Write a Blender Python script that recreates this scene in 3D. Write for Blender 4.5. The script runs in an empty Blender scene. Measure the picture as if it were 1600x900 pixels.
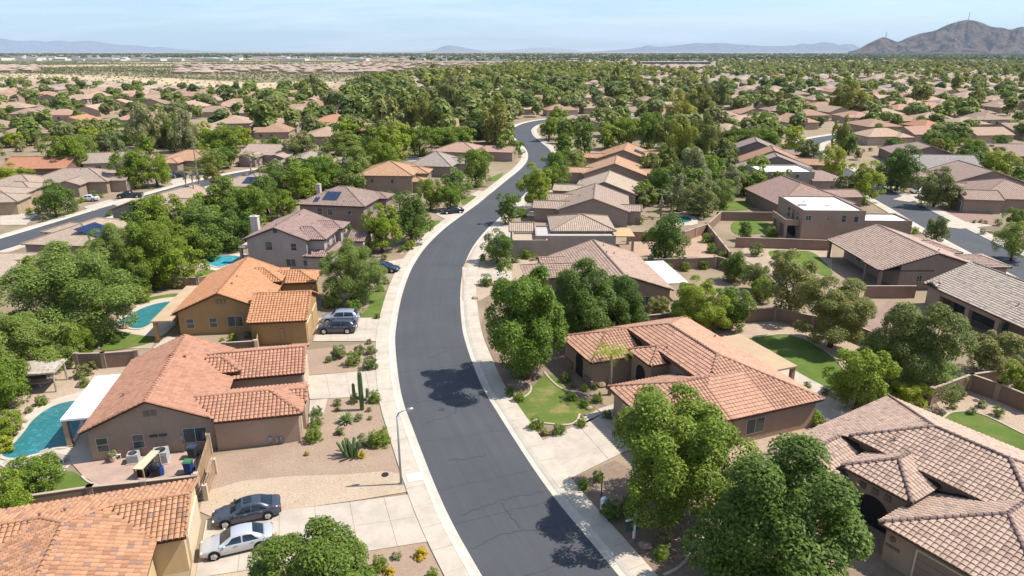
import bpy, bmesh, math, random
import numpy as np
from mathutils import Vector, Matrix
from mathutils.geometry import tessellate_polygon

# ---------------------------------------------------------------- camera, sky, sun
S = bpy.context.scene
COL = S.collection
F, H = 1067.0, 33.0                       # lens in photo pixels, height of the drone in metres
PITCH = math.atan(370 / F)
cam = bpy.data.cameras.new('camera'); camo = bpy.data.objects.new('camera', cam); COL.objects.link(camo)
camo.location = (0, 0, H); camo.rotation_euler = (math.pi / 2 - PITCH, 0, 0)
cam.sensor_width = 36; cam.lens = 36 * F / 1600; cam.clip_start = 1; cam.clip_end = 120000
S.camera = camo
SUN_EL, SUN_AZ = math.radians(55), math.radians(85)     # azimuth clockwise from +Y
W = bpy.data.worlds.new('World'); S.world = W; W.use_nodes = True
nt = W.node_tree; N = nt.nodes; LK = nt.links
sky = N.new('ShaderNodeTexSky'); sky.sky_type = 'NISHITA'; sky.sun_disc = False
sky.sun_elevation = SUN_EL; sky.sun_rotation = SUN_AZ; sky.air_density = 1.0; sky.dust_density = 0.4; sky.ozone_density = 2.0
bg = N['Background']; bg.inputs['Strength'].default_value = 0.112
# thin cirrus: mix a little white over the sky through stretched noise (same all round the sky)
tc = N.new('ShaderNodeTexCoord'); sep = N.new('ShaderNodeSeparateXYZ'); LK.new(tc.outputs['Generated'], sep.inputs[0])
zz = N.new('ShaderNodeMath'); zz.operation = 'MAXIMUM'; LK.new(sep.outputs[2], zz.inputs[0]); zz.inputs[1].default_value = 0.0
za = N.new('ShaderNodeMath'); za.operation = 'ADD'; LK.new(zz.outputs[0], za.inputs[0]); za.inputs[1].default_value = 0.112
dx = N.new('ShaderNodeMath'); dx.operation = 'DIVIDE'; LK.new(sep.outputs[0], dx.inputs[0]); LK.new(za.outputs[0], dx.inputs[1])
dy = N.new('ShaderNodeMath'); dy.operation = 'DIVIDE'; LK.new(sep.outputs[1], dy.inputs[0]); LK.new(za.outputs[0], dy.inputs[1])
cmb = N.new('ShaderNodeCombineXYZ'); LK.new(dx.outputs[0], cmb.inputs[0]); LK.new(dy.outputs[0], cmb.inputs[1])
mp = N.new('ShaderNodeMapping'); mp.inputs['Scale'].default_value = (0.33, 0.75, 1); mp.inputs['Location'].default_value = (3.1, 1.7, 0)
mp.inputs['Rotation'].default_value = (0, 0, 0.12); LK.new(cmb.outputs[0], mp.inputs[0])
nz = N.new('ShaderNodeTexNoise'); nz.inputs['Scale'].default_value = 1.1; nz.inputs['Detail'].default_value = 7; nz.inputs['Roughness'].default_value = 0.62
nz.inputs['Distortion'].default_value = 0.6; LK.new(mp.outputs[0], nz.inputs['Vector'])
rp = N.new('ShaderNodeValToRGB'); rp.color_ramp.elements[0].position = 0.40; rp.color_ramp.elements[1].position = 0.74
rp.color_ramp.elements[0].color = (0, 0, 0, 1); rp.color_ramp.elements[1].color = (.7, .7, .7, 1); LK.new(nz.outputs['Fac'], rp.inputs[0])
mx = N.new('ShaderNodeMixRGB'); LK.new(rp.outputs[0], mx.inputs[0]); tn = N.new('ShaderNodeMixRGB'); tn.blend_type = 'MULTIPLY'; tn.inputs[0].default_value = 1; LK.new(sky.outputs[0], tn.inputs[1]); tn.inputs[2].default_value = (.78, .93, 1.15, 1); LK.new(tn.outputs[0], mx.inputs[1]); mx.inputs[2].default_value = (7.4, 8.0, 8.6, 1)
LK.new(mx.outputs[0], bg.inputs['Color'])
sl = bpy.data.lights.new('sun', 'SUN'); sl.energy = 5.0; sl.angle = math.radians(0.53); sl.color = (1.0, .955, .88)
so = bpy.data.objects.new('sun', sl); COL.objects.link(so)
sd = Vector((math.sin(SUN_AZ) * math.cos(SUN_EL), math.cos(SUN_AZ) * math.cos(SUN_EL), math.sin(SUN_EL)))
so.rotation_euler = sd.to_track_quat('Z', 'Y').to_euler(); so.location = (0, 0, 80)
S.view_settings.view_transform = 'Standard'; S.view_settings.look = 'None'; S.view_settings.exposure = 0.50; S.view_settings.gamma = 1
try:
    S.cycles.max_bounces = 6; S.cycles.diffuse_bounces = 3; S.cycles.glossy_bounces = 2; S.cycles.transparent_max_bounces = 8; S.cycles.volume_bounces = 0
    S.cycles.use_fast_gi = False; S.cycles.caustics_reflective = False; S.cycles.caustics_refractive = False
except Exception: pass

# ---------------------------------------------------------------- surveying: where a sight line from the drone meets height z
CP, SP = math.cos(PITCH), math.sin(PITCH)
def at(px, py, z=0.0):
    a = (px - 800) / F; b = (450 - py) / F
    dy_ = CP + b * SP; dz_ = -SP + b * CP
    t = (z - H) / dz_
    return (a * t, dy_ * t)
def depth(x, y, z=0): return y * CP - (z - H) * SP
def inpix(x, y, z=0):
    d = depth(x, y, z); u = y * SP + (z - H) * CP
    return 800 + F * x / d, 450 - F * u / d

# ---------------------------------------------------------------- helpers
def tag(o, label=None, cat=None, group=None, kind=None):
    if label: o['label'] = label
    if cat: o['category'] = cat
    if group: o['group'] = group
    if kind: o['kind'] = kind
    return o
def link(name, data, parent=None, loc=None, rz=None):
    o = bpy.data.objects.new(name, data); COL.objects.link(o)
    if parent: o.parent = parent
    if loc is not None: o.location = loc
    if rz is not None: o.rotation_euler = (0, 0, rz)
    return o
def thing(name, label, cat, loc=(0, 0, 0), rz=0.0, group=None):
    return tag(link(name, None, None, loc, rz), label, cat, group)
def copy_tree(o, parent=None):
    c = o.copy(); COL.objects.link(c)
    if parent: c.parent = parent
    for ch in o.children: copy_tree(ch, c)
    return c
class MB:
    def __init__(s): s.v = []; s.f = []; s.uv = []; s.m = []; s.cur = 0
    def face(s, pts, uv=None):
        i = len(s.v); s.v += [tuple(p) for p in pts]; s.f.append(tuple(range(i, i + len(pts))))
        s.uv.append(uv if uv else [(0, 0)] * len(pts)); s.m.append(s.cur)
    def box(s, x0, x1, y0, y1, z0, z1, skip=''):
        p = [(x0, y0, z0), (x1, y0, z0), (x1, y1, z0), (x0, y1, z0), (x0, y0, z1), (x1, y0, z1), (x1, y1, z1), (x0, y1, z1)]
        for k, q in (('b', (3, 2, 1, 0)), ('t', (4, 5, 6, 7)), ('s', (0, 1, 5, 4)), ('e', (1, 2, 6, 5)), ('n', (2, 3, 7, 6)), ('w', (3, 0, 4, 7))):
            if k not in skip: s.face([p[i] for i in q])
    def obox(s, c, ax, L, Wd, z0, z1):          # box along direction ax (2d unit) centred at c
        ax = Vector(ax).normalized(); n = Vector((-ax.y, ax.x)); c = Vector(c)
        q = [c - ax * L / 2 - n * Wd / 2, c + ax * L / 2 - n * Wd / 2, c + ax * L / 2 + n * Wd / 2, c - ax * L / 2 + n * Wd / 2]
        s.prism([(p.x, p.y) for p in q], z0, z1)
    def prism(s, poly, z0, z1, caps=True):      # ccw polygon
        n = len(poly)
        for i in range(n):
            a, b = poly[i], poly[(i + 1) % n]
            s.face([(a[0], a[1], z0), (b[0], b[1], z0), (b[0], b[1], z1), (a[0], a[1], z1)])
        if caps: s.cap(poly, z1)
    def cap(s, poly, z):
        if len(poly) <= 4: s.face([(p[0], p[1], z) for p in poly]); return
        tr = tessellate_polygon([[Vector((p[0], p[1], 0)) for p in poly]])
        for t in tr:
            q = [poly[k] for k in t]
            if (q[1][0] - q[0][0]) * (q[2][1] - q[0][1]) - (q[1][1] - q[0][1]) * (q[2][0] - q[0][0]) < 0: q = q[::-1]
            s.face([(p[0], p[1], z) for p in q])
    def tube(s, path, rad, n=8, cap=True):
        path = [Vector(p) for p in path]
        rings = []
        for i, p in enumerate(path):
            d = (path[min(i + 1, len(path) - 1)] - path[max(i - 1, 0)]).normalized()
            u = d.orthogonal().normalized() if abs(d.z) < .95 else Vector((1, 0, 0)); u = (u - d * u.dot(d)).normalized(); w = d.cross(u)
            r = rad[i] if hasattr(rad, '__len__') else rad
            rings.append([p + (u * math.cos(2 * math.pi * k / n) + w * math.sin(2 * math.pi * k / n)) * r for k in range(n)])
        i0 = len(s.v)
        for R in rings: s.v += [tuple(p) for p in R]
        for i in range(len(rings) - 1):
            for k in range(n):
                k2 = (k + 1) % n
                s.f.append((i0 + i * n + k, i0 + i * n + k2, i0 + (i + 1) * n + k2, i0 + (i + 1) * n + k)); s.uv.append([(0, 0)] * 4); s.m.append(s.cur)
        if cap:
            s.f.append(tuple(i0 + (len(rings) - 1) * n + k for k in range(n))); s.uv.append([(0, 0)] * n); s.m.append(s.cur)
            s.f.append(tuple(i0 + k for k in reversed(range(n)))); s.uv.append([(0, 0)] * n); s.m.append(s.cur)
    def blob(s, c, r, seed=0, rough=.18, nu=9, nv=6, sq=(1, 1, 1)):
        rnd = random.Random(seed); i0 = len(s.v)
        for j in range(nv + 1):
            th = math.pi * j / nv
            for i in range(nu):
                ph = 2 * math.pi * i / nu; k = r * (1 + rnd.uniform(-rough, rough) * (0 < j < nv))
                s.v.append((c[0] + k * sq[0] * math.sin(th) * math.cos(ph), c[1] + k * sq[1] * math.sin(th) * math.sin(ph), c[2] - k * sq[2] * math.cos(th)))
        for j in range(nv):
            for i in range(nu):
                a = i0 + j * nu + i; b = i0 + j * nu + (i + 1) % nu
                s.f.append((a, b, b + nu, a + nu)); s.uv.append([(0, 0)] * 4); s.m.append(s.cur)
    def mesh(s, name, mats, smooth=False, uv=False):
        me = bpy.data.meshes.new(name); me.from_pydata(s.v, [], s.f)
        for m in (mats if isinstance(mats, (list, tuple)) else [mats]): me.materials.append(m)
        if uv:
            l = me.uv_layers.new(name='UVMap'); flat = [c for f in s.uv for p in f for c in p]; l.data.foreach_set('uv', flat)
        if any(s.m): me.polygons.foreach_set('material_index', s.m)
        if smooth: me.polygons.foreach_set('use_smooth', [True] * len(me.polygons))
        me.update(); return me
    def build(s, name, mats, parent=None, smooth=False, uv=False, loc=None, rz=None):
        return link(name, s.mesh(name, mats, smooth, uv), parent, loc, rz)
def np_mesh(name, v, f, mat, smooth=False):
    me = bpy.data.meshes.new(name); v = np.asarray(v, np.float32); f = np.asarray(f, np.int32); n, k = f.shape
    me.vertices.add(len(v)); me.vertices.foreach_set('co', v.ravel())
    me.loops.add(n * k); me.loops.foreach_set('vertex_index', f.ravel())
    me.polygons.add(n); me.polygons.foreach_set('loop_start', np.arange(0, n * k, k, dtype=np.int32))
    for m in (mat if isinstance(mat, (list, tuple)) else [mat]): me.materials.append(m)
    if smooth: me.polygons.foreach_set('use_smooth', np.ones(n, bool))
    me.update(calc_edges=True); return me
def catmull(P, n=6, closed=False):
    P = [Vector(p) for p in P]; out = []; m = len(P); rng = range(m if closed else m - 1)
    for i in rng:
        g = (lambda k: P[k % m]) if closed else (lambda k: P[max(0, min(m - 1, k))])
        p0, p1, p2, p3 = g(i - 1), g(i), g(i + 1), g(i + 2)
        for k in range(n):
            t = k / n
            out.append(.5 * ((2 * p1) + (p2 - p0) * t + (2 * p0 - 5 * p1 + 4 * p2 - p3) * t * t + (3 * p1 - p0 - 3 * p2 + p3) * t ** 3))
    if not closed: out.append(P[-1])
    return out
def ccw(poly):
    a = sum(poly[i][0] * poly[(i + 1) % len(poly)][1] - poly[(i + 1) % len(poly)][0] * poly[i][1] for i in range(len(poly)))
    return list(poly) if a > 0 else list(poly)[::-1]

# ---------------------------------------------------------------- materials
def srgb(r, g, b):
    c = lambda u: ((u / 255 + .055) / 1.055) ** 2.4 if u > 10 else u / 255 / 12.92
    return (c(r), c(g), c(b))
class NT:
    def __init__(s, name):
        s.m = bpy.data.materials.new(name); s.m.use_nodes = True; s.t = s.m.node_tree; s.n = s.t.nodes; s.l = s.t.links
        s.b = s.n['Principled BSDF']; s.out = s.n['Material Output']
    def add(s, typ, **kw):
        n = s.n.new(typ)
        for k, v in kw.items():
            if k[0] == '_': setattr(n, k[1:], v)
            else:
                inp = n.inputs[k.replace('__', ' ')] if not k.startswith('i') or not k[1:].isdigit() else n.inputs[int(k[1:])]
                if hasattr(v, 'is_linked') or isinstance(v, bpy.types.NodeSocket): s.l.new(v, inp)
                else: inp.default_value = v
        return n
    def pos(s): return s.add('ShaderNodeNewGeometry').outputs['Position']
    def obj(s): return s.add('ShaderNodeTexCoord').outputs['Object']
    def noise(s, vec, scale, detail=4, rough=.55): return s.add('ShaderNodeTexNoise', Vector=vec, Scale=scale, Detail=detail, Roughness=rough).outputs['Fac']
    def ramp(s, fac, stops):
        r = s.add('ShaderNodeValToRGB', Fac=fac); e = r.color_ramp.elements
        while len(e) < len(stops): e.new(.5)
        for k, (p, c) in enumerate(stops):
            e[k].position = p; e[k].color = (*c, 1) if hasattr(c, '__len__') else (c, c, c, 1)
        return r.outputs['Color']
    def mix(s, fac, a, b, mode='MIX'):
        n = s.add('ShaderNodeMixRGB', _blend_type=mode)
        for k, v in ((0, fac), (1, a), (2, b)):
            if isinstance(v, bpy.types.NodeSocket): s.l.new(v, n.inputs[k])
            else: n.inputs[k].default_value = (*v, 1) if hasattr(v, '__len__') and len(v) == 3 else v
        return n.outputs[0]
    def math(s, op, a, b=0.0):
        n = s.add('ShaderNodeMath', _operation=op)
        for k, v in ((0, a), (1, b)):
            if isinstance(v, bpy.types.NodeSocket): s.l.new(v, n.inputs[k])
            else: n.inputs[k].default_value = v
        return n.outputs[0]
    def bump(s, h, strength=.3, dist=.02):
        b = s.add('ShaderNodeBump', Strength=strength, Distance=dist, Height=h); s.l.new(b.outputs[0], s.b.inputs['Normal'])
    def col(s, c, rough=.85, spec=.3):
        if isinstance(c, bpy.types.NodeSocket): s.l.new(c, s.b.inputs['Base Color'])
        else: s.b.inputs['Base Color'].default_value = (*c, 1)
        s.b.inputs['Roughness'].default_value = rough
        s.b.inputs['Specular IOR Level'].default_value = spec
        return s.m
def k_(c, f): return tuple(min(1, x * f) for x in c)
_mc = {}
def m_stucco(c):
    key = ('st', c)
    if key not in _mc:
        t = NT('stucco'); p = t.pos()
        n = t.noise(p, .45, 5); n2 = t.noise(p, 14, 3)
        cc = t.ramp(n, [(.25, k_(c, .86)), (.75, k_(c, 1.1))])
        cc = t.mix(t.math('MULTIPLY', n2, .35), cc, k_(c, .75))
        # rain streaks: noise stretched upright
        st = t.noise(t.add('ShaderNodeMapping', Vector=p, Scale=(1.6, 1.6, .12)).outputs[0], 1.5, 4)
        cc = t.mix(t.ramp(st, [(.52, 0.0), (.78, .35)]), cc, k_(c, .7))
        t.bump(t.noise(p, 40, 2), .25, .01); _mc[key] = t.col(cc, .92, .15)
    return _mc[key]
def m_tile(c, vr=1.0, odd=None):       # real tile geometry: each tile has its own shade
    key = ('ti', c, odd, vr); V_ = lambda f: 1 + (f - 1) * vr
    if key not in _mc:
        t = NT('roof_tile'); g = t.add('ShaderNodeNewGeometry'); oi = t.add('ShaderNodeObjectInfo')
        r = t.math('FRACT', t.math('ADD', t.math('MULTIPLY', g.outputs['Random Per Island'], 7.13), t.math('MULTIPLY', oi.outputs['Random'], 13.7)))
        odd_ = odd or k_(c, .55)
        cc = t.ramp(r, [(0, k_(c, V_(.72))), (.14, k_(c, V_(.88))), (.5, c), (.78, k_(c, V_(1.08))), (.93 - .03 * (vr > 1.3), k_(c, V_(1.15))), (.975 - .05 * (vr > 1.3), odd_)])
        big = t.noise(g.outputs['Position'], .28, 4); cc = t.mix(t.math('MULTIPLY', big, .42), cc, k_(c, .68))
        cc = t.mix(t.math('MULTIPLY', t.noise(g.outputs['Position'], 9, 3), .35), cc, k_(c, .6))
        t.bump(t.noise(g.outputs['Position'], 60, 2), .2, .01)
        _mc[key] = t.col(cc, .82, .25)
    return _mc[key]
def m_roof(c, rnd=False):                       # roofs too far off to tell the tiles apart: fine relief from the slope's own u,v
    key = ('rf', c, rnd)
    if key not in _mc:
        t = NT('roof_far'); uv = t.add('ShaderNodeUVMap').outputs[0]; p = t.pos()
        br = t.add('ShaderNodeTexBrick', Vector=uv, Scale=1.0); br.offset = 0.0
        br.inputs['Brick Width'].default_value = .36; br.inputs['Row Height'].default_value = .42; br.inputs['Mortar Size'].default_value = .03
        br.inputs['Color1'].default_value = (*k_(c, .82), 1); br.inputs['Color2'].default_value = (*k_(c, 1.14), 1); br.inputs['Mortar'].default_value = (*k_(c, .5), 1)
        cc = t.mix(t.math('MULTIPLY', t.noise(p, .22, 4), .5), br.outputs['Color'], k_(c, .72))
        if rnd:
            tint = t.add('ShaderNodeObjectInfo').outputs['Color']
            cc = t.mix(1.0, cc, tint, 'MULTIPLY')
        sx = t.add('ShaderNodeSeparateXYZ', i0=uv)
        wv = t.math('SINE', t.math('MULTIPLY', sx.outputs[0], 2 * math.pi / .36))
        t.bump(wv, .6, .06); _mc[key] = t.col(cc, .85, .2)
    return _mc[key]
def m_plain(name, c, rough=.6, spec=.3, metal=0.0, var=.12, scale=3.0):
    key = (name, c, rough)
    if key not in _mc:
        t = NT(name); p = t.pos(); n = t.noise(p, scale, 4)
        cc = t.ramp(n, [(.25, k_(c, 1 - var)), (.75, k_(c, 1 + var))]) if var else c
        m = t.col(cc, rough, spec); t.b.inputs['Metallic'].default_value = metal; _mc[key] = m
    return _mc[key]
def m_ground(name, cols, s1=.25, s2=9, bump=.5, speck=.5, speck_c=None):
    t = NT(name); p = t.pos()
    big = t.noise(p, s1, 5, .6); fine = t.noise(p, s2, 3, .7)
    cc = t.ramp(big, [(.3, cols[0]), (.5, cols[1]), (.72, cols[2])])
    v = t.add('ShaderNodeTexVoronoi', Vector=p, Scale=s2 * 1.6)
    cc = t.mix(t.math('MULTIPLY', t.ramp(v.outputs['Color'], [(.2, 0.0), (.8, 1.0)]), speck), cc, speck_c or k_(cols[0], .62))
    cc = t.mix(t.math('MULTIPLY', fine, .35), cc, k_(cols[2], 1.15))
    t.bump(v.outputs['Distance'], bump, .04); return t.col(cc, .95, .1)
def m_concrete(name, c):
    t = NT(name); p = t.pos(); oi = t.add('ShaderNodeObjectInfo')
    cc = t.ramp(t.noise(p, .55, 6, .65), [(.28, k_(c, .76)), (.58, c), (.8, k_(c, 1.08))])
    cc = t.mix(t.math('MULTIPLY', oi.outputs['Random'], .22), cc, k_(c, .8))
    st = t.ramp(t.noise(p, 1.9, 5, .7), [(.56, 0.0), (.76, .6)]); cc = t.mix(st, cc, k_(c, .66))
    t.bump(t.noise(p, 25, 3), .15, .01); return t.col(cc, .88, .2)
def m_leaf(name, c, c2, trans=.36):
    t = NT(name); g = t.add('ShaderNodeNewGeometry'); oi = t.add('ShaderNodeObjectInfo')
    cc = t.ramp(g.outputs['Random Per Island'], [(0, k_(c, .72)), (.45, c), (.85, k_(c2, .95)), (1, k_(c2, 1.2))])
    hv = t.ramp(oi.outputs['Random'], [(0, (.78, .88, .80)), (.5, (1, 1, 1)), (1, (1.2, 1.1, .92))]); cc = t.mix(1.0, cc, hv, 'MULTIPLY')
    m = t.col(cc, .62, .35)
    tr = t.add('ShaderNodeBsdfTranslucent'); t.l.new(t.mix(1.0, cc, (1.25, 1.2, .55), 'MULTIPLY'), tr.inputs['Color'])
    ms = t.add('ShaderNodeMixShader'); ms.inputs[0].default_value = trans
    t.l.new(t.b.outputs[0], ms.inputs[1]); t.l.new(tr.outputs[0], ms.inputs[2]); t.l.new(ms.outputs[0], t.out.inputs['Surface']); return m
def m_grass(name, c, dry):
    t = NT(name); p = t.pos()
    cc = t.ramp(t.noise(p, .45, 5, .6), [(.34, k_(c, .85)), (.5, c), (.66, dry)])
    cc = t.mix(t.math('MULTIPLY', t.noise(p, 16, 3, .7), .6), cc, k_(c, .5))
    t.bump(t.noise(p, 45, 2), .7, .05); return t.col(cc, .9, .1)
M = {}
M['conc'] = m_concrete('concrete', (.475, .405, .325)); M['walk'] = m_concrete('sidewalk', (.50, .43, .34)); M['kerb'] = m_concrete('kerb', (.54, .475, .39))
M['gravel_pink'] = m_ground('gravel_pink', [(.29, .205, .145), (.34, .24, .17), (.375, .272, .198)], .35, 9)
M['gravel_tan'] = m_ground('gravel_tan', [(.40, .30, .20), (.45, .345, .24), (.48, .375, .27)], .35, 9)
M['gravel_red'] = m_ground('gravel_red', [(.26, .17, .135), (.29, .19, .15), (.33, .22, .18)], .35, 9)
M['dirt'] = m_ground('dirt', [(.34, .25, .175), (.40, .30, .215), (.44, .34, .25)], .3, 5)
M['mulch'] = m_ground('mulch', [(.17, .115, .08), (.24, .17, .12), (.30, .22, .16)], .6, 9)
M['lawn'] = m_grass('lawn', (.125, .185, .036), (.19, .20, .06)); M['lawn_dry'] = m_grass('lawn_dry', (.14, .19, .04), (.33, .26, .11))
M['paver'] = m_concrete('paver', (.42, .29, .23))
M['white'] = m_plain('white_paint', (.80, .80, .78), .5); M['trimw'] = m_plain('cream_trim', (.62, .52, .38), .7)
M['winframe'] = m_plain('window_frame', (.50, .45, .38), .6)
M['dark'] = m_plain('dark_parts_and_shade', (.02, .02, .022), .8); M['glass'] = m_plain('window_glass', (.06, .075, .075), .08, .6, 0, .25, 1.0)  # dark: painted shade in the arches, own colour of lids and boxes
M['screen'] = m_plain('sun_screen', (.07, .09, .085), .55, .3); M['metal'] = m_plain('galvanised', (.42, .43, .44), .38, .5, .8); M['steel'] = m_plain('pole_paint', (.30, .31, .31), .5, .4, .3)
M['wood'] = m_plain('wood_board', (.34, .23, .14), .8, .2, 0, .25, 2.0); M['wood_old'] = m_plain('weathered_wood', (.36, .31, .26), .9, .1, 0, .3, 2.5)
M['bark'] = m_plain('bark', (.11, .075, .05), .95, .1, 0, .35, 6); M['bark_pale'] = m_plain('palm_trunk', (.26, .20, .14), .95, .1, 0, .3, 6)
M['rock'] = m_plain('boulder', (.30, .22, .16), .95, .1, 0, .4, 2.0); M['tanroof'] = m_plain('patio_tan', (.43, .31, .19), .75, .2, 0, .10, .5)
M['blockwall'] = m_stucco((.25, .17, .12)); M['pool_edge'] = m_concrete('pool_coping', (.52, .44, .35))
M['rubber'] = m_plain('tyre_rubber', (.018, .018, .018), .85, .2); M['rim'] = m_plain('alloy_rim', (.55, .55, .56), .3, .5, .9)
M['solar'] = m_plain('solar_cell', (.012, .022, .06), .15, .6, 0, .2, 1.0); M['rooffoam'] = m_concrete('white_roof', (.78, .76, .71))
M['lamp'] = m_plain('lamp_lens', (.6, .6, .55), .2, .5); M['red'] = m_plain('tail_lens', (.35, .02, .02), .2, .5)
LEAF = {
 'broad': m_leaf('leaf_broad', (0.138, 0.208, 0.018), (0.232, 0.310, 0.032)),
 'lime': m_leaf('leaf_lime', (0.221, 0.285, 0.021), (0.347, 0.398, 0.037)),
 'dark': m_leaf('leaf_dark', (0.100, 0.163, 0.022), (0.159, 0.234, 0.030)),
 'mesq': m_leaf('leaf_mesquite', (0.176, 0.238, 0.046), (0.276, 0.339, 0.068)),
 'olive': m_leaf('leaf_olive', (0.184, 0.208, 0.066), (0.276, 0.286, 0.100)),
 'euc': m_leaf('leaf_eucalypt', (.185, .205, .050), (.275, .285, .075)),
 'grey': m_leaf('leaf_grey', (0.251, 0.264, 0.130), (0.369, 0.361, 0.188)),
 'gold': m_leaf('leaf_gold', (.27, .275, .045), (.38, .36, .06)),
 'yellow': m_leaf('flower_yellow', (.46, .35, .03), (.62, .50, .05)),
 'agave': m_leaf('leaf_agave', (0.285, 0.347, 0.176), (0.403, 0.452, 0.243), .1)}
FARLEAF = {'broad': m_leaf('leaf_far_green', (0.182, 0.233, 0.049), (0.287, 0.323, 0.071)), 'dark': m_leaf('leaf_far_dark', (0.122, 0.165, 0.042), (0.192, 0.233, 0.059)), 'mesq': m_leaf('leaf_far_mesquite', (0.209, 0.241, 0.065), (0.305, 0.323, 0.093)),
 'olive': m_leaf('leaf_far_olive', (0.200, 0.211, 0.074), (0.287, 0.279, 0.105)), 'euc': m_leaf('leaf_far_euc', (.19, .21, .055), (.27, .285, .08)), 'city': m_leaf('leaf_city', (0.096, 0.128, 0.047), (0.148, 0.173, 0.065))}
HAZE = 2.6e-5
HX = []
def inside_poly(p, P):
    c = False; j = len(P) - 1
    for i in range(len(P)):
        if (P[i][1] > p[1]) != (P[j][1] > p[1]) and p[0] < (P[j][0] - P[i][0]) * (p[1] - P[i][1]) / (P[j][1] - P[i][1]) + P[i][0]: c = not c
        j = i
    return c
# ---------------------------------------------------------------- haze, ground, roads, mountains
def struct(o): o['kind'] = 'structure'; return o
hz = MB(); hz.box(-45000, 45000, -3000, 46000, -1.5, 1150)
hm = bpy.data.materials.new('haze_air'); hm.use_nodes = True; hn = hm.node_tree.nodes; hn.remove(hn['Principled BSDF'])
pv = hn.new('ShaderNodeVolumePrincipled'); pv.inputs['Color'].default_value = (.66, .83, 1, 1); pv.inputs['Density'].default_value = HAZE; pv.inputs['Anisotropy'].default_value = 0.0
hm.node_tree.links.new(pv.outputs[0], hn['Material Output'].inputs['Volume'])
if HAZE > 0: ho = hz.build('haze', hm); ho['kind'] = 'stuff'

t = NT('open_ground'); p = t.pos()
cc = t.ramp(t.noise(p, .012, 6, .6), [(.32, (.175, .145, .088)), (.5, (.24, .185, .115)), (.68, (.33, .25, .165))])
cc = t.mix(t.ramp(t.noise(p, .11, 5, .65), [(.42, 0.0), (.62, .6)]), cc, (.37, .28, .20))
cc = t.mix(t.math('MULTIPLY', t.noise(p, 4, 3, .7), .45), cc, (.24, .18, .125)); t.bump(t.noise(p, 5, 3), .5, .05)
M['open'] = t.col(cc, .95, .1)
t = NT('desert_soil'); p = t.pos()
cc = t.ramp(t.noise(p, .006, 5, .6), [(.36, (.165, .150, .075)), (.52, (.27, .22, .125)), (.68, (.42, .325, .205))])
cc = t.mix(t.ramp(t.noise(p, .16, 4, .7), [(.50, 0.0), (.60, .55)]), cc, (.13, .13, .060)); M['desert'] = t.col(cc, .95, .1)
g = MB(); g.face([(-44000, -2500, 0), (44000, -2500, 0), (44000, 45000, 0), (-44000, 45000, 0)]); struct(g.build('ground', M['open']))
SCRUB_NEAR = [(-160, 124), (-40, 127), (100, 131), (250, 139), (400, 145), (510, 140), (590, 128), (660, 119), (742, 112), (790, 108)]
SCRUB_FAR = [(800, 99), (500, 95), (200, 93), (-160, 93)]
def sheet(name, pts, z, mat, kind=True, th=0.0, smooth=0, parent=None):
    P = [at(*q) for q in pts]
    if smooth: P = [(v.x, v.y) for v in catmull([(q[0], q[1], 0) for q in P], smooth, True)]
    P = ccw(P); m = MB(); m.cap(P, z)
    if th: m.prism(P, z - th, z, caps=False)
    o = m.build(name, mat, parent)
    if kind: o['kind'] = 'structure'
    return o
sheet('desert_ground', SCRUB_NEAR + SCRUB_FAR, .03, M['desert'])
sheet('open_field', [(640, 104), (800, 106), (1000, 104), (1000, 100), (800, 99), (660, 98)], .06, m_plain('dry_field', (.40, .31, .16), .95, .1, 0, .15, .01))
BANDS = [[(-160, 106), (100, 105), (280, 103), (420, 104), (560, 103), (560, 101), (400, 101), (240, 100.5), (60, 102), (-160, 103)], [(-160, 121), (40, 122), (160, 129), (300, 135), (420, 140), (520, 136), (560, 129), (480, 127), (400, 130), (300, 124), (180, 119), (40, 115), (-160, 114)], [(120, 98), (420, 98.5), (700, 101), (700, 99.6), (400, 97.4), (120, 97)]]
M['straw'] = m_ground('straw_soil', [(.36, .275, .16), (.46, .36, .225), (.52, .41, .27)], .02, .5, .2, .35)
for b_ in BANDS: sheet('bare_soil', b_, .06, M['straw'])
# roads
RC = catmull([(19, 0, 0), (13.3, 12, 0), (7.8, 25, 0), (2.4, 37, 0), (-1.25, 45.3, 0), (-5.15, 56.5, 0), (-7.4, 63.8, 0), (-9.75, 75, 0), (-10.7, 82, 0), (-11.5, 91, 0), (-11.9, 100, 0), (-11.85, 108, 0), (-11.1, 118, 0), (-9.2, 130, 0), (-6.4, 142, 0),
   (-3.5, 154, 0), (2.4, 182, 0), (7.0, 204, 0), (9.3, 223, 0), (9.2, 245, 0), (6.9, 266, 0), (4.6, 290, 0), (5.0, 315, 0), (10.5, 339, 0), (22, 357, 0), (45, 371, 0), (85, 380, 0)], 10)
R2C = catmull([(70, -20, 0), (74, 30, 0), (78, 65, 0), (82, 100, 0), (85, 128, 0), (88.3, 150, 0), (90.5, 166, 0), (94.7, 195, 0), (98, 217, 0), (104, 243, 0), (116, 268, 0), (140, 290, 0)], 6)
R3C = catmull([(-104, 40, 0), (-100, 75, 0), (-96, 100, 0), (-91.8, 122, 0), (-89.7, 135, 0), (-87.5, 150, 0), (-83.5, 172, 0), (-79.5, 186, 0), (-72, 200, 0), (-55, 214, 0), (-30, 224, 0)], 6)
def resample(C, step):
    out = [C[0].copy()]; acc = 0
    for a, b in zip(C, C[1:]):
        L = (b - a).length
        while acc + L >= step: tt = (step - acc) / L; a = a.lerp(b, tt); out.append(a.copy()); L = (b - a).length; acc = 0
        acc += L
    return out
def offs(C, d):
    out = []
    for i, p in enumerate(C):
        tn = (C[min(i + 1, len(C) - 1)] - C[max(i - 1, 0)]).normalized(); out.append(p + Vector((tn.y, -tn.x, 0)) * d)     # d > 0 to the right
    return out
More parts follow.
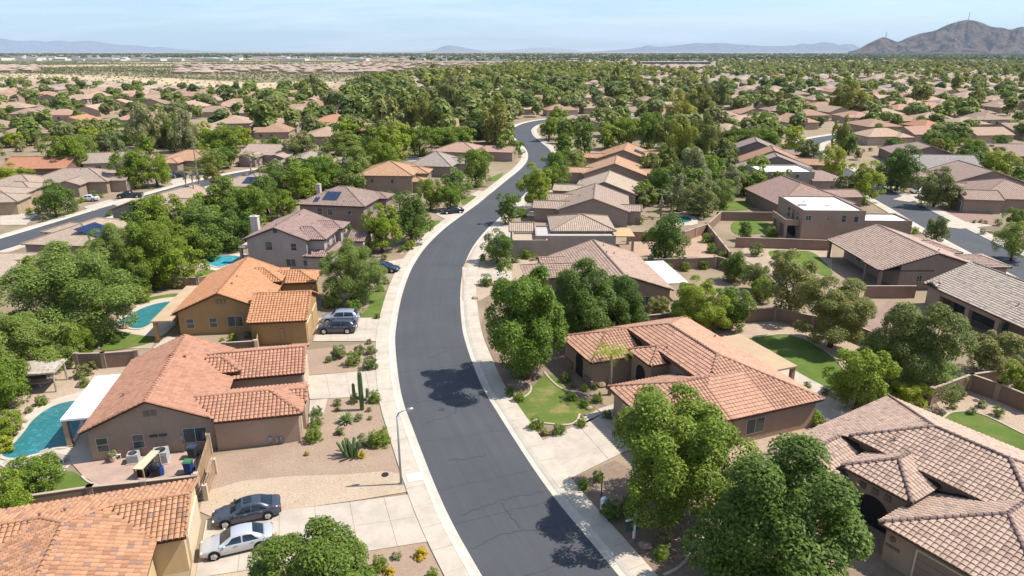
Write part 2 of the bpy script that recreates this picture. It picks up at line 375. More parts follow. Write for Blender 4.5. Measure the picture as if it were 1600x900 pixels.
def strip(m, A, B, za, zb):
    for i in range(len(A) - 1): m.face([(A[i].x, A[i].y, za), (B[i].x, B[i].y, zb), (B[i + 1].x, B[i + 1].y, zb), (A[i + 1].x, A[i + 1].y, za)])
def m_asphalt():
    t = NT('asphalt'); p = t.pos(); c = (.062, .0635, .068)
    cc = t.ramp(t.noise(p, .12, 6, .62), [(.3, k_(c, .80)), (.52, c), (.75, k_(c, 1.22))])
    uv = t.add('ShaderNodeUVMap').outputs[0]; mpv = t.add('ShaderNodeMapping', Vector=uv, Scale=(1.0, .035, 1)).outputs[0]
    cc = t.mix(t.ramp(t.noise(mpv, 1.3, 4, .6), [(.4, 0.0), (.7, .5)]), cc, k_(c, .68))          # wheel-path wear along the road
    cc = t.mix(t.ramp(t.noise(mpv, 4.0, 3, .6), [(.5, 0.0), (.75, .25)]), cc, k_(c, 1.45))
    cc = t.mix(t.math('MULTIPLY', t.noise(p, 22, 3, .8), .5), cc, k_(c, 1.35))
    cc = t.mix(t.ramp(t.noise(p, .9, 5, .7), [(.64, 0.0), (.74, .5)]), cc, k_(c, .6))
    t.bump(t.noise(p, 60, 2), .4, .01); return t.col(cc, .82, .35)
M['asphalt'] = m_asphalt()
def road(name, C, hw, z):
    A, B = offs(C, -hw), offs(C, hw); m = MB(); d = 0
    for i in range(len(C) - 1):
        L = (C[i + 1] - C[i]).length
        m.face([(A[i].x, A[i].y, z), (B[i].x, B[i].y, z), (B[i + 1].x, B[i + 1].y, z), (A[i + 1].x, A[i + 1].y, z)], [(0, d), (2 * hw, d), (2 * hw, d + L), (0, d + L)]); d += L
    return struct(m.build(name, M['asphalt'], uv=True))
HW = 4.15
rd = road('road', RC, HW, .02)
for C, hw in ((R2C, 4.0), (R3C, 3.6)): road('road', C, hw, .016)
# kerbs and gutters
def kerb(C, hw, name='kerb'):
    m = MB()
    for s in (-1, 1):
        o = [offs(C, s * (hw + k)) for k in (0, .46, .50, .72, .80)]; zz_ = [.030, .022, .050, .125, .130]
        for j in range(4): strip(m, o[j] if s > 0 else o[j + 1], o[j + 1] if s > 0 else o[j], zz_[j] if s > 0 else zz_[j + 1], zz_[j + 1] if s > 0 else zz_[j])
        strip(m, o[4] if s > 0 else offs(C, s * (hw + .801)), offs(C, s * (hw + .801)) if s > 0 else o[4], .13 if s > 0 else 0, 0 if s > 0 else .13)
    return struct(m.build(name, M['kerb']))
kerb(RC, HW); kerb(R2C, 4.0); kerb(R3C, 3.6)
def walk(C, hw, w, near):
    """pavement: separate concrete panels with recessed joints where they can be told apart, one strip beyond"""
    root = struct(thing('pavement', None, None)); st = resample(C, 2.4)
    for s in (-1, 1):
        a, b = offs(st, s * (hw + .81)), offs(st, s * (hw + .81 + w)); far = MB()
        for i in range(len(st) - 1):
            q = [a[i], b[i], b[i + 1], a[i + 1]] if s > 0 else [b[i], a[i], a[i + 1], b[i + 1]]; c = sum(q, Vector()) / 4
            if near(c):
                if c.y < 28: continue
                m = MB(); q2 = [c + (p - c) * (1 - .012 / max(.3, (p - c).length) * 1.0) for p in q]; m.prism([(p.x - c.x, p.y - c.y) for p in q2], 0, .125 + .004 * ((i * 7) % 3)); m.build('concrete_panel', M['walk'], root, loc=(c.x, c.y, .004))
            else: far.prism([(p.x, p.y) for p in q], 0, .128)
        if far.v: far.build('far_pavement', M['walk'], root)
        jb = MB(); strip(jb, a if s > 0 else b, b if s > 0 else a, .10, .10); jb.build('joint_bed', m_plain('joint_dirt', (.22, .18, .14), .9), root)
walk(RC, HW, 1.5, lambda c: c.y < 140); walk(R2C, 4.0, 1.5, lambda c: False); walk(R3C, 3.6, 1.4, lambda c: False)
# sealed cracks and paving seams on the asphalt
M['crack'] = m_plain('crack_sealant', (.034, .034, .037), .7, .3, 0, .2, 3); M['seam'] = m_plain('paving_seam', (.036, .036, .038), .8, .2, 0, .2, 2)
rr = random.Random(4)
def wiggle(a, b, amp, n=14):
    a, b = Vector((*a, 0)), Vector((*b, 0)); nrm = Vector((-(b - a).y, (b - a).x, 0)).normalized(); o = 0; pts = []
    for i in range(n + 1): o = o * .6 + rr.uniform(-amp, amp); pts.append(a.lerp(b, i / n) + nrm * o * (0 < i < n))
    return pts
cm = MB(); sm = MB()
st = resample(RC, 6.6)
for i in range(4, len(st) - 20):
    tn = (st[i + 1] - st[i - 1]).normalized(); nr = Vector((tn.y, -tn.x, 0)); off = rr.uniform(-1.5, 1.5)
    p = wiggle(tuple((st[i] + nr * -HW * .98 + tn * off)[:2]), tuple((st[i] + nr * HW * .98 + tn * (off + rr.uniform(-.5, .5)))[:2]), .10); wd = rr.uniform(.02, .045)
    strip(sm, offs(p, -wd / 2), offs(p, wd / 2), .026, .026)
for a, b in (((720, 806), (790, 782)), ((790, 782), (848, 768)), ((782, 786), (812, 826)), ((735, 858), (812, 830)), ((812, 832), (872, 822)), ((700, 720), (760, 712)), ((668, 560), (700, 548)), ((665, 662), (712, 646)), ((712, 646), (722, 620))):
    p = wiggle(at(*a), at(*b), .18); strip(cm, offs(p, -.024), offs(p, .024), .030, .030)
sm.build('paving_seam', M['seam'], rd); cm.build('crack_seal', M['crack'], rd)
c = at(690, 640); mh = MB(); mh.tube([(c[0], c[1], .0), (c[0], c[1], .034)], .33, 20); mh.build('manhole_cover', m_plain('cast_iron', (.05, .05, .05), .6), rd)

# mountains
from mathutils import noise as MN
def mountain(name, prof, dist, dth, c1, c2, seed, rough=.5, ny=44, sub=9):
    P = [(v.x, v.y) for v in catmull([(a, b, 0) for a, b in prof], sub)]; nx = len(P)
    X = [(a - 800) / F * dist / (CP + (450 - b) / F * SP) for a, b in P]; Z = [max(0, H + dist * (-SP + (450 - b) / F * CP) / (CP + (450 - b) / F * SP)) + 2 for a, b in P]
    G = np.zeros((ny, nx))
    for j in range(ny):
        t_ = j / (ny - 1) * 2 - 1; f_ = max(0, 1 - abs(t_)) ** 1.35
        for i in range(nx):
            n = min(1, MN.ridged_multi_fractal(Vector((X[i] / dth * 2.2 + seed * 7.1 + t_ * .6, t_ * .9, seed)), .8, 2.2, 7, .9, 2.0) / 2.3)
            G[j, i] = f_ * (1 - rough * (1 - n) * (1 - f_ ** 4 * .55))
    G /= np.maximum(G.max(axis=0), .2)[None, :]
    V = [(X[i] * (1 + (j / (ny - 1) * 2 - 1) * dth / dist), dist + (j / (ny - 1) * 2 - 1) * dth, G[j, i] * Z[i] * (1 + .0 * j) - 2) for j in range(ny) for i in range(nx)]
    Fc = [(j * nx + i, j * nx + i + 1, (j + 1) * nx + i + 1, (j + 1) * nx + i) for j in range(ny - 1) for i in range(nx - 1)]
    t = NT('mountain_rock'); p = t.pos(); n = t.noise(p, 1 / (dth * .12), 8, .7)
    cc = t.ramp(n, [(.40, c1), (.56, c2)]); t.bump(t.noise(p, 1 / (dth * .06), 8, .75), 1.0, dth * .08); mt = t.col(cc, .95, .05)
    return struct(np_mesh_obj(name, V, Fc, mt))
def np_mesh_obj(name, v, f, mat): return link(name, np_mesh(name, v, f, mat, True))
mountain('mountain', [(1325, 81), (1340, 77), (1355, 69), (1372, 61), (1382, 58), (1393, 62), (1404, 65), (1420, 58), (1440, 52), (1460, 48), (1480, 39), (1500, 33), (1513, 31), (1530, 34), (1550, 42), (1565, 43), (1580, 46), (1600, 42), (1640, 50), (1700, 62), (1780, 80)], 9200, 1500, (.045, .038, .038), (.23, .165, .125), 3, 1.15, 90, 14)  # dark first tone paints the shade of the crags into the rock
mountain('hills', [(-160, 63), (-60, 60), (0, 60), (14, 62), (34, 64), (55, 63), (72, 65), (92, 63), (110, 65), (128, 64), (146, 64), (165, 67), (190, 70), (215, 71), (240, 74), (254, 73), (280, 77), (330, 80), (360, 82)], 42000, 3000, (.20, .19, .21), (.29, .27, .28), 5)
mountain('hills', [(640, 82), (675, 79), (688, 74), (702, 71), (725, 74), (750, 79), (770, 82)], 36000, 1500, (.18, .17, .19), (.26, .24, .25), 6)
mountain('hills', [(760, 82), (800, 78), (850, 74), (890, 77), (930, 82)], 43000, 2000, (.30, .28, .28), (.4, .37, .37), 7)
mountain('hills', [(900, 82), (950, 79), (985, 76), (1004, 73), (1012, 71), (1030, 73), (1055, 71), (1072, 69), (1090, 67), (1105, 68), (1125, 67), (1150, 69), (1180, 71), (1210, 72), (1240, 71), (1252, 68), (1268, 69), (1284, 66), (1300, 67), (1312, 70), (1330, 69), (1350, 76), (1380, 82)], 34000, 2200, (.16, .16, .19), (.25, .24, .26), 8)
for px_, pt, pb in ((1513, 19, 32), (1384, 50, 59)):
    yb = 9200; x_ = (px_ - 800) / F * yb / (CP + (450 - pb) / F * SP); zz__ = lambda q: H + yb * (-SP + (450 - q) / F * CP) / (CP + (450 - q) / F * SP); zb = zz__(pb) - 25; zt = zz__(pt); mm = MB(); mm.tube([(x_, yb, zb), (x_, yb, zt)], [5, 2.5], 4)
    for k in range(3): zq = zb + (zt - zb) * (.55 + .2 * k); mm.box(x_ - 7, x_ + 7, yb - 2, yb + 2, zq, zq + 3)
    tag(mm.build('radio_mast', M['steel']), 'thin radio mast on the ' + ('highest summit of the brown mountain' if pt < 30 else 'small left knoll of the brown mountain'), 'mast')
# ---------------------------------------------------------------- houses
TRNG = random.Random(5)
def tile_mesh(w=.36, L=.50, k=.85, lip=.068):
    us = [.016, .05, .11, .18, .25, .31, w - .018]; hs = [-.01] + [h * k for h in (.045, .085, .098, .085, .045)] + [-.01]
    v = []
    for (vv, dz) in ((-.02, lip), (L, .0)):
        for u, h in zip(us, hs): v.append((u, vv, h * (1 if vv < 0 else .9) + dz))
    n = len(us); f = [(i, i + 1, n + i + 1, n + i) for i in range(n - 1)]
    for u, h in zip(us, hs): v.append((u, -.02, h - .005))
    for u, h in zip(us, hs): v.append((u, -.02, h + lip))
    f += [(2 * n + i, 2 * n + i + 1, 3 * n + i + 1, 3 * n + i) for i in range(n - 1)]
    return np.array(v, np.float32), f
TV1, TF = tile_mesh(); TFn = np.array(TF); TV2 = tile_mesh(k=.5, lip=.07)[0]
def wing_h(w, x, y):
    if not (w['x0'] - .01 <= x <= w['x1'] + .01 and w['y0'] - .01 <= y <= w['y1'] + .01): return -1
    if w.get('flat'): return w['ez']
    p = w['p']; d = []
    if any(a * x + b * y < c for a, b, c in w.get('cut', ())): return -1
    if w['ax'] == 'y': d = [x - w['x0'], w['x1'] - x] + ([y - w['y0']] if w['e0'] == 'h' else []) + ([w['y1'] - y] if w['e1'] == 'h' else [])
    else: d = [y - w['y0'], w['y1'] - y] + ([x - w['x0']] if w['e0'] == 'h' else []) + ([w['x1'] - x] if w['e1'] == 'h' else [])
    return w['ez'] + min(d) * p
def wing_planes(w):
    """list of (polygon, u dir) with first edge the eave, plus ridge and hip lines"""
    x0, x1, y0, y1, z, p = w['x0'], w['x1'], w['y0'], w['y1'], w['ez'], w['p']
    sw = w['ax'] == 'x'
    if sw: x0, x1, y0, y1 = w['y0'], w['y1'], w['x0'], w['x1']
    half = (x1 - x0) / 2; xm = (x0 + x1) / 2; zr = z + half * p
    if w['e0'] == 'h' and w['e1'] == 'h' and (y1 - y0) < 2 * half: half = (y1 - y0) / 2
    ya = y0 + half if w['e0'] == 'h' else y0; yb = y1 - half if w['e1'] == 'h' else y1
    P = [[(x0, y1, z), (x0, y0, z), (xm, ya, zr), (xm, yb, zr)], [(x1, y0, z), (x1, y1, z), (xm, yb, zr), (xm, ya, zr)]]
    Ln = [((xm, ya, zr), (xm, yb, zr))]
    if w['e0'] == 'h': P.append([(x0, y0, z), (x1, y0, z), (xm, ya, zr)]); Ln += [((x0, y0, z), (xm, ya, zr)), ((x1, y0, z), (xm, ya, zr))]
    if w['e1'] == 'h': P.append([(x1, y1, z), (x0, y1, z), (xm, yb, zr)]); Ln += [((x0, y1, z), (xm, yb, zr)), ((x1, y1, z), (xm, yb, zr))]
    G = []
    if w['e0'] == 'g': G.append(('e0', (x0, y0), (x1, y0), zr))
    if w['e1'] == 'g': G.append(('e1', (x0, y1), (x1, y1), zr))
    if sw:
        P = [[(b, a, c) for a, b, c in q][::-1] for q in P]
        P = [[q[-2], q[-1]] + q[:-2] if len(q) == 4 else [q[1], q[2], q[0]] for q in P]
        Ln = [tuple((b, a, c) for a, b, c in l) for l in Ln]; G = [(k, (a[1], a[0]), (b[1], b[0]), zr_) for k, a, b, zr_ in G]
    return P, Ln, G
def WG(x0, x1, y0, y1, ax='y', e='gg', p=.42, ez=3.0, **k):
    return dict(x0=x0, x1=x1, y0=y0, y1=y1, ax=ax, e0=e[0], e1=e[1], p=p, ez=ez, **k)
def clip(q, cuts):
    for a, b, c in cuts:
        o = []
        for i in range(len(q)):
            A, B = q[i], q[(i + 1) % len(q)]; da, db = a * A[0] + b * A[1] - c, a * B[0] + b * B[1] - c
            if da >= 0: o.append(A)
            if (da >= 0) != (db >= 0): t = da / (da - db); o.append(tuple(A[k] + (B[k] - A[k]) * t for k in range(3)))
        q = o
    return q
def inpoly2(pt, poly):
    s = None
    for i in range(len(poly)):
        a, b = poly[i], poly[(i + 1) % len(poly)]
        c = (b[0] - a[0]) * (pt[1] - a[1]) - (b[1] - a[1]) * (pt[0] - a[0])
        if c < -1e-6: return False
    return True
def window(root, x, y, ang, wd, ht, zc, kind='slide', frame=None, deep=False):
    """ang = outward facing direction (deg, local); x,y on the wall face"""
    fr = MB(); t = .05
    for (a, b, c, d) in ((-wd / 2 - t, wd / 2 + t, -ht / 2 - t, -ht / 2), (-wd / 2 - t, wd / 2 + t, ht / 2, ht / 2 + t), (-wd / 2 - t, -wd / 2, -ht / 2, ht / 2), (wd / 2, wd / 2 + t, -ht / 2, ht / 2)):
        fr.box(a, b, -.06, .05, c, d)
    if kind == 'slide': fr.box(-.025, .025, -.05, .035, -ht / 2, ht / 2)
    if kind == 'hung': fr.box(-wd / 2, wd / 2, -.05, .035, -.025, .025)
    o = fr.build('window', frame or M['winframe'], root, loc=(x, y, zc), rz=math.radians(ang + 90))
    for s in ((-1, 1) if kind in ('slide', 'hung') else (0,)):
        g = MB()
        if kind == 'slide': g.box(-wd / 2 if s < 0 else .025, -.025 if s < 0 else wd / 2, -.04, .012 if s < 0 else .02, -ht / 2, ht / 2, skip='n')
        elif kind == 'hung': g.box(-wd / 2, wd / 2, -.04, .012 if s < 0 else .02, -ht / 2 if s < 0 else .025, -.025 if s < 0 else ht / 2, skip='n')
        else: g.box(-wd / 2, wd / 2, -.04, .015, -ht / 2, ht / 2, skip='n')
        g.build('pane', M['screen'] if (kind == 'slide' and s < 0) else M['glass'], o)
    return o
def garage_door(root, x, y, ang, wd=4.8, ht=2.2, col=(.30, .22, .16)):
    m = MB(); m.box(-wd / 2 - .12, -wd / 2, -.06, .06, 0, ht + .12); m.box(wd / 2, wd / 2 + .12, -.06, .06, 0, ht + .12); m.box(-wd / 2, wd / 2, -.06, .06, ht, ht + .12)
    o = m.build('garage_door', M['trimw'], root, loc=(x, y, 0), rz=math.radians(ang + 90))
    me = None
    for i in range(4):
        if me is None:
            p = MB(); h = ht / 4; p.box(-wd / 2, wd / 2, -.04, .02, .015, h - .015)
            for k in range(4): c = -wd / 2 + wd * (k + .5) / 4; p.box(c - wd / 10, c + wd / 10, .02, .035, .1, h - .1, skip='s')
            me = p.mesh('door_panel', m_plain('garage_paint', col, .6, .3, 0, .08))
        link('door_panel', me, o, (0, 0, i * ht / 4))
    return o
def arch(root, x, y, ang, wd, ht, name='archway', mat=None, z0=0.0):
    """arched opening as a flat dark face: the shade inside it is painted"""
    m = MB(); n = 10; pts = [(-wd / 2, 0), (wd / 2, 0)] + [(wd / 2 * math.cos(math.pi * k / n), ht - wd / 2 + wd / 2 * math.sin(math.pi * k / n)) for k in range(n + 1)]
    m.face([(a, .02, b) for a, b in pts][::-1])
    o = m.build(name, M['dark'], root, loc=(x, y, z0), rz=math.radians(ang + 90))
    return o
def house(name, label, org, head, wings, wall, roofc, tiles='join', low=False, vr=1.0, group=None, cat='house', caps=True, single=0, odd=None, wins=(), garages=(), vents=0, extra=None, capc=None):
    """wings: roof rectangles in house coordinates; tiles 'join' (real tiles, joined), 'none' (far), single = how many tiles become objects"""
    root = thing(name, label, cat, (org[0], org[1], 0), math.radians(head), group)
    wm = m_stucco(wall); th = .16
    cxh = (min(w['x0'] for w in wings) + max(w['x1'] for w in wings)) / 2; cyh = (min(w['y0'] for w in wings) + max(w['y1'] for w in wings)) / 2
    a_ = math.radians(head); HX.append((org[0] + cxh * math.cos(a_) - cyh * math.sin(a_), org[1] + cxh * math.sin(a_) + cyh * math.cos(a_), .5 * max(max(w['x1'] for w in wings) - min(w['x0'] for w in wings), max(w['y1'] for w in wings) - min(w['y0'] for w in wings))))
    wb, rb = MB(), MB(); tv, capline, planes_all = [], [], []
    ca, sa = math.cos(math.radians(head)), math.sin(math.radians(head))
    for wi, w in enumerate(wings):
        oh = w.get('oh', .45); og = w.get('og', .22); e = .004 * wi
        ex0, ex1, ey0, ey1 = w['x0'] + oh + e, w['x1'] - oh - e, w['y0'] + oh + e, w['y1'] - oh - e
        if w.get('flat'):
            h = w['ez']; wb.prism([(w['x0'], w['y0']), (w['x1'], w['y0']), (w['x1'], w['y1']), (w['x0'], w['y1'])], w.get('z0', 0), h - .45, caps=False)
            t = .25; X0, X1, Y0, Y1 = w['x0'], w['x1'], w['y0'], w['y1']
            for q in ((X0, X1, Y0, Y0 + t), (X0, X1, Y1 - t, Y1), (X0, X0 + t, Y0 + t, Y1 - t), (X1 - t, X1, Y0 + t, Y1 - t)): wb.box(*q, h - .45, h + .003, skip='b')
            d = MB(); d.box(X0 + t, X1 - t, Y0 + t, Y1 - t, h - .6, h - .30, skip='b'); d.build('flat_roof', w.get('fm', M['rooffoam']), root); continue
        P, Ln, G = wing_planes(w)
        if w['ax'] == 'y':
            if w['e0'] == 'g': ey0 = w['y0'] + og + e
            if w['e1'] == 'g': ey1 = w['y1'] - og - e
        else:
            if w['e0'] == 'g': ex0 = w['x0'] + og + e
            if w['e1'] == 'g': ex1 = w['x1'] - og - e
        zt = w['ez'] - th + oh * w['p'] - .01
        if w.get('walls', True):
            if w.get('wall'): ex0, ex1, ey0, ey1 = w['wall']
            wb.box(ex0, ex1, ey0, ey1, w.get('z0', 0), zt, skip='b')
            if w.get('cut') and w['cut'][0][:2] == (1, 0):
                rn = ex0 - w['x0']; wb.box(ex0, ex0 + .3, w['y0'] + rn + .15, w['y1'] - rn - .15, zt - .01, w['ez'] + rn * w['p'] - th - .02, skip='b')
            for k, a, b, zr in G:
                ax_ = Vector((b[0] - a[0], b[1] - a[1])).normalized(); nrm = Vector((0, 1)) if w['ax'] == 'y' else Vector((1, 0)); sgn = 1 if k == 'e0' else -1
                base = ey0 if w['ax'] == 'y' and k == 'e0' else ey1 if w['ax'] == 'y' else ex0 if k == 'e0' else ex1
                lo, hi = (ex0, ex1) if w['ax'] == 'y' else (ey0, ey1); mid = (lo + hi) / 2; za = zr - th - .02
                pp = [(lo, zt), (hi, zt), (mid, za)]
                mk = (lambda t_, z_, o_: (t_, base + o_, z_)) if w['ax'] == 'y' else (lambda t_, z_, o_: (base + o_, t_, z_))
                fr = [mk(t_, z_, 0) for t_, z_ in pp]; bk = [mk(t_, z_, sgn * .25) for t_, z_ in pp]
                wb.face(fr if (w['ax'] == 'y') == (k == 'e0') else fr[::-1]); wb.face(bk[::-1] if (w['ax'] == 'y') == (k == 'e0') else bk)
                for i in range(3): wb.face([fr[i], bk[i], bk[(i + 1) % 3], fr[(i + 1) % 3]])
        for q in P:
            a, b = Vector(q[0]), Vector(q[1]); u = (b - a).normalized(); nn = (b - a).cross(Vector(q[2]) - b).normalized()
            if w.get('cut'):
                q = clip(q, w['cut'])
                if len(q) < 3: continue
            if nn.z < 0: nn = -nn
            vdir = nn.cross(u)
            if vdir.z < 0: vdir = -vdir
            uv = [((Vector(p) - a).dot(u), (Vector(p) - a).dot(vdir)) for p in q]
            rb.face(q, uv)
            dn = [(p[0], p[1], p[2] - th) for p in q]; rb.face(dn[::-1], uv[::-1])
            for i in range(len(q)): rb.face([q[i], dn[i], dn[(i + 1) % len(q)], q[(i + 1) % len(q)]])
            planes_all.append((wi, q, a, u, vdir, nn, uv))
        capline += [(wi, l) for l in Ln]
        if w['e0'] == 'g' or w['e1'] == 'g':
            for q in P:
                for i in range(len(q)):
                    A, B = q[i], q[(i + 1) % len(q)]
                    if abs(A[2] - B[2]) > .05:
                        k = 1 if w['ax'] == 'y' else 0; c_ = 'y' if k == 1 else 'x'
                        for ee, c0 in ((w['e0'], w[c_ + '0']), (w['e1'], w[c_ + '1'])):
                            if ee == 'g' and abs(A[k] - c0) < 1e-6 and abs(B[k] - c0) < 1e-6: capline.append((wi, (A, B)))
    wb.build('wall', wm, root)
    rmat = m_tile(roofc, vr, odd) if tiles == 'join' else m_roof(roofc)
    if rb.v: roof = rb.build('roof', m_plain('underlay', k_(roofc, .22), .95, .05) if tiles == 'join' else rmat, root, uv=True)
    if tiles == 'join' and planes_all:
        lst = []; TV = TV2 if low else TV1
        for wi, q, a, u, vd, nn, uv in planes_all:
            q2 = uv if sum(uv[i][0] * uv[(i + 1) % len(uv)][1] - uv[(i + 1) % len(uv)][0] * uv[i][1] for i in range(len(uv))) > 0 else uv[::-1]
            umin, umax = min(p[0] for p in uv), max(p[0] for p in uv); vmax = max(p[1] for p in uv)
            nr = int(vmax / .40) + 1
            for r in range(nr):
                for c in range(int((umax - umin) / .36) + 1):
                    uu, vv = umin + c * .36, r * .40
                    if not inpoly2((uu + .18, vv + .24), q2): continue
                    p = a + u * uu + vd * vv
                    cx = p + u * .18 + vd * .22
                    if any(wj != wi and wing_h(w2, cx.x, cx.y) > cx.z + .03 for wj, w2 in enumerate(wings)): continue
                    lst.append((p + nn * .012 + vd * TRNG.uniform(-.012, .012), u, vd, nn))
        def dist(t): x = org[0] + t[0].x * ca - t[0].y * sa; y = org[1] + t[0].x * sa + t[0].y * ca; px, py = inpix(x, y, t[0].z); return depth(x, y, t[0].z) + (0 if -5 < px < 1605 and py < 905 else 1e4)
        lst.sort(key=dist)
        one = lst[:single]; rest = lst[single:]
        if one:
            tm = np_mesh('roof_tile', TV, np.array([f for f in TF]), rmat, True)
            for p, u, vd, nn in one:
                o = link('roof_tile', tm, roof); o.matrix_basis = Matrix((( u.x, vd.x, nn.x, p.x), (u.y, vd.y, nn.y, p.y), (u.z, vd.z, nn.z, p.z), (0, 0, 0, 1)))
        if rest:
            R = np.array([[list(t[1]), list(t[2]), list(t[3])] for t in rest], np.float32); T = np.array([list(t[0]) for t in rest], np.float32)
            V = np.einsum('vk,nkc->nvc', TV, R) + T[:, None, :]
            Fs = TFn[None] + (np.arange(len(rest)) * len(TV))[:, None, None]
            o = link('tile_courses', np_mesh('tile_courses', V.reshape(-1, 3), Fs.reshape(-1, 4), rmat, True), roof); o['kind'] = 'stuff'
    if caps and capline:
        cm = m_tile(capc or k_(roofc, .88)) if tiles == 'join' else rmat
        if tiles == 'join':
            v = []; n = 6; L = .44
            for (yy, rr, dz) in ((0, .15, .03), (L + .03, .12, 0)):
                for k in range(n + 1): th_ = math.pi * k / n; v.append((rr * math.cos(th_), yy, rr * math.sin(th_) * .9 + dz))
            f = [(i, i + 1, n + 1 + i + 1, n + 1 + i) for i in range(n)]; CV = np.array(v, np.float32); cf = np.array(f)
            cmesh = np_mesh('ridge_cap', CV, cf, cm, True); jv, jf = [], []
        else: cb = MB()
        for wi, (A, B) in capline:
            A, B = Vector(A), Vector(B); d = B - A; n_ = max(1, int(d.length / .44)); dd = d.normalized()
            if tiles != 'join':
                cb.tube([A + Vector((0, 0, .02)), B + Vector((0, 0, .02))], .13, 6); continue
            if B.z < A.z: A, B = B, A; dd = -dd
            xx = dd.cross(Vector((0, 0, 1))).normalized(); zz_ = xx.cross(dd)
            for i in range(n_):
                p = A + dd * (i * d.length / n_) + Vector((0, 0, .05))
                if wing_h(wings[wi], p.x, p.y) < 0: continue
                if any(wj != wi and wing_h(w2, p.x, p.y) > p.z - .11 for wj, w2 in enumerate(wings)): continue
                if single:
                    o = link('ridge_cap', cmesh, roof); o.matrix_basis = Matrix(((xx.x, dd.x, zz_.x, p.x), (xx.y, dd.y, zz_.y, p.y), (xx.z, dd.z, zz_.z, p.z), (0, 0, 0, 1)))
                else:
                    R = np.array([list(xx), list(dd), list(zz_)], np.float32); jf.append(cf + len(jv) * len(CV)); jv.append(CV @ R + np.array(list(p), np.float32))
        if tiles != 'join':
            if cb.v: cb.build('ridge_cap', rmat, roof)
        elif not single and jv:
            o = link('ridge_caps_row', np_mesh('ridge_caps_row', np.concatenate(jv), np.concatenate(jf), cm, True), roof); o['kind'] = 'stuff'
    for wn in wins: window(root, *wn)
    for g in garages: garage_door(root, *g)
    vt = random.Random(int(abs(org[0] * 13 + org[1] * 7)))
    for _ in range(vents):
        w = wings[0]; x = vt.uniform(w['x0'] + 1, w['x1'] - 1); y = vt.uniform(w['y0'] + 1.5, w['y1'] - 1.5); z = wing_h(w, x, y)
        b = MB(); b.tube([(x, y, z - .1), (x, y, z + .32)], .07, 8); b.tube([(x, y, z + .3), (x, y, z + .4)], .11, 8); b.build('roof_vent', m_plain('vent_paint', k_(roofc, .6), .7), root)
    if extra: extra(root)
    return root
def patio(root, x0, x1, y0, y1, z, mat, posts, slope=0.0, wall=(.30, .22, .165)):
    m = MB(); m.box(x0, x1, y0, y1, z - .18, z); m.build('patio_roof', mat, root)
    for px, py in posts:
        b = MB(); b.box(px - .2, px + .2, py - .2, py + .2, 0, z - .18, skip='tb'); b.box(px - .26, px + .26, py - .26, py + .26, 0, .25, skip='b'); b.build('post', m_stucco(wall), root)
def chimney(root, x, y, z1, c, w=.9, d=.7):
    m = MB(); m.box(x - w / 2, x + w / 2, y - d / 2, y + d / 2, 0, z1); m.box(x - w / 2 - .08, x + w / 2 + .08, y - d / 2 - .08, y + d / 2 + .08, z1, z1 + .15); m.box(x - .25, x + .25, y - .2, y + .2, z1 + .15, z1 + .3); m.build('chimney', m_stucco(c), root)
def solar(root, w, side, u0, v0, nu, nv, pw=1.0, ph=1.6):
    P, _, _ = wing_planes(w); q = P[side]; a, b = Vector(q[0]), Vector(q[1]); u = (b - a).normalized(); nn = (b - a).cross(Vector(q[2]) - b).normalized()
    if nn.z < 0: nn = -nn
    vd = nn.cross(u); vd = vd if vd.z > 0 else -vd
    m = MB(); m.box(.02, pw - .02, .02, ph - .02, 0, .04); me = m.mesh('solar_panel', M['solar'])
    for i in range(nu):
        for j in range(nv):
            p = a + u * (u0 + i * pw) + vd * (v0 + j * ph) + nn * .14
            o = link('solar_panel', me, root); o.matrix_basis = Matrix(((u.x, vd.x, nn.x, p.x), (u.y, vd.y, nn.y, p.y), (u.z, vd.z, nn.z, p.z), (0, 0, 0, 1)))
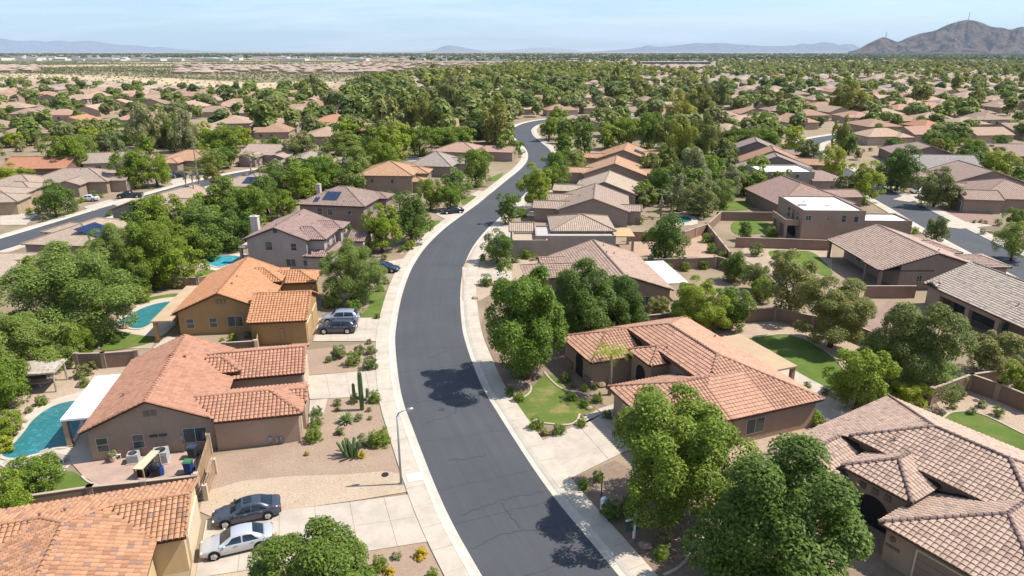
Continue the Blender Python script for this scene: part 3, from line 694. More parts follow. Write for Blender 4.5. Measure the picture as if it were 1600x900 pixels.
# ---------------------------------------------------------------- trees and plants
def crown_mesh(name, seed, ncl, nleaf, ls, mats, zs=.8, clump=(.24, .40), cut=-.92, droop=0.0, shell=.6):
    """leaves on lumpy clumps: clump centres fill an uneven ellipsoid, leaves sit on the outer, upper side of each clump"""
    r = np.random.default_rng(seed)
    d = r.normal(size=(ncl * 3, 3)); d /= np.linalg.norm(d, axis=1)[:, None]
    lob = 1 + .16 * np.sin(3 * np.arctan2(d[:, 1], d[:, 0]) + seed) + .10 * np.sin(5 * d[:, 2] + seed * 2)
    rad = r.random(ncl * 3) ** .36 * .80 * lob; c = d * rad[:, None]; c = c[c[:, 2] > cut * .8][:ncl]
    cr = r.uniform(*clump, len(c)); w = cr ** 2 * (1.15 + .45 * c[:, 2]); w /= w.sum()
    k = r.choice(len(c), nleaf, p=w)
    dd = r.normal(size=(nleaf, 3)); dd /= np.linalg.norm(dd, axis=1)[:, None]
    out = c[k] / (np.linalg.norm(c[k], axis=1)[:, None] + .15); dd = dd + out * .55 + np.array([0, 0, .35]); dd /= np.linalg.norm(dd, axis=1)[:, None]
    rr = cr[k] * (shell + (1.08 - shell) * r.random(nleaf) ** .6)
    pos = c[k] + dd * rr[:, None] * np.array([1, 1, .78]); pos[:, 2] -= droop * (np.hypot(pos[:, 0], pos[:, 1]) ** 2)
    pos += r.normal(size=pos.shape) * .012
    nrm = dd * .8 + np.array([0, 0, .45]) + r.normal(size=(nleaf, 3)) * .42; nrm /= np.linalg.norm(nrm, axis=1)[:, None]
    t = np.cross(nrm, r.normal(size=(nleaf, 3))); t /= np.linalg.norm(t, axis=1)[:, None]; b = np.cross(nrm, t)
    pos[:, :2] /= np.percentile(np.hypot(pos[:, 0], pos[:, 1]), 98.5); pos[:, 2] = (pos[:, 2] - np.percentile(pos[:, 2], .7)) / (np.percentile(pos[:, 2], 99.3) - np.percentile(pos[:, 2], .7)) * 2 - 1
    s = ls * r.uniform(.55, 1.3, nleaf)
    q = np.stack([pos - t * s[:, None], pos + b * (s * .5)[:, None], pos + t * s[:, None], pos - b * (s * .5)[:, None]], 1)
    q[:, :, 2] *= zs
    return np_mesh(name, q.reshape(-1, 3), np.arange(nleaf * 4).reshape(-1, 4), mats)
def trunk_mesh(name, seed, limbs=5, mat=None, lean=.06):
    """unit trunk: base at 0, crown centre at z=1"""
    r = random.Random(seed); m = MB()
    m.tube([(0, 0, -.02), (lean * .4, 0, .25), (lean, lean * .5, .55)], [.075, .055, .045], 8)
    for k in range(limbs):
        a = 2 * math.pi * k / limbs + r.uniform(-.4, .4); ln = r.uniform(.28, .5)
        m.tube([(lean * .8, lean * .4, .45 + .05 * r.random()), (lean + ln * .5 * math.cos(a), ln * .5 * math.sin(a), .72), (lean + ln * math.cos(a), ln * math.sin(a), 1.0 + r.uniform(-.05, .15))], [.034, .022, .010], 6)
    return m.mesh(name, mat or M['bark'], True)
KIND = {  # leaf, zs, clump range, clumps, droop
 'broad': ('broad', .85, (.15, .28), 70, 0), 'lime': ('lime', .85, (.15, .27), 62, 0), 'dark': ('dark', .95, (.16, .28), 74, 0), 'mesq': ('mesq', .62, (.12, .24), 96, .15),
 'olive': ('olive', .85, (.13, .26), 70, 0), 'euc': ('euc', 1.0, (.16, .30), 46, 0), 'grey': ('grey', .95, (.12, .26), 60, .3), 'gold': ('gold', 1.0, (.16, .30), 50, 0)}
CROWN, TRUNK = {}, [trunk_mesh('trunk', s, 4 + s % 3) for s in range(4)]
TRUNKM = TRUNK
def crown_for(kind, lod, var):
    key = (kind, lod, var)
    if key not in CROWN:
        leaf, zs, cl, nc, dr = KIND[kind]
        nl, ls = {0: (46000, .0255), 1: (11000, .044), 2: (2200, .092), 3: (520, .165)}[lod]
        if kind == 'mesq': nl, ls = int(nl * 1.2), ls * .85
        CROWN[key] = crown_mesh('crown', hash((len(CROWN), var)) % 9999 + 11 * lod, nc if lod < 2 else nc // 2 if lod == 2 else nc // 3, nl, ls, LEAF[leaf], zs, cl if lod < 2 else (cl[0] * 1.3, cl[1] * 1.3), droop=dr)
    return CROWN[key]
RT = random.Random(77); NTREE = [0]
def tree_at(x, y, zc, wm, hm, kind, label, group=None, cat='tree', lod=None, name=None, var=None, single=False):
    d = depth(x, y, zc); pxw = wm * F / d
    if lod is None: lod = 0 if pxw > 96 else 1 if pxw > 42 else 2 if pxw > 18 else 3
    nm = name or {'mesq': 'mesquite_tree', 'euc': 'eucalyptus_tree', 'olive': 'olive_tree', 'grey': 'pepper_tree'}.get(kind, 'shade_tree')
    root = thing(nm, label, cat, (x, y, 0), RT.uniform(0, 6.28), group)
    v = RT.randrange((2 if kind == 'broad' else 1, 2, 3, 3)[lod]) if var is None else var
    c = link('crown', crown_for(kind, lod, v), root, (0, 0, zc)); zs = KIND[kind][1]; c.scale = (wm / 2, wm / 2 * RT.uniform(.92, 1.08), hm / 2 / zs)
    t = link('trunk', TRUNKM[RT.randrange(4)], root); t.scale = (zc * .8 + wm * .1,) * 2 + (zc,)
    NTREE[0] += 1; return root
def tree(kind, cx, cy, w, label, ratio=.8, clear=1.2, group=None, cat='tree', **k):
    """crown centre at pixel (cx, cy), w pixels across"""
    wm = 6.0
    for _ in range(5):
        hm = wm * ratio; zc = clear + hm / 2; x, y = at(cx, cy, zc); wm = w * depth(x, y, zc) / F
    return tree_at(x, y, zc, wm, hm, kind, label, group, cat, **k)
SHR = {}
def shrub_mesh(kind, lod):
    key = (kind, lod)
    if key not in SHR:
        n, ls = ((2600, .085), (520, .17), (160, .3))[lod]
        if kind == 'ball': SHR[key] = crown_mesh('shrub', 5 + lod, 90, n + 900 * (lod == 0), ls * .8, LEAF['broad'], .9, (.16, .22), -.8)
        elif kind == 'darkball': SHR[key] = crown_mesh('shrub', 15 + lod, 70, n, ls * .8, LEAF['dark'], .9, (.16, .24), -.8)
        elif kind == 'loose': SHR[key] = crown_mesh('shrub', 25 + lod, 26, n, ls, LEAF['olive'], .85, (.22, .40), -.8)
        elif kind == 'limeball': SHR[key] = crown_mesh('shrub', 35 + lod, 40, n, ls, LEAF['lime'], .85, (.2, .34), -.8)
        elif kind == 'greyball': SHR[key] = crown_mesh('shrub', 45 + lod, 40, n, ls, LEAF['grey'], .8, (.2, .34), -.8)
        elif kind == 'yellow': SHR[key] = crown_mesh('shrub', 55 + lod, 40, n, ls, [LEAF['yellow']], .85, (.2, .3), -.8)
    return SHR[key]
def shrub(kind, cx, cy, w, label, group=None, ratio=.8, name='shrub'):
    wm = 1.2
    for _ in range(4):
        hm = wm * ratio; x, y = at(cx, cy, hm * .45); wm = w * depth(x, y, .5) / F
    lod = 0 if w > 16 else 1 if w > 8 else 2
    o = link(name, shrub_mesh(kind, lod), None, (x, y, hm * .43), RT.uniform(0, 6.28)); o.scale = (wm / 2, wm / 2 * RT.uniform(.9, 1.1), hm / 2 / .85)
    return tag(o, label, 'shrub', group)
def palm(px, py, h, label, spread=2.2, fan=False, group=None, nf=16, seed=1):
    """palm with its foot at pixel (px, py)"""
    r = random.Random(seed); x, y = at(px, py); root = thing('palm_tree', label, 'palm tree', (x, y, 0), 0, group)
    m = MB(); m.tube([(0, 0, 0), (.05, .02, h * .5), (.0, .05, h)], [.20, .15, .13], 9); m.build('trunk', M['bark_pale'], root, True)
    mat = LEAF['lime'] if not fan else LEAF['olive']
    fm = MB()
    for k in range(nf):
        f = MB() if nf <= 16 and not fan else fm
        a = 2 * math.pi * k / nf + r.uniform(-.2, .2); up = r.uniform(.3, 1.25); L = spread * r.uniform(.85, 1.1); D = Vector((math.cos(a), math.sin(a), 0)); pts = []
        for i in range(9):
            t = i / 8; el = up - t * (1.7 if not fan else .9); pts.append((pts[-1] if pts else Vector((0, 0, h))) + (D * math.cos(el) + Vector((0, 0, 1)) * math.sin(el)) * L / 8)
        side = Vector((-D.y, D.x, 0))
        if not fan:
            for i in range(1, 9):
                for q in range(2):
                    p = pts[i - 1].lerp(pts[i], q / 2); ww = .55 * math.sin(math.pi * (.12 + .85 * i / 9)) + .08
                    for s in (-1, 1): tip = p + side * s * ww + D * .22 - Vector((0, 0, .22 + .1 * r.random())); f.face([p - D * .03, p + D * .05, tip])
        else:
            c = pts[5]
            for j in range(9):
                b = -1.2 + 2.4 * j / 8; dr = (D * math.cos(b) + side * math.sin(b)); tip = c + dr * .75 - Vector((0, 0, .15)); f.face([c, c + dr.cross(Vector((0, 0, 1))) * .05 + dr * .4, tip, c - dr.cross(Vector((0, 0, 1))) * .05 + dr * .4])
            f.face([pts[0], pts[0] + side * .03, c])
        if not fan and nf <= 16: f.build('frond', mat, root)
    if fan or nf > 16:
        fm.build('crown', mat, root)
        sk = MB(); rr = np.random.default_rng(seed)
        for k in range(40): a = rr.uniform(0, 6.28); z = h - rr.uniform(.2, 1.3); p = Vector((.15 * math.cos(a), .15 * math.sin(a), z)); q = p + Vector((.35 * math.cos(a), .35 * math.sin(a), -.5)); sd_ = Vector((-math.sin(a), math.cos(a), 0)) * .14; sk.face([p, q + sd_, q - sd_])
        sk.build('dead_fronds', M['wood_old'], root)
    return root
def agave(px, py, w, label, n=26, kind='agave', up=.6, group=None, seed=1, name='agave'):
    r = random.Random(seed); x, y = at(px, py); R = w * depth(x, y) / F / 2; root = thing(name, label, 'succulent', (x, y, 0), 0, group); me = None
    for k in range(n):
        f = MB(); t = k / n; el = .15 + 1.25 * t; L = R * r.uniform(.85, 1.15); a = k * 2.4
        D = Vector((math.cos(a), math.sin(a), 0)); s = Vector((-D.y, D.x, 0)) * R * .10; p0 = Vector((0, 0, .05)); p1 = p0 + (D * math.cos(el) + Vector((0, 0, math.sin(el)))) * L * .55; p2 = p0 + (D * math.cos(el) + Vector((0, 0, math.sin(el) * .95))) * L
        u = Vector((0, 0, R * .04))
        f.face([p0 - s * .6, p0 + s * .6, p1 + s + u, p1 - u]); f.face([p0 - s * .6, p1 - u, p1 - s + u, p0 - s * .7]); f.face([p1 - u, p1 + s + u, p2]); f.face([p1 - s + u, p1 - u, p2])
        f.build('leaf', LEAF[kind], root)
    return root
def ribbed(m, path, rad, n=14):
    path = [Vector(p) for p in path]; i0 = len(m.v)
    for i, p in enumerate(path):
        d = (path[min(i + 1, len(path) - 1)] - path[max(i - 1, 0)]).normalized(); u = Vector((1, 0, 0)) if abs(d.z) > .7 else Vector((0, 0, 1)); u = (u - d * u.dot(d)).normalized(); w = d.cross(u)
        for k in range(n * 2):
            rr = rad[i] * (1 if k % 2 else .80); a = math.pi * k / n; m.v.append(tuple(p + (u * math.cos(a) + w * math.sin(a)) * rr))
    q = n * 2
    for i in range(len(path) - 1):
        for k in range(q): m.f.append((i0 + i * q + k, i0 + i * q + (k + 1) % q, i0 + (i + 1) * q + (k + 1) % q, i0 + (i + 1) * q + k)); m.uv.append([(0, 0)] * 4); m.m.append(0)
    m.f.append(tuple(i0 + (len(path) - 1) * q + k for k in range(q))); m.uv.append([(0, 0)] * q); m.m.append(0)
M['cactus'] = m_plain('cactus_skin', (.10, .155, .055), .7, .3, 0, .2, 4)
def saguaro(px, py, h, label):
    x, y = at(px, py); root = thing('saguaro_cactus', label, 'cactus', (x, y, 0), 0)
    m = MB(); ribbed(m, [(0, 0, 0), (0, 0, h * .3), (0, 0, h * .7), (0, 0, h * .94), (0, 0, h * .985), (0, 0, h)], [.19, .23, .23, .20, .13, .04]); m.build('trunk', M['cactus'], root)
    for s, z0, z1, o in ((-1, .30, .70, .66), (1, .27, .58, .62)):
        m = MB(); ribbed(m, [(s * .1, 0, h * z0), (s * o * .7, -.05 * s, h * z0 + .05), (s * o, -.05, h * (z0 + .08)), (s * o * 1.03, -.05, h * z1 * .95), (s * o * 1.03, -.05, h * z1)], [.13, .16, .17, .15, .05], 9); m.build('arm', M['cactus'], root)
    return root
def organ(px, py, h, n, label, seed=3, spread=.9, lean=.25):
    r = random.Random(seed); x, y = at(px, py); root = thing('organ_pipe_cactus', label, 'cactus', (x, y, 0), 0)
    for k in range(n):
        a = k * 2.4; d = spread * math.sqrt(k / n); hh = h * r.uniform(.6, 1.05) * (1 - .35 * k / n); b = Vector((d * math.cos(a) * .5, d * math.sin(a) * .5, 0)); t = b + Vector((math.cos(a) * lean * d * 2, math.sin(a) * lean * d * 2, hh))
        m = MB(); ribbed(m, [b, b.lerp(t, .4), b.lerp(t, .93), t], [.10, .11, .09, .03], 7); m.build('stem', M['cactus'], root)
    return root
def boulder(px, py, w, label, seed=0, group=None, mat=None, flat=.65):
    x, y = at(px, py); R = w * depth(x, y) / F / 2; m = MB(); m.blob((0, 0, R * .4), R, seed, .16, 9, 6, (1, .8, flat)); o = m.build('boulder', mat or M['rock'], None, loc=(x, y, 0)); return tag(o, label, 'boulder', group)
# ---------------------------------------------------------------- the houses by the street
TAUPE, OCHRE, LAV, BRWN = (.38, .275, .195), (.40, .245, .105), (.40, .34, .31), (.25, .175, .14)
def bl(org, head, x, y):
    a = math.radians(head); return (org[0] + x * math.cos(a) - y * math.sin(a), org[1] + x * math.sin(a) + y * math.cos(a))
# bottom left, terracotta tiles close up
o = at(305, 750, 3.0)
house('house', 'orange tile-roofed house cut by the bottom left corner, beside the two parked sedans', o, 17,
      [WG(-12.4, 0.2, -6.67, 0, 'x', 'gg', .32, 3.0), WG(-12.2, -1.55, -17.5, 0, 'y', 'hh', .32, 3.0), WG(-8, 1.2, -17, -11.5, 'x', 'gg', .32, 2.95)], (.62, .47, .27), (.48, .25, .138), single=300, vr=1.7, odd=(.24, .165, .145),
      garages=[(.06, -3.3, 0, 4.4, 2.2, (.62, .50, .34))], wins=[(-12, -5, 180, 1.4, 1.2, 1.6)], vents=3)
# gabled house with white patio roof
CO, CH = at(146.7, 721), 12
def c_extra(r):
    patio(r, -3.0, -.3, 2.6, 11.2, 2.9, M['white'], [(-2.8, 2.95), (-2.8, 7), (-2.8, 10.9)], wall=TAUPE)
    m = MB(); m.box(-.02, .02, -.02, .02, 0, .02)
    for k, x in enumerate((4.75, 5.32)):
        v = MB(); v.box(x - .25, x + .25, -.02, .04, 3.75, 4.35)
        for j in range(5): v.box(x - .22, x + .22, -.06, -.02, 3.8 + j * .11, 3.86 + j * .11)
        v.build('gable_vent', m_plain('vent_slats', (.26, .20, .16), .8), r)
    for dx_ in (5.0, 5.75): v = MB(); v.box(dx_ - .32, dx_ + .32, -.06, .05, 1.75, 2.0); v.build('window', M['glass'], r)
    for (x, z, w_, h_) in ((7.05, 1.25, .28, .42), (7.15, .6, .2, .28), (14.3, .5, .3, .35), (14.9, .3, .2, .45), (15.3, .45, .16, .3)): v = MB(); v.box(x, x + w_, -.16 - (.41 if x > 10 else 0), .05 - (.41 if x > 10 else 0), z, z + h_); v.tube([(x + w_ / 2, -.1 - (.41 if x > 10 else 0), 0), (x + w_ / 2, -.1 - (.41 if x > 10 else 0), z)], .04, 6); v.build('utility_box', M['steel'] if x > 10 else m_stucco((.42, .33, .26)), r)
    v = MB(); v.prism([(10.55, 8.1), (10.95, 8.1), (10.95, 11.9), (10.55, 11.9)], 0, 3.35); v.build('entry_wall', m_stucco((.62, .53, .40)), r)
    for px_, py_, s in ((8.0, 6.2, 0), (2.2, 8.5, 0), (3.2, 12, 0)): pass
house('house', 'taupe gabled house with orange tile roof and white patio roof by the pool', CO, CH,
      [WG(-.45, 10.4, -.42, 13.9, 'y', 'gg', .44, 3.0, og=.4), WG(6, 17.45, -.87, 5.1, 'x', 'gh', .36, 3.0, cut=[(2.97, 2.23, 28.35)], wall=(10.05, 17.0, -.42, 4.65)), WG(4.5, 17.0, 7.4, 14.6, 'x', 'gg', .36, 2.98), WG(4, 11.0, 7.95, 12.0, 'x', 'gh', .42, 3.5), WG(15.2, 17.6, 1.3, 4.4, 'x', 'gg', .36, 3.0)],
      TAUPE, (.46, .235, .150), odd=(.30, .18, .14), vents=4,
      wins=[(.95, .015, -90, .85, 1.25, 1.5, 'hung'), (3.75, .015, -90, .85, 1.25, 1.5, 'hung'), (8.3, .015, -90, 1.85, 1.35, 1.55, 'slide')], garages=[(17.02, 2.3, 0, 2.6, 2.2, (.52, .42, .32)), (16.78, 11, 0, 4.8, 2.2, (.52, .42, .32))], extra=c_extra)
# ochre house
EO, EH = at(282, 530), 7
def e_extra(r):
    patio(r, -2.7, -.4, -.9, 12.2, 2.8, M['tanroof'], [(-2.35, -.5), (-2.35, 6), (-2.35, 11.8)], wall=OCHRE)
    for x in (4.35, 4.8, 5.25): v = MB(); v.box(x - .17, x + .17, 1.05, 1.17, 4.0, 4.5); v.build('gable_vent', m_plain('vent_slats_o', (.30, .19, .09), .8), r)
    v = MB(); v.box(12.4, 12.95, -3.08, -2.9, .6, 2.0); v.build('utility_box', m_plain('ubox', (.33, .22, .13), .7), r)
    arch(r, 9.96, 13, 0, 1.9, 2.6); 
house('house', 'ochre stucco house with orange tile roof and tan patio roof', EO, EH,
      [WG(-.75, 10.3, .85, 16.1, 'y', 'gg', .43, 3.0, og=.35), WG(8.95, 15.7, -3.45, 5.95, 'x', 'gg', .43, 3.0), WG(4, 10.4, 10.0, 15.9, 'x', 'gh', .40, 3.55), WG(8, 14.7, 10.9, 16.05, 'x', 'gh', .40, 3.0)],
      OCHRE, (.54, .265, .135), odd=(.40, .20, .11), vents=3, wins=[(1.0, 1.21, -90, .85, 1.2, 1.5, 'hung'), (3.7, 1.21, -90, .85, 1.2, 1.5, 'hung'), (6.3, 1.21, -90, 1.75, 1.3, 1.55, 'slide')],
      garages=[(15.5, -.9, 0, 2.7, 2.2, (.45, .28, .13)), (15.5, 3.2, 0, 2.7, 2.2, (.45, .28, .13))], extra=e_extra)
# lavender two-storey
FO, FH = at(378, 410), -4
def f_extra(r):
    chimney(r, 3.0, .2, 7.7, (.55, .48, .44), 1.2, .9); patio(r, .2, 3.2, -1.0, 4.5, 2.9, m_plain('beige_patio', (.46, .38, .30), .8), [(.5, -.7), (.5, 4.2)], wall=LAV)
    v = MB(); v.box(7.9, 8.5, -4.46, -4.38, 6.3, 6.9); v.build('gable_vent', M['screen'], r)
house('house', 'two-storey grey-lavender house with mauve tile roof and white chimney', FO, FH,
      [WG(3.0, 13.4, -4.75, 8.1, 'y', 'gg', .38, 5.2, og=.35), WG(11, 15.9, -3.9, 2.6, 'x', 'gh', .38, 5.18), WG(11.5, 16.4, 3.0, 7.4, 'x', 'gh', .38, 5.16), WG(12.5, 17.2, -5.3, 3.0, 'y', 'hh', .36, 2.8), WG(14, 19.5, 4, 10, 'x', 'gg', .36, 2.8)],
      LAV, (.345, .235, .20), odd=(.22, .15, .14), wins=[(6.9, -4.41, -90, 1.1, 1.3, 4.2, 'plain'), (10.9, -4.41, -90, .85, 1.1, 4.1, 'hung'), (10.2, -4.41, -90, 1.5, 1.2, 1.5, 'slide'), (12.5, -4.41, -90, .6, .9, 1.5, 'plain'), (15.47, -1.7, 0, 1.0, 1.4, 4.0, 'hung'), (15.47, 1.0, 0, 1.0, 1.4, 4.0, 'hung'), (15.98, 5.2, 0, 1.2, 1.7, 4.0, 'hung')], garages=[(19.3, 7, 0, 4.6, 2.2)], vents=2, extra=f_extra)
GO, GH = at(563, 358.7), -10
def g_extra(r): solar(r, GW, 0, 4.6, 1.6, 3, 2, 1.0, 1.5); solar(r, GW, 0, 3.0, .9, 1, 1); chimney(r, -10.8, 6, 7.4, (.5, .44, .38), .8, .8)
GW = WG(-11.4, 2.4, -2.9, 9.5, 'x', 'hh', .40, 5.2)
house('house', 'two-storey brown house with a few solar panels on its hipped roof', GO, GH, [GW, WG(-.5, 4.0, 5.0, 9.6, 'x', 'gh', .36, 5.15), WG(1.5, 5.5, -1.5, 5, 'y', 'hh', .36, 2.8)], (.28, .20, .165), (.34, .245, .20), odd=(.22, .16, .14),
      wins=[(-6.9, -2.47, -90, 1.0, 1.2, 3.9, 'hung'), (-4.8, -2.47, -90, 1.0, 1.2, 3.9, 'hung'), (-.9, -2.47, -90, .7, .7, 3.9, 'plain'), (1.97, 0, 0, 1.2, 1.2, 3.9), (1.97, 3, 0, 1.2, 1.2, 3.9)], vents=2, extra=g_extra)
# right: salmon tile roof
DO, DH = at(950.8, 605, 3.0), 21
DW = (.36, .255, .185)
def d_extra(r):
    patio(r, 17.3, 20.3, -2.5, 6.4, 2.85, M['tanroof'], [(20.0, -2.2), (20.0, 2), (20.0, 6.1)], wall=DW)
    arch(r, 1.27, 8.7, 180, 1.7, 2.6); arch(r, 5.46, 3.2, 180, 1.7, 2.9)
    for y0_, y1_ in ((5.4, 7.2), (10.2, 12.1)): v = MB(); v.box(1.05, 1.30, y0_, y1_, 0, .8); v.build('stone_base', m_plain('stone_veneer', (.24, .17, .12), .9, .1, 0, .4, 4), r)
house('house', 'wide salmon tile-roofed house with a tan patio roof, right of the street', DO, DH,
      [WG(3.4, 17.2, -9.2, 12.8, 'y', 'hh', .385, 3.0, cut=[(1, 0, 7.0)], wall=(7.6, 16.75, -8.75, 12.35)), WG(0, 11.5, -9.15, 0.1, 'x', 'hg', .385, 2.99), WG(.85, 9, 5.2, 12.7, 'x', 'hg', .385, 2.985), WG(5.2, 11, 1.1, 5.4, 'x', 'hg', .42, 3.75, oh=.3)],
      DW, (.52, .295, .195), odd=(.38, .20, .13), capc=(.36, .20, .13), wins=[(10.0, -8.76, -90, 1.9, 1.4, 1.6, 'slide')], garages=[(.43, -4.6, 180, 4.8, 2.2, (.33, .23, .16))], vents=2, extra=d_extra)
# bottom right, brown-pink tiles close up
BO, BH = at(1372, 815.6, 3.0), 32
BW = (.37, .27, .20)
def b_extra(r):
    arch(r, 3.26, 2.2, 180, 2.6, 2.4)
    for k in range(3): v = MB(); v.box(3.22, 3.35, 1.0 + k * .95, 1.45 + k * .95, 2.62, 3.07); v.build('window', M['glass'], r)
    v = MB(); v.tube([(.44, -.95, 2.05), (.36, -.95, 2.05)], .2, 16); v.build('wall_plaque', m_plain('bronze', (.16, .11, .07), .5), r)
    for k in range(5): v = MB(); v.box(.40, .44, -1.5 + k * .2, -1.37 + k * .2, 1.35, 1.55); v.build('house_number', m_plain('bronze', (.16, .11, .07), .5), r)
house('house', 'house with close-up brown-pink roof tiles in the bottom right corner', BO, BH,
      [WG(2.9, 17.9, -10.3, 9.8, 'y', 'hh', .385, 3.0, cut=[(1, 0, 6.2)], wall=(6.8, 17.45, -9.85, 9.35)), WG(0, 12, -10.4, 0, 'x', 'hg', .37, 2.99), WG(-.4, 12, 4.3, 9.7, 'x', 'hg', .385, 2.985), WG(3.0, 11, -.5, 4.9, 'x', 'hg', .42, 3.6, oh=.3), WG(8, 19.5, -22, -8, 'y', 'hh', .37, 2.98)],
      BW, (.50, .35, .262), low=True, vr=1.25, single=300, odd=(.27, .19, .16), capc=(.24, .16, .135), garages=[(.43, -5.2, 180, 5.2, 2.3, (.25, .19, .145))], vents=5, extra=b_extra)
# the row north of it along the right side of the street
def row(label, org, head, wings, wall, roofc, tiles='none', **k): return house('house', label, org, head, wings, wall, roofc, tiles, **k)
R1 = (14.7, 85.3)
def r1x(r): patio(r, 7.2, 10.2, 3.0, 13.6, 2.75, m_plain('pale_metal_patio', (.60, .63, .62), .5, .3), [(9.9, 3.3), (9.9, 13)], wall=BRWN)
row('brown ribbed tile-roofed house with a pale metal patio roof behind the big street trees', R1, 7, [WG(-7.0, 6.8, -.5, 17, 'y', 'gg', .34, 3.0), WG(-12, 0, 6.5, 13, 'x', 'hg', .34, 2.98), WG(-9, 0, 11, 17.4, 'x', 'gg', .32, 2.7)], (.30, .205, .155), (.43, .30, .225), tiles='join', low=True, vents=4, extra=r1x, wins=[(3, -.28, -90, 1.4, 1.2, 1.6)])
def r2x(r):
    patio(r, 13.9, 17.2, 2.0, 7.6, 2.9, m_plain('wood_deck_roof', (.48, .31, .16), .8), [(16.9, 2.3), (16.9, 7.3)], wall=(.35, .28, .22))
    v = MB(); v.box(5.2, 6.2, -.75, 0, .25, 1.0); v.build('air_conditioner', M['metal'], r)
row('grey-beige house with flat parapet front and a tan hipped roof above', (4.0, 112), 0, [WG(0, 13.6, 0, 7.5, flat=True, ez=3.5, fm=m_plain('grey_roof', (.42, .38, .34), .9)), WG(2.6, 14.0, 2.4, 13.5, 'x', 'hh', .30, 3.75), WG(-4, 2, -1, 4.5, flat=True, ez=3.0, fm=m_plain('tan_roof', (.40, .31, .22), .9)), WG(-4.5, 0, 5, 11, 'x', 'gg', .3, 3.0)], (.35, .29, .24), (.42, .315, .235), vents=3, extra=r2x)
row('house with long tan gable roof, third up from the street trees', (8.8, 133.8), -8, [WG(0, 14.6, 0, 16.5, 'y', 'gg', .35, 3.0), WG(-5, 5, 2.0, 8.2, 'x', 'gg', .3, 2.9), WG(-3, 3, 9, 15.5, 'x', 'gg', .3, 2.9), WG(12, 17, 2, 7, 'x', 'gg', .3, 2.85)], (.30, .235, .19), (.375, .28, .215), vents=3, wins=[(4, .18, -90, 1.2, 1, 1.6)])
row('pale tan gable-roofed house in the middle of the right row', (13.2, 151.8), -12, [WG(0, 14.8, 0, 15.5, 'y', 'gg', .36, 3.0), WG(-4.5, 4, 2, 8, 'x', 'gg', .3, 2.95), WG(12, 17.5, 4, 9, 'x', 'gg', .28, 2.9)], (.31, .25, .20), (.46, .36, .265), vents=2)
row('orange-tan gable-roofed house, second from the far end of the right row', (18.0, 175.8), -10, [WG(0, 16.5, 0, 15, 'y', 'gg', .36, 3.0), WG(-4.5, 4, 3, 9, 'x', 'gg', .3, 2.95), WG(13, 19, 5, 10, 'x', 'gg', .3, 2.9)], (.32, .24, .18), (.48, .295, .18), vents=2)
def r6x(r): solar(r, WG(0, 16, 0, 18, 'y', 'gg', .36, 3.0), 1, 5.5, 2.2, 4, 2, 1.1, 1.7)
row('orange tile-roofed house with blue solar panels at the far end of the right row', (24.5, 202), -13, [WG(0, 16, 0, 18, 'y', 'gg', .36, 3.0), WG(-4, 4, 3, 9, 'x', 'gg', .3, 2.95), WG(12, 18, 9, 16, 'x', 'gg', .32, 2.9)], (.32, .24, .18), (.47, .265, .155), extra=r6x, vents=2)
row('tan house with front gable inside the far bend of the street', (20, 300), 8, [WG(0, 20, 0, 16, 'y', 'gg', .3, 3.0), WG(-3, 9, -6, 3, 'x', 'hg', .3, 2.9)], (.33, .26, .20), (.46, .35, .25))
# right: houses whose backs face us along the second street
def s1x(r):
    for x, y in ((-7.7, .3), (-7.7, 4.3), (-7.6, 16.5)): b = MB(); b.box(x - .2, x + .2, y - .2, y + .2, 0, 2.9); b.build('post', m_stucco(BRWN), r)
    for y in (1.2, 5.5): arch(r, -4.86, y + 1, 180, 2.6, 2.5, 'patio_opening')
row('brown house with covered back porch and ribbed roof facing the round lawn', (61.3, 94.3), 1, [WG(-7.9, 8, 0, 17, 'y', 'gg', .32, 3.0, oh=3.0), WG(-8.1, 0, .2, 5.2, 'x', 'hg', .30, 2.95, walls=False), WG(4, 12.5, 1.5, 8, 'x', 'gh', .30, 2.9), WG(5, 10, 9, 16.4, 'x', 'gh', .3, 2.9)], (.31, .235, .185), (.45, .32, .25), tiles='join', low=True, vents=2, wins=[(-4.87, 12, 180, 1.6, 1.3, 1.5), (-2, .2, -90, .8, .9, 1.7)], extra=s1x)
def s2x(r):
    b = MB(); b.box(-5.6, -5.1, -12, -1.5, 2.2, 2.9); b.build('porch_beam', m_stucco((.36, .27, .21)), r)
    for y in (-11.5, -6.8, -1.7): b = MB(); b.box(-5.65, -5.05, y - .3, y + .3, 0, 2.9); b.build('post', m_stucco((.36, .27, .21)), r)
    v = MB(); v.box(-3.42, -3.38, -11, -2.2, .1, 2.3); v.build('patio_doors', M['glass'], r)
row('house with pale grey-tan ribbed roof and deep back porch at the right edge', (62.4, 88.5), 8, [WG(-6, 7.5, -26, .8, 'y', 'gg', .40, 3.0, oh=2.6), WG(-5.9, 2, -1.9, .75, 'x', 'gg', .40, 2.98)], (.36, .27, .21), (.50, .405, .325), tiles='join', low=True, vents=4, wins=[(-5.48, -.6, 180, .7, 1.3, 1.6, 'plain')], extra=s2x)
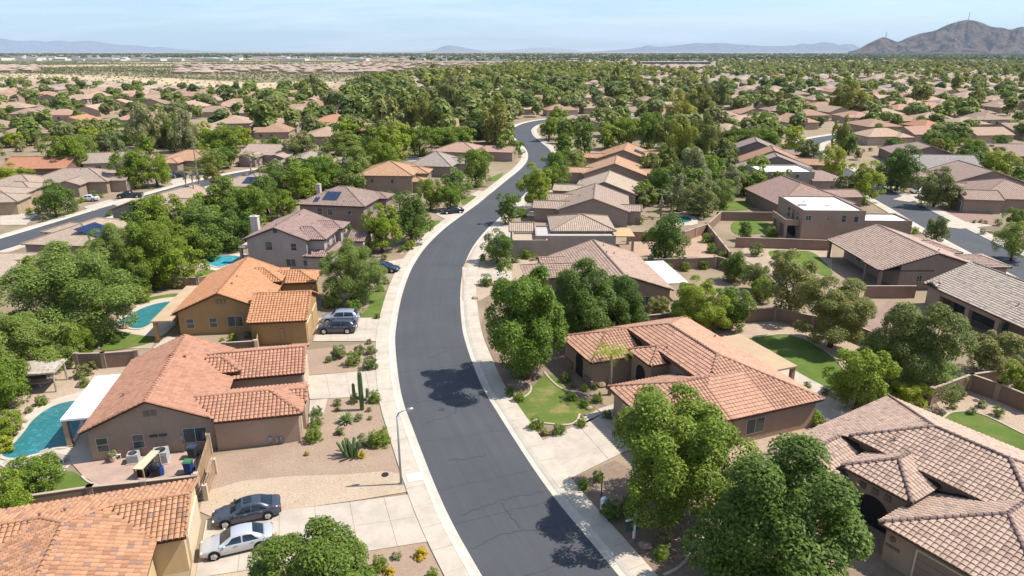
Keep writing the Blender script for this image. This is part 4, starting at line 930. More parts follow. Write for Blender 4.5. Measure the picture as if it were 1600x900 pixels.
def s3x(r):
    b = MB(); b.box(-2.6, -.02, 1.0, 8.5, 2.6, 2.95); b.box(-2.6, -2.4, 1.0, 8.5, 2.95, 3.7); b.box(-2.4, -.02, 1.0, 1.2, 2.95, 3.7); b.build('balcony', m_stucco((.33, .235, .175)), r)
    for y in (1.3, 4.2, 7.4): b = MB(); b.box(-2.6, -2.15, y - .25, y + .25, 0, 2.6); b.build('post', m_stucco((.33, .235, .175)), r)
    for y in (2.4, 4.7, 7): v = MB(); v.box(-.05, .05, y - .5, y + .5, 3.0, 4.7); v.build('window', M['glass'], r)
    v = MB(); v.box(1.0, 2.4, 5, 5.7, 5.25, 5.75); v.box(6, 6.5, 5, 5.4, 5.25, 5.6); v.box(3, 3.4, 8.5, 8.9, 5.25, 5.6); v.build('roof_unit', M['metal'], r)
    arch(r, -.03, 5, 180, 5.5, 2.45, 'patio_opening')
row('two-storey tan box house with flat white roof and a back balcony', (53.0, 121.8), -2, [WG(0, 11.2, 0, 13.5, flat=True, ez=5.7), WG(11.0, 20.2, .8, 7.2, flat=True, ez=3.7)], (.33, .235, .175), (.5, .5, .5), caps=False, wins=[(7.4, -.02, -90, .8, 1.25, 4.2, 'hung'), (9.6, -.02, -90, .8, 1.1, 4.1, 'plain'), (1.0, -.02, -90, 1.0, .9, 4.3, 'slide'), (4.6, -.02, -90, .4, .4, 4.2, 'plain')], extra=s3x)
row('brown hip-roofed house behind the white flat-roofed box house', (63.5, 139.5), 4, [WG(-8.5, 8.5, 0, 18, 'y', 'hg', .34, 3.0), WG(4, 14, 7, 14, 'x', 'gg', .3, 2.9)], (.26, .19, .15), (.36, .24, .19), vents=2)
row('two-storey greige box house with flat white roof further along the second street', (60.8, 167), -1, [WG(0, 13.2, 0, 11, flat=True, ez=5.2), WG(12.5, 21.5, -1, 9, 'x', 'gh', .36, 3.1)], (.36, .30, .25), (.36, .25, .20), caps=False, wins=[(3, -.02, -90, .8, 1, 4, 'plain'), (9, -.02, -90, .8, .8, 4.1, 'plain')])
row('dark grey-brown gable-roofed house beyond the flat white roofs, rearmost of three', (65, 213.7), -15, [WG(0, 20, 0, 13, 'y', 'gg', .40, 3.0), WG(15, 27, 4, 11, 'x', 'gg', .3, 2.9), WG(-5, 2, 2, 7, 'x', 'gg', .25, 2.8)], (.23, .18, .16), (.33, .25, .215))
row('orange-brown gable-roofed house, middle of three beyond the flat white roofs', (65, 196), -15, [WG(0, 18, 0, 12, 'y', 'gg', .40, 3.0), WG(14, 26, 1, 9, 'x', 'gg', .3, 2.9)], (.25, .19, .16), (.43, .25, .16))
row('grey gable-roofed house, nearest of three beyond the flat white roofs', (60.8, 185), -14, [WG(0, 20, 0, 8, 'y', 'gg', .36, 3.0)], (.26, .21, .18), (.345, .27, .235))
row('tan house with brown garage door on the far side of the second street', (97.5, 144.5), -10, [WG(-.5, 7.5, 0, 8, 'x', 'gg', .34, 3.0), WG(3, 20, 2, 20, 'y', 'hh', .34, 3.0), WG(-2, 8, 12, 18, 'x', 'gg', .34, 2.95)], (.30, .22, .165), (.36, .25, .195), garages=[(-.31, 4, 180, 5.4, 2.3, (.17, .12, .09))], vents=1)
row('house with plain grey roof across the second street', (108, 184), -8, [WG(0, 18, 0, 15, 'x', 'gg', .40, 3.0)], (.26, .2, .17), (.33, .29, .26))
row('house with broad brown roof at the right edge across the second street', (107, 164.5), -6, [WG(0, 17, 0, 17, 'y', 'gg', .34, 3.0), WG(-6, 4, 8, 15, 'x', 'gg', .3, 2.9)], (.27, .2, .17), (.37, .26, .21), vents=1)
row('brown hip-roofed house behind the dark round street tree of the second street', (117, 209), -12, [WG(0, 18, 0, 21, 'y', 'gh', .34, 3.0), WG(10, 22, -3, 5, 'x', 'hg', .3, 2.9)], (.25, .19, .16), (.37, .26, .215))
row('long low brown-roofed house at the far right edge', (143, 209), -4, [WG(0, 26, 0, 15, 'x', 'gg', .36, 3.0)], (.22, .16, .13), (.36, .25, .20))
# left side of the street, further up
row('orange hip-roofed two-storey house beyond the solar-panel house', (-38.2, 166.2), -3, [WG(0, 14.2, 0, 14, 'x', 'hh', .36, 4.4), WG(10, 17, 6, 13, 'x', 'gh', .34, 4.0), WG(13, 17, 1, 6, 'x', 'gh', .3, 2.8)], (.30, .225, .165), (.47, .28, .165), wins=[(4, .43, -90, .8, 1, 3, 'plain'), (9, .43, -90, .8, 1, 3, 'plain')])
row('grey hip-roofed house with a tall pointed roof left of the upper street', (-29, 190), -9, [WG(0, 12.6, 0, 15, 'x', 'hh', .42, 3.0), WG(8, 16, 6, 13, 'x', 'gh', .34, 2.95)], (.28, .235, .20), (.345, .285, .24), wins=[(7, .43, -90, .9, .8, 1.8, 'plain')])
row('low salmon-roofed house right behind the grey pointed roof', (-26, 219), -14, [WG(0, 16, 0, 14, 'x', 'hh', .32, 3.0), WG(12, 26, 4, 13, 'x', 'hg', .3, 2.9)], (.33, .25, .19), (.45, .285, .215))
row('pale pink gabled house left of the far bend', (-23.5, 300), -8, [WG(0, 16, 0, 18, 'y', 'gg', .34, 3.0)], (.24, .19, .18), (.43, .32, .26))
row('pinkish house with low gable in front of the far bend house', (-21, 272.5), -6, [WG(0, 18, 0, 12, 'y', 'gg', .28, 3.0), WG(12, 20, 0, 6, 'x', 'gg', .28, 2.9)], (.30, .23, .19), (.44, .32, .25))
def u1x(r): solar(r, U1W, 1, 3.0, 1.0, 5, 3, 1.05, 1.6)
U1W = WG(0, 13, 0, 17, 'y', 'hh', .32, 3.0)
row('tan house with dark blue solar panels beside the left street', (-81, 108.6), -6, [U1W, WG(-3, 4, 8, 15, 'x', 'hg', .28, 2.9)], (.33, .27, .22), (.44, .335, .245), extra=u1x, vents=3)
row('tan house with grey gable wall facing us beside the left street', (-80.5, 134), -14, [WG(0, 11.5, 0, 19, 'y', 'gg', .36, 3.0), WG(8, 17, 6, 13, 'x', 'gg', .3, 2.9)], (.24, .205, .19), (.42, .31, .235))
row('large brown-tan roofed house behind the two dark parked cars, left street', (-118, 163.5), 6, [WG(0, 19.5, 0, 14, 'x', 'hh', .34, 3.0), WG(9, 15, -4, 5, 'y', 'gg', .34, 2.95), WG(16, 23, 2, 9, 'x', 'gg', .34, 2.9)], (.33, .25, .185), (.385, .29, .225), vents=2, garages=[(22.8, 5.5, 0, 4.6, 2.2, (.45, .36, .28))])
row('long orange-red roofed house at the left edge', (-138, 184), 6, [WG(0, 17, 0, 13, 'x', 'gg', .36, 3.0)], (.20, .12, .09), (.47, .215, .125))
row('long low grey-brown roofed house behind the round green trees, left', (-121.5, 193.5), 16, [WG(0, 15.5, 0, 12, 'x', 'gg', .36, 3.0)], (.36, .31, .26), (.37, .29, .235), wins=[(4, .43, -90, 1.4, 1.3, 1.5), (9, .43, -90, 1.4, 1.3, 1.5)])
row('orange hip-roofed house beside the tall fan palm, left', (-104, 199.5), -2, [WG(0, 16, 0, 14, 'x', 'hh', .32, 3.0), WG(3, 9, -4, 4, 'y', 'hg', .32, 2.9)], (.30, .23, .18), (.48, .28, .17))
row('tan two-gabled house at the left edge beside the dark round tree', (-124.5, 158.8), 2, [WG(0, 12, 0, 11, 'x', 'hh', .32, 3.2), WG(8, 14, -4, 4, 'x', 'gh', .32, 2.9)], (.38, .28, .19), (.41, .31, .235))
row('tan house with pale garage door at the left edge, nearest on the left street', (-119, 142.5), 12, [WG(0, 12, 0, 12, 'x', 'hh', .32, 3.0), WG(7, 14, -3, 5, 'x', 'gh', .32, 2.9)], (.40, .29, .19), (.41, .315, .24), garages=[(13.5, 1, 0, 4.6, 2.2, (.50, .38, .26))])
row('big tan roof at the left edge below the solar-panel house', (-90, 86.5), 4, [WG(0, 20, 0, 15.5, 'x', 'hh', .30, 3.0), WG(14, 21.5, 6, 12, 'x', 'gg', .28, 2.95)], (.34, .27, .21), (.43, .335, .255), vents=3)
row('pinkish-tan house with several gables behind the left trees', (-84, 212), -8, [WG(0, 17, 0, 14, 'x', 'gg', .34, 3.0), WG(2, 8, -5, 4, 'y', 'gg', .3, 2.9), WG(11, 17, -5, 4, 'y', 'gg', .3, 2.9)], (.30, .225, .18), (.44, .32, .25))
row('grey-brown house with long low roof behind the left palms', (-66.5, 187), 3, [WG(0, 17, 0, 14, 'y', 'gg', .30, 3.0), WG(10, 22, 6, 13, 'x', 'gg', .32, 3.2)], (.28, .22, .18), (.36, .285, .235))
row('tan house with dark solar square beside the palms', (-71, 160), -6, [WG(0, 14, 0, 14, 'x', 'hh', .30, 3.0)], (.32, .25, .2), (.42, .32, .25), extra=lambda r: solar(r, WG(0, 14, 0, 14, 'x', 'hh', .30, 3.0), 0, 7, 1.5, 4, 2))

# ---------------------------------------------------------------- yards, drives, lawns, pools
sheet('gravel_yard', [(322, 752), (318, 716), (478, 688), (500, 652), (512, 622), (603, 619), (611, 660), (622, 712), (632, 742), (500, 770), (430, 790), (310, 800)], .05, M['gravel_pink'])
sheet('gravel_band', [(312, 800), (318, 770), (380, 752), (450, 745), (540, 742), (600, 737), (632, 742), (645, 768), (560, 782), (432, 800), (420, 792), (330, 808)], .056, M['gravel_tan'], smooth=0)
sheet('gravel_yard', [(474, 548), (597, 534), (598, 578), (476, 587)], .05, M['gravel_pink'])
sheet('gravel_yard', [(560, 864), (672, 846), (706, 905), (560, 940)], .05, M['gravel_pink'])
sheet('gravel_yard', [(300, 880), (420, 884), (380, 960), (290, 960)], .05, M['gravel_tan'])
sheet('mulch_bed', [(884, 752), (960, 720), (1110, 800), (1110, 930), (1036, 905), (985, 862), (930, 800)], .05, M['mulch'])
sheet('gravel_yard', [(752, 520), (790, 600), (835, 685), (955, 640), (900, 600), (880, 560), (870, 520), (760, 470)], .045, M['mulch'])
sheet('gravel_yard', [(722, 420), (742, 385), (770, 360), (830, 380), (860, 430), (800, 440), (750, 470), (722, 470)], .045, M['dirt'])
sheet('gravel_yard', [(1112, 520), (1190, 485), (1335, 512), (1420, 575), (1330, 640), (1240, 640)], .045, M['dirt'])
sheet('gravel_yard', [(1340, 510), (1390, 470), (1440, 490), (1400, 540)], .047, M['gravel_red'])
sheet('gravel_yard', [(985, 400), (985, 362), (1066, 365), (1110, 355), (1120, 403)], .045, m_ground('red_dirt', [(.36, .235, .16), (.41, .28, .195), (.45, .32, .23)], .3, 5))
sheet('gravel_yard', [(1150, 400), (1180, 372), (1300, 378), (1300, 430), (1210, 430)], .045, M['dirt'])
sheet('gravel_yard', [(1460, 625), (1475, 610), (1522, 590), (1600, 615), (1640, 650), (1600, 690), (1480, 660)], .045, M['dirt'])
sheet('gravel_yard', [(1475, 335), (1520, 318), (1545, 335), (1560, 352), (1500, 352)], .045, M['gravel_red'])
sheet('gravel_yard', [(0, 640), (40, 615), (118, 560), (205, 552), (190, 590), (150, 625), (90, 640), (40, 660), (0, 700)], .045, M['dirt'])
sheet('gravel_yard', [(152, 545), (170, 520), (200, 470), (280, 452), (330, 440), (290, 470), (250, 520), (236, 545)], .045, M['dirt'])
sheet('gravel_yard', [(1112, 800), (1200, 740), (1250, 705), (1300, 760), (1372, 840), (1400, 960), (1112, 960)], .046, M['mulch'])
sheet('gravel_yard', [(1030, 650), (1160, 690), (1290, 655), (1330, 640), (1230, 712), (1180, 745), (1100, 760)], .047, M['dirt'])
lawns = [('lawn', [(800, 632), (818, 618), (836, 601), (850, 586), (868, 590), (888, 608), (905, 622), (932, 640), (908, 650), (898, 662), (852, 664), (840, 656), (824, 671), (812, 655)], 'lawn_dry'),
 ('lawn', [(1170, 530), (1236, 525), (1300, 556), (1322, 590), (1310, 608), (1288, 604), (1230, 572)], 'lawn'), ('lawn', [(1474, 653), (1490, 645), (1532, 648), (1600, 680), (1640, 700), (1600, 712), (1540, 692)], 'lawn'),
 ('lawn', [(58, 768), (105, 738), (126, 744), (140, 752), (154, 759), (70, 774)], 'lawn'), ('lawn', [(150, 526), (170, 520), (200, 518), (240, 522), (236, 536), (178, 548), (155, 545)], 'lawn'),
 ('lawn', [(205, 474), (240, 464), (276, 459), (280, 465), (240, 472), (212, 480)], 'lawn'), ('lawn', [(573, 458), (608, 457), (603, 496), (562, 500), (578, 476)], 'lawn'), ('lawn', [(655, 351), (688, 345), (668, 363), (650, 362)], 'lawn'),
 ('lawn', [(764, 280), (786, 270), (778, 282)], 'lawn'), ('lawn', [(722, 312), (744, 306), (726, 320)], 'lawn'), ('lawn', [(1202, 393), (1240, 392), (1272, 396), (1300, 424), (1290, 431), (1250, 420), (1212, 407)], 'lawn'),
 ('lawn', [(1147, 347), (1198, 348), (1206, 362), (1150, 366)], 'lawn'), ('lawn', [(1120, 318), (1176, 314), (1180, 325), (1125, 330)], 'lawn'), ('lawn', [(310, 424), (345, 416), (345, 428), (312, 434)], 'lawn'),
 ('lawn', [(1420, 309), (1450, 308), (1470, 318), (1436, 318)], 'lawn_dry'), ('lawn', [(1478, 540), (1500, 548), (1498, 556), (1480, 550)], 'lawn')]
for n, p, m in lawns: sheet(n, p, .07, M[m], smooth=4)
M['edging'] = m_concrete('lawn_edging', (.48, .40, .31))
def edging(pts, label=None, h=.14, w=.09):
    P = catmull([(*at(*q), 0) for q in pts], 6); m = MB(); a, b = offs(P, -w), offs(P, w); strip(m, a, b, h, h); strip(m, b, offs(P, w + .001), h, 0); strip(m, offs(P, -w - .001), a, 0, h); return struct(m.build('lawn_edging', M['edging']))
for e in ([(796, 615), (815, 622), (828, 614), (829, 604), (822, 598)], [(850, 582), (862, 596), (874, 606), (888, 612), (905, 614), (920, 620)], [(822, 672), (836, 657), (848, 662), (884, 665), (900, 660), (906, 648)], [(1172, 529), (1236, 524), (1290, 550), (1320, 580)], [(1474, 654), (1490, 645), (1532, 648), (1600, 680)], [(1036, 900), (1060, 888), (1078, 868), (1082, 850), (1105, 840)], [(128, 745), (138, 754), (154, 760)], [(148, 526), (154, 534), (155, 546)]): edging(e)
def drive(c, nu, nv, label=None):
    """concrete drive of separate panels: corners in pixels, nu across, nv along"""
    root = struct(thing('driveway', None, None)); q = [Vector((*at(*p), 0)) for p in c]
    for i in range(nu):
        for j in range(nv):
            f = lambda u, v: q[0].lerp(q[1], u).lerp(q[3].lerp(q[2], u), v)
            P = [f(i / nu, j / nv), f((i + 1) / nu, j / nv), f((i + 1) / nu, (j + 1) / nv), f(i / nu, (j + 1) / nv)]; P = ccw([(p.x, p.y) for p in P]); cx = sum(p[0] for p in P) / 4; cy = sum(p[1] for p in P) / 4
            P2 = []
            for p in P: d = math.hypot(p[0] - cx, p[1] - cy); k = 1 - .018 / d; P2.append(((p[0] - cx) * k, (p[1] - cy) * k))
            m = MB(); m.prism(P2, 0, .085 + .004 * ((i * 3 + j * 5) % 3)); m.build('concrete_panel', M['conc'], root, loc=(cx, cy, 0))
    b = MB(); b.cap(ccw([(p.x, p.y) for p in q]), .058); b.build('joint_bed', m_plain('joint_dirt', (.22, .18, .14), .9), root)
drive([(322, 814), (652, 772), (680, 846), (305, 905)], 6, 2); drive([(478, 588), (601, 578), (610, 619), (484, 625)], 4, 2); drive([(484, 626), (512, 624), (506, 648), (482, 664)], 1, 2)
drive([(489, 534), (498, 498), (598, 497), (596, 534)], 2, 4); drive([(842, 692), (958, 640), (1010, 690), (886, 751)], 2, 3); drive([(905, 656), (932, 642), (952, 655), (928, 668)], 1, 2); drive([(934, 640), (966, 630), (972, 636), (940, 648)], 1, 2)
drive([(583, 432), (618, 420), (632, 404), (600, 410)], 3, 1); drive([(625, 398), (650, 382), (662, 372), (640, 380)], 2, 1); drive([(700, 345), (680, 335), (705, 325), (728, 332)], 2, 1); drive([(735, 305), (748, 298), (768, 302), (755, 310)], 2, 1)
drive([(724, 440), (722, 418), (800, 425), (800, 440)], 3, 1); drive([(1448, 352), (1495, 345), (1555, 353), (1500, 358)], 1, 3); drive([(1395, 312), (1440, 296), (1468, 305), (1420, 316)], 1, 2); drive([(1405, 352), (1418, 366), (1460, 392), (1440, 395)], 1, 3)
drive([(0, 352), (0, 336), (62, 333), (40, 352)], 2, 2); drive([(170, 318), (215, 305), (240, 312), (195, 326)], 2, 2); drive([(262, 283), (285, 274), (300, 282), (275, 292)], 2, 1); drive([(130, 324), (172, 312), (184, 316), (146, 330)], 3, 1)
drive([(780, 352), (760, 372), (820, 376), (822, 352)], 2, 2); drive([(800, 320), (790, 335), (840, 336), (846, 322)], 2, 2); drive([(850, 285), (838, 300), (890, 305), (900, 290)], 2, 2)
# pools
def m_water(name, c, a):
    t = NT(name); p = t.pos(); w = t.add('ShaderNodeTexNoise', Vector=p, Scale=2.2, Detail=3, Distortion=1.2).outputs['Fac']
    cc = t.ramp(w, [(.38, k_(c, .8)), (.56, c), (.66, k_(c, 1.7))]); t.bump(w, .5, .06); m = t.col(cc, .06, .5); t.b.inputs['Alpha'].default_value = a; return m
M['teal'] = m_water('water_teal', (.02, .17, .19), .66); M['aqua'] = m_water('water_aqua', (.05, .36, .44), .78)
def pool(pts, deck, water, floor, label, step=None, rocks=()):
    sheet('pool_deck', deck, .075, M['pool_edge'], smooth=3)
    root = thing('swimming_pool', label, 'swimming pool')
    P = ccw([(v.x, v.y) for v in catmull([(*at(*q), 0) for q in pts], 5, True)])
    b = MB(); b.cap(P, .082); b.build('basin', m_plain('pool_plaster', floor, .8, .2, 0, .15, .6), root)
    w = MB(); w.cap(P, .12); w.build('water', water, root)
    V = [Vector((*p, 0)) for p in P]; V.append(V[0]); c = MB(); strip(c, offs(V, 0), offs(V, .32), .17, .17); strip(c, offs(V, -.001), V, .09, .17); strip(c, offs(V, .32), offs(V, .321), .17, .07); c.build('coping', M['pool_edge'], root)
    if step: s = MB(); s.cap(ccw([(v.x, v.y) for v in catmull([(*at(*q), 0) for q in step], 4, True)]), .105); s.build('step', m_plain('pool_step', (.33, .42, .38), .8), root)
pool([(3, 712), (18, 699), (36, 679), (54, 656), (82, 637), (113, 629), (128, 633), (128, 652), (120, 678), (107, 698), (87, 701), (62, 710), (22, 718)], [(-12, 716), (8, 694), (28, 672), (44, 646), (76, 628), (120, 614), (170, 596), (190, 600), (170, 690), (150, 722), (112, 727), (100, 738), (55, 752), (8, 732)], M['teal'], (.16, .42, .44), 'teal kidney-shaped pool beside the white patio roof', [(54, 660), (74, 647), (108, 634), (122, 634), (104, 641), (82, 650), (62, 662)])
pool([(188, 505), (214, 487), (240, 477), (266, 473), (262, 480), (250, 494), (228, 512), (206, 514)], [(176, 508), (206, 482), (236, 470), (280, 464), (300, 470), (262, 520), (236, 526), (196, 520)], M['teal'], (.18, .46, .50), 'teal pool with boulders behind the ochre house')
pool([(322, 411), (336, 401), (372, 402), (366, 411), (345, 418), (332, 416)], [(304, 414), (318, 400), (340, 396), (385, 397), (385, 415), (350, 424), (322, 420)], M['aqua'], (.35, .62, .65), 'bright turquoise pool behind the lavender house')
pool([(1056, 341), (1074, 339), (1080, 346), (1060, 349)], [(1048, 344), (1052, 336), (1080, 335), (1090, 350), (1055, 353)], M['teal'], (.10, .22, .25), 'small dark pool behind the right row')
sheet('paver_patio', [(114, 727), (150, 719), (240, 708), (305, 699), (308, 738), (236, 752), (156, 761), (130, 745)], .08, M['paver'])
sheet('paver_patio', [(262, 526), (238, 545), (270, 548), (282, 530)], .078, M['conc'])
sheet('paver_patio', [(1205, 580), (1240, 572), (1300, 610), (1340, 650), (1300, 665)], .06, M['conc'])
# ---------------------------------------------------------------- walls
def wall(pts, label, h=1.8, mat=None, th=.2, z=1.8, piers=True, base=False):
    """block wall through points given where its top (or its foot, base=True) shows in the photograph"""
    P = [Vector((*at(px, py, 0 if base else z), 0)) for px, py in pts]; root = thing('block_wall', label, 'wall', P[0]); mt = mat or M['blockwall']
    for a, b in zip(P, P[1:]):
        n = max(1, round((b - a).length / 4.8)); d = (b - a) / n
        for k in range(n):
            s, e = a + d * k - P[0], a + d * (k + 1) - P[0]; ds = d.normalized() * .2
            m = MB(); c = (s + e) / 2; m.obox((c.x, c.y), (d.x, d.y), (e - s).length - (.4 if piers else 0), th, 0, h); m.build('wall_panel', mt, root)
            m = MB(); m.obox((c.x, c.y), (d.x, d.y), (e - s).length - (.4 if piers else 0), th + .06, h, h + .06); m.build('wall_cap', m_stucco((.42, .33, .25)), root)
        if piers:
            for k in range(n + 1): p = a + d * k - P[0]; m = MB(); m.obox((p.x, p.y), (d.x, d.y), .42, .36, 0, h + .04); m.obox((p.x, p.y), (d.x, d.y), .50, .46, h + .04, h + .14); m.build('pier', m_stucco((.34, .26, .20)), root)
    return root
wall([(30, 777), (140, 761), (304, 744)], 'brown block wall between the bottom left orange roof and the small lawn')
wall([(118, 553), (160, 552), (212, 548)], 'brown block wall behind the thatched gazebo, below the ochre house lawn')
wall([(349, 536), (398, 533)], 'short low block wall under the windows of the ochre house', h=1.4, z=1.4)
wall([(246, 432), (308, 434), (330, 430)], 'brown block wall between the ochre house lawn and the turquoise pool')
wall([(1000, 494), (1080, 487), (1163, 484), (1212, 481)], 'block wall behind the salmon-roofed house, under the row of bright trees')
wall([(1212, 481), (1336, 508), (1392, 530), (1440, 566)], 'long diagonal block wall behind the lawn trees on the right')
wall([(1458, 607), (1518, 585), (1562, 600), (1612, 620)], 'angled block wall behind the bottom right back lawn')
wall([(1518, 585), (1600, 574), (1640, 568)], 'block wall below the grey-green tree at the right edge')
wall([(985, 362), (1068, 363), (1106, 350)], 'reddish block wall above the bare red-earth yard', z=1.8, mat=m_stucco((.30, .18, .125)))
wall([(1104, 348), (1141, 394)], 'block wall running down the right side of the bare yard', mat=m_stucco((.33, .21, .15)))
wall([(1024, 405), (1070, 404), (1118, 402)], 'block wall between the bare yard and the round clipped shrubs', mat=m_stucco((.29, .19, .14)))
wall([(1150, 371), (1220, 373), (1300, 376)], 'red-brown block wall in front of the two-storey box house', mat=m_stucco((.31, .19, .14)), piers=False)
wall([(1353, 447), (1432, 447)], 'brown block wall between the porch house and the gravel yard', mat=m_stucco((.29, .185, .135)), piers=False)
wall([(1120, 331), (1216, 332)], 'red-brown block wall behind the box house lawn', mat=m_stucco((.30, .19, .14)), piers=False)
wall([(1118, 400), (1190, 420), (1215, 445)], 'block wall half hidden by shrubs left of the round lawn')
wall([(1128, 330), (1108, 348)], 'short block wall beside the pale pepper trees', piers=False)
# gates of upright boards
def gate(a, b, label, h=1.75, z=1.75):
    A, B = Vector((*at(*a, z), 0)), Vector((*at(*b, z), 0)); root = thing('board_gate', label, 'gate', A); d = B - A; L = d.length; n = max(4, int(L / .30)); u = d.normalized(); me = None
    for k in range(n):
        c = u * (L * (k + .5) / n)
        if me is None: m = MB(); m.obox((0, 0), (u.x, u.y), L / n - .025, .04, .06, h); me = m.mesh('plank', M['wood'])
        link('plank', me, root, (c.x, c.y, random.Random(k).uniform(-.02, .02)))
    for zz_ in (.4, 1.45): m = MB(); m.obox(((u * L / 2).x, (u * L / 2).y), (u.x, u.y), L, .07, zz_, zz_ + .1); m.build('rail', M['wood'], root)
    for p in (Vector(), d): m = MB(); m.obox((p.x, p.y), (u.x, u.y), .34, .34, 0, h + .25); m.build('post', m_stucco((.55, .43, .30)), root)
gate((306, 743), (325, 681), 'wooden board gate beside the refuse bins of the gabled house'); gate((400, 534), (404, 508), 'narrow wooden board gate beside the ochre garage'); gate((318, 752), (332, 712), 'low tan wall gate at the bottom left garage', h=1.2)
# ---------------------------------------------------------------- street lamp
x, y = at(627, 757); L_ = thing('street_lamp', 'grey street lamp with curved arm beside the driveway', 'street lamp', (x, y, 0), math.radians(14))
m = MB(); m.tube([(0, 0, 0), (0, 0, 3.2), (0, 0, 6.25)], [.10, .085, .065], 12); m.box(-.18, .18, -.18, .18, 0, .12); m.build('pole', M['steel'], L_, True)
m = MB(); m.tube([(0, 0, 6.15), (.1, 0, 6.45), (.4, 0, 6.62), (.8, 0, 6.68)], [.06, .055, .05, .045], 10); m.build('arm', M['steel'], L_, True)
m = MB(); m.tube([(.70, 0, 6.68), (.85, 0, 6.70), (1.2, 0, 6.70), (1.32, 0, 6.68)], [.05, .13, .14, .05], 10); m.build('lamp_head', M['metal'], L_, True); m = MB(); m.box(.85, 1.2, -.08, .08, 6.53, 6.57); m.build('lens', M['lamp'], L_)
m = MB(); p = at(648, 748); m.box(-.62, .62, -.55, .55, 0, .03); tag(m.build('utility_cover', m_concrete('new_concrete', (.68, .63, .56)), None, loc=(p[0], p[1], .135), rz=.35), 'pale square utility cover in the pavement beside the street lamp', 'cover')
m = MB(); p = at(602, 743); m.tube([(0, 0, 0), (0, 0, .09)], .28, 16); tag(m.build('valve_box', M['dark'], None, loc=(p[0], p[1], .05)), 'small dark oval valve lid in the tan gravel', 'cover')
# ---------------------------------------------------------------- cars
def paint(name, c): 
    t = NT(name); m = t.col(c, .28, .5); t.b.inputs['Metallic'].default_value = .35; t.b.inputs['Coat Weight'].default_value = .6; t.b.inputs['Coat Roughness'].default_value = .08; return m
PNT = {k: paint('paint_' + k, c) for k, c in dict(grey=(.058, .066, .088), silver=(.52, .53, .55), black=(.018, .019, .022), white=(.75, .75, .73), blue=(.04, .06, .10), bluegrey=(.34, .38, .44)).items()}
M['carglass'] = m_plain('car_glass', (.012, .018, .024), .05, .7, 0, 0); M['blacktrim'] = m_plain('black_trim', (.015, .015, .016), .6, .3, 0, 0); M['headlens'] = m_plain('head_lens', (.55, .57, .58), .12, .6, 0, 0)
def loft(m, st, smooth=True):
    i0 = len(m.v); k = len(st[0])
    for s in st: m.v += s
    for i in range(len(st) - 1):
        for j in range(k - 1): m.f.append((i0 + i * k + j, i0 + i * k + j + 1, i0 + (i + 1) * k + j + 1, i0 + (i + 1) * k + j)); m.uv.append([(0, 0)] * 4); m.m.append(0)
    for e in (0, len(st) - 1): m.f.append(tuple(i0 + e * k + j for j in (range(k) if e == 0 else reversed(range(k))))); m.uv.append([(0, 0)] * k); m.m.append(0)
